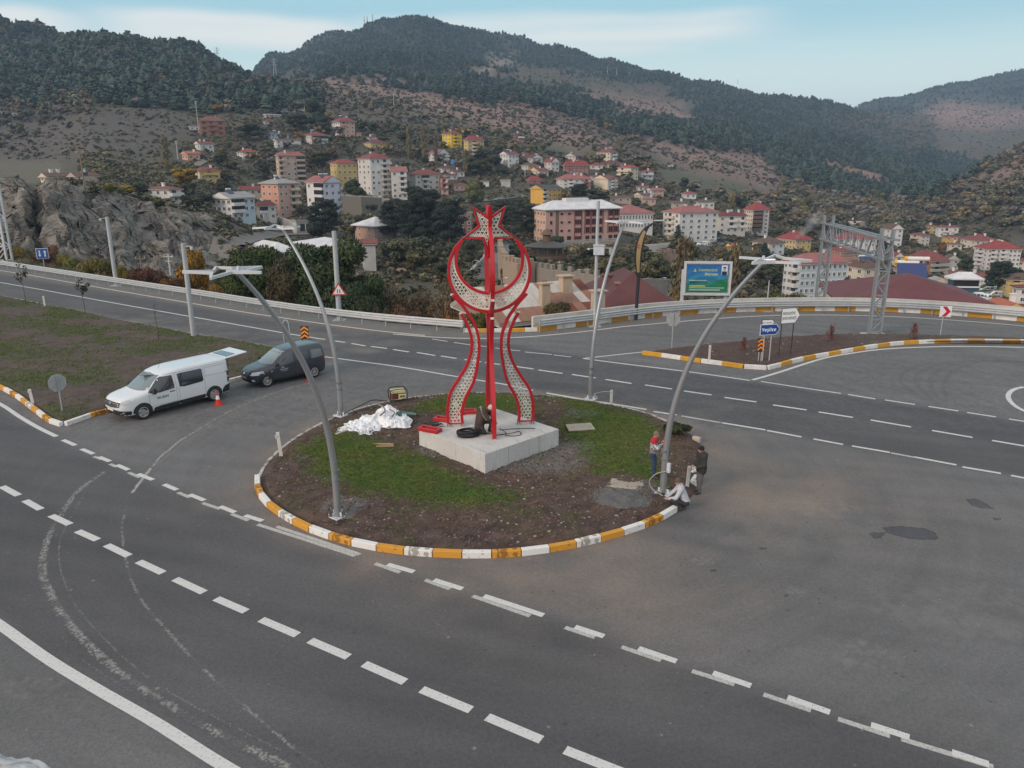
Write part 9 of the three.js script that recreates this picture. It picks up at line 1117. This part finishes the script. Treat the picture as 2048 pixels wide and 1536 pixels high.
{ const g = G(1304,968),y = islandY(g.x,g.z);
  person('man in red and checked sweater, grey vest and jeans, at the lamp pole',stand({ elL: [0.14,1.17,-0.23],haL: [0.28,1.38,-0.06],elR: [0.16,1.17,0.22],haR: [0.3,1.36,0.05],head: [0.07,1.62,0],knR: [0.07,0.5,0.11],anR: [0.06,0.1,0.12],toR: [0.22,0.045,0.15] }),{ top: [0.19,0.17,0.165],sleeve: [0.45,0.03,0.04],leg: [0.025,0.05,0.10],shoe: [0.06,0.055,0.05],hair: [0.17,0.13,0.10] },[g.x,y,g.z],face(0.85,0.35),{ stout: 1.08,paint: (x,yy,z,c) => { if (c === 'top' || c === 'sleeve') { if (yy > 1.36) return [0.42,0.02,0.035]; if (yy > 1.12) { const k = (Math.floor(x * 22) + Math.floor(yy * 22) + Math.floor(z * 22)) & 1; return k ? [0.6,0.6,0.6] : [0.025,0.025,0.035]; } if (yy < 0.98) return [0.3,0.28,0.26]; } return null; } }); }
{ const g = G(1399,986);
  person('man in dark hooded jacket and grey trousers standing on the asphalt',stand({ elL: [0.02,1.12,-0.25],haL: [0.27,1.03,-0.16],elR: [-0.02,1.12,0.26],haR: [0.16,0.98,0.24],head: [0.06,1.62,0],knL: [0.06,0.5,-0.09],anL: [0.05,0.1,-0.1],toL: [0.21,0.045,-0.12] }),{ top: [0.028,0.030,0.028],sleeve: [0.03,0.032,0.03],leg: [0.10,0.10,0.098],shoe: [0.03,0.03,0.035],hair: [0.014,0.013,0.013] },[g.x,0,g.z],face(-0.96,0.25),{ stout: 1.2,hood: true,hairLen: 2.0,coat: [[[0,1.0,-0.1],[0,0.86,-0.1],0.14,0.13,'top'],[[0,1.0,0.1],[0,0.86,0.1],0.14,0.13,'top'],[[-0.1,1.42,-0.06],[-0.1,1.42,0.06],0.085,0.085,'top']] }); }
{ const g = G(1364,1019);
  person('man in pale grey sweatshirt crouching at the kerb',{ pelvis: [-0.12,0.34,0],chest: [0.06,0.68,0],neck: [0.14,0.86,0],head: [0.19,0.99,0],shL: [0.1,0.78,-0.19],shR: [0.1,0.78,0.19],hipL: [-0.1,0.3,-0.1],hipR: [-0.1,0.3,0.1],knL: [0.34,0.42,-0.2],knR: [0.32,0.2,0.22],anL: [0.06,0.1,-0.15],anR: [-0.12,0.1,0.16],toL: [0.22,0.045,-0.17],toR: [-0.02,0.045,0.2],elL: [0.24,0.52,-0.25],elR: [0.26,0.54,0.24],haL: [0.45,0.42,-0.12],haR: [0.46,0.4,0.1] },{ top: [0.44,0.45,0.49],sleeve: [0.44,0.45,0.49],leg: [0.035,0.037,0.04],shoe: [0.05,0.05,0.048],hair: [0.10,0.07,0.055] },[g.x,0,g.z],face(-0.93,-0.1),{ stout: 1.12,headTilt: -0.5,paint: (x,yy,z,c) => c === 'top' && x < 0.02 && x > -0.12 && yy > 0.68 && yy < 0.75 && Math.abs(Math.abs(z) - 0.045) < 0.03 ? [0.08,0.09,0.13] : null }); }
{ const g = onTop(966,866);
  person('welder in brown work clothes kneeling on the plinth, bent over the front leg',{ pelvis: [-0.12,0.48,0],chest: [0.1,0.84,0],neck: [0.22,1.0,0],head: [0.33,1.07,0],shL: [0.14,0.93,-0.18],shR: [0.14,0.93,0.18],hipL: [-0.1,0.44,-0.1],hipR: [-0.1,0.44,0.1],knL: [0.3,0.44,-0.14],knR: [0.12,0.08,0.14],anL: [0.2,0.1,-0.15],anR: [-0.34,0.08,0.16],toL: [0.34,0.045,-0.16],toR: [-0.42,0.045,0.16],elL: [0.32,0.66,-0.22],elR: [0.32,0.68,0.22],haL: [0.5,0.52,-0.08],haR: [0.5,0.5,0.06] },{ top: [0.062,0.040,0.032],sleeve: [0.062,0.040,0.032],leg: [0.04,0.034,0.032],shoe: [0.02,0.02,0.02],hair: [0.5,0.5,0.49],glove: [0.35,0.33,0.3] },[g.x,PLY,g.z],face(0.86,0.3),{ stout: 1.22,headTilt: -0.7,cap: 'cap',hairLen: 1.9,coat: [[[-0.1,0.75,0],[-0.15,0.25,0],0.17,0.2,'top']] });
  const t = thing('welding_cloth','pale grey cloth draped over the shoulder of the kneeling welder','cloth',[g.x,PLY,g.z],face(0.86,0.3)); const q = new THREE.PlaneGeometry(0.16,0.75,8,24),p = q.attributes.position; for (let i = 0; i < p.count; i++) { const u = p.getY(i) / 0.75 + 0.5; p.setXYZ(i,0.32 - 0.28 * Math.sin(u * 2.2) - 0.06,0.62 + 0.55 * Math.sin(u * Math.PI * 0.62) ,p.getX(i) + 0.24 + 0.02 * Math.sin(u * 9)); } q.computeVertexNormals(); mesh('cloth',q,std([0.5,0.49,0.46],0.9,0,{ side: THREE.DoubleSide }),t); }
// ---------------------------------------------------------------- small things of the town and the hills
function utilityPole(px,base,top,label,kind = 'wood') { const z = landZ(px,base),c = W(px,base,z),h = W(px,top,z).y - c.y; const t = thing('utility_pole',label,'utility pole',c); const m = kind === 'wood' ? std([0.20,0.16,0.12],0.9) : std([0.5,0.5,0.49],0.7); mesh('shaft',[new THREE.CylinderGeometry(0.13,0.2,h + 1,8).translate(0,h / 2 - 0.5,0)],m,t); mesh('cross_arm',[box(1.8,0.14,0.14,0,h - 0.5,0),box(1.3,0.12,0.12,0,h - 1.3,0)],m,t); mesh('insulator',[-0.8,0,0.8].map(x => box(0.12,0.3,0.12,x,h - 0.3,0)),std([0.4,0.4,0.38],0.6),t); return t; }
utilityPole(171,386,301,'leaning wooden utility pole on the edge of the rock bluff'); utilityPole(356,318,281,'white concrete pole beside the low salmon house','c'); utilityPole(398,268,202,'slim pole above the unfinished brick house','c'); utilityPole(286,560,512,'wooden pole among the autumn bushes below the bluff'); utilityPole(342,556,508,'white-marked pole among the autumn bushes left of the thick grey pole','c'); utilityPole(788,218,188,'white pole on the pinkish hillside','c'); utilityPole(895,660,585,'grey concrete pole in the brown thicket','c'); utilityPole(1050,352,336,'slim street light on the terrace left of the red-brown building','c');
function pylon(px,base,top,z,label) { const c = onLand(px,base,z); const h = W(px,top,z).y - c.y; const t = thing('pylon',label,'pylon',c,0.4); const m = std([0.35,0.37,0.38],0.6,0.2),w = h * 0.09,gs = []; for (const [a,b] of [[1,1],[1,-1],[-1,1],[-1,-1]]) gs.push(beam([a * w,0,b * w],[a * w * 0.12,h,b * w * 0.12],h * 0.012)); for (let k = 0; k < 7; k++) { const f = 1 - 0.126 * k,y = h * k / 7,f2 = 1 - 0.126 * (k + 1); for (const s of [-1,1]) { gs.push(beam([-w * f,y,s * w * f],[w * f2,y + h / 7,s * w * f2],h * 0.008),beam([s * w * f,y,w * f],[s * w * f2,y + h / 7,-w * f2],h * 0.008)); } } mesh('lattice',gs,m,t); for (const y of [0.72,0.84,0.95]) mesh('arm',[beam([-h * 0.13,h * y,0],[h * 0.13,h * y,0],h * 0.014)],m,t); return t; }
pylon(436,124,94,940,'steel pylon on the crest of the left forested hill'); pylon(551,164,116,760,'steel pylon on the saddle left of the main mountain'); pylon(348,562,536,92,'short lattice mast at the lower end of the gravel path');
{ const z = 1985; for (const [px,top,l] of [[729,33,'leftmost thin mast on the mountain top'],[735,32,'middle thin mast on the mountain top'],[746,28,'tallest thin mast on the mountain top']]) { const c = onLand(px,52,z),h = W(px,top,z).y - c.y; const t = thing('mast',l,'mast',c); mesh('shaft',[new THREE.CylinderGeometry(0.7,1.0,h + 6,6).translate(0,h / 2 - 3,0)],std([0.2,0.2,0.2],0.7),t); mesh('antenna',[box(2.4,2,2.4,0,h * 0.75,0)],std([0.3,0.3,0.3],0.7),t); } }
{ // pale mast-like dead trees on the hillside were left as they are: thin trunks
  for (const [px,b,tp,l] of [[1215,148,132,'pale dead trunk on the brown cap of the mountain, leftmost'],[1233,150,136,'pale dead trunk on the brown cap of the mountain, second from left'],[1258,156,142,'pale dead trunk on the brown cap of the mountain, near the ridge'],[1475,168,156,'pale dead trunk near the right end of the brown cap']]) { const z = landZ(px,b,600),c = W(px,b,z),h = W(px,tp,z).y - c.y; const t = thing('dead_tree',l,'dead tree',c); mesh('trunk',[new THREE.CylinderGeometry(0.3,0.9,h,6).translate(0,h / 2,0)],std([0.34,0.31,0.28],0.9),t); } }
{ // playground and pavilion in the park
  const z = landZ(1464,506),c = W(1464,506,z),t = thing('climbing_frame','yellow and orange playground climbing frame in the park','playground frame',c,0.3); const y = std([0.62,0.36,0.04],0.6),r = std([0.5,0.10,0.03],0.6); for (const x of [-1.8,0,1.8]) { const g = []; for (const [a,b] of [[1,1],[1,-1],[-1,1],[-1,-1]]) g.push(bar([x + a * 0.6,0,b * 0.6],[x + a * 0.6,2.6,b * 0.6],0.09)); mesh('tower',g,y,t); mesh('tower_roof',[new THREE.ConeGeometry(1.1,1.0,4).rotateY(Math.PI / 4).translate(x,3.1,0)],x ? y : r,t); } mesh('deck',[box(4.6,0.15,1.2,0,1.3,0)],r,t); mesh('slide',[beam([2.4,1.3,0],[4.2,0.2,0.4],0.6,0.12)],y,t); }
{ const z = landZ(1402,510),c = W(1402,510,z),t = thing('gazebo','dark open garden shelter left of the playground frame','shelter',c,0.4); const m = std([0.05,0.04,0.035],0.8),g = []; for (let i = 0; i < 6; i++) { const a = i * Math.PI / 3; g.push(bar([Math.cos(a) * 2.4,-0.5,Math.sin(a) * 2.4],[Math.cos(a) * 2.4,2.2,Math.sin(a) * 2.4],0.1)); } mesh('post',g,m,t); mesh('roof',[new THREE.ConeGeometry(3.2,1.4,6).translate(0,2.9,0)],mR(RF.dark),t); mesh('railing',[new THREE.TorusGeometry(2.4,0.08,5,24).rotateX(Math.PI / 2).translate(0,0.8,0)],m,t); }
{ const z = landZ(892,337),c = W(908,342,z - 4),t = thing('water_tank','blue water tank behind the dark red roofs','water tank',c); mesh('tank',[new THREE.CylinderGeometry(1.6,1.6,2.6,16).translate(0,4.6,0)],std([0.03,0.16,0.36],0.5),t); mesh('stand',[beam([-1,0,0],[-1,3.3,0],0.2),beam([1,0,0],[1,3.3,0],0.2),beam([0,0,1],[0,3.3,1],0.2),beam([0,0,-1],[0,3.3,-1],0.2)],GALV_D,t); }
// solar heater with yellow tanks on the roof behind the curve
{ const q = houses.e1,z = 90,a = W(1812,562,z),t = thing('solar_collector','large blue solar collector with yellow-ended tanks above the big dark red roof','solar collector',a,-0.15); const blue = std([0.035,0.055,0.16],0.3,0.1); const P = new THREE.BoxGeometry(3.2,0.1,2.2); P.rotateX(0.95); P.translate(0.55,1.1,0); mesh('panel',[P],blue,t); for (const [x,y] of [[0.2,2.05],[1.3,2.5]]) { mesh('tank',[bar([x - 1.2,y,-0.9],[x + 1.2,y,-0.9],0.26,0.26,14)],FRAME,t); mesh('tank_end',[bar([x - 1.5,y,-0.9],[x - 1.19,y,-0.9],0.27,0.27,14)],std([0.7,0.42,0.02],0.5),t); } mesh('stand',[beam([-0.9,-2,-0.8],[-0.9,2.2,-0.8],0.12),beam([1.9,-2,-0.8],[1.9,2.8,-0.8],0.12),beam([-0.9,-2,0.8],[-0.9,0.4,0.8],0.12),beam([1.9,-2,0.8],[1.9,0.4,0.8],0.12)],GALV,t); }
for (const [px,b,tp,l] of [[1262,582,545,'slim street light left of the dark curved lamp, in the park'],[1318,606,560,'slim street light above the grey block wall'],[1163,572,542,'pale street light in front of the castle wall'],[945,548,524,'pale street light beside the street seen through the crescent'],[1003,602,560,'street light in front of the bastion wall']]) { const z = landZ(px,b),c = W(px,b,z),h = W(px,tp,z).y - c.y; const t = thing('street_light',l,'street lamp',c); mesh('pole',[new THREE.CylinderGeometry(0.06,0.1,h,8).translate(0,h / 2,0)],GALV_D,t); mesh('arm',[tube([[0,h - 0.1,0],[0.15,h + 0.25,0],[0.7,h + 0.4,0]],0.05,12,6)],GALV_D,t); mesh('lamp_head',[rbox(0.6,0.12,0.25,0.9,h + 0.4,0,0.04)],FRAME,t); }
// thin smoke over the yellow public building
{ const z = houses.d5.z - 4,c = W(1600,478,z),R = rng(3),t = new THREE.Group(); t.name = 'smoke'; t.position.copy(c); scene.add(t); tag(t,'thin bluish smoke drifting over the yellow public building','smoke'); t.userData.kind = 'stuff'; const m = std([0.62,0.68,0.74],1,0,{ transparent: true,opacity: 0.028,depthWrite: false }); const gs = []; for (let i = 0; i < 22; i++) { const f = i / 22; const g = new THREE.IcosahedronGeometry(0.7 + 1.7 * f * (0.5 + R()),2); g.translate(-1 + 9 * f * (0.4 + R() * 0.8),0.6 + 8.5 * f + (R() - 0.5) * 2.2,(R() - 0.5) * 3); gs.push(g); } mesh('puffs',gs,m,t); }
renderer.render(scene,camera);
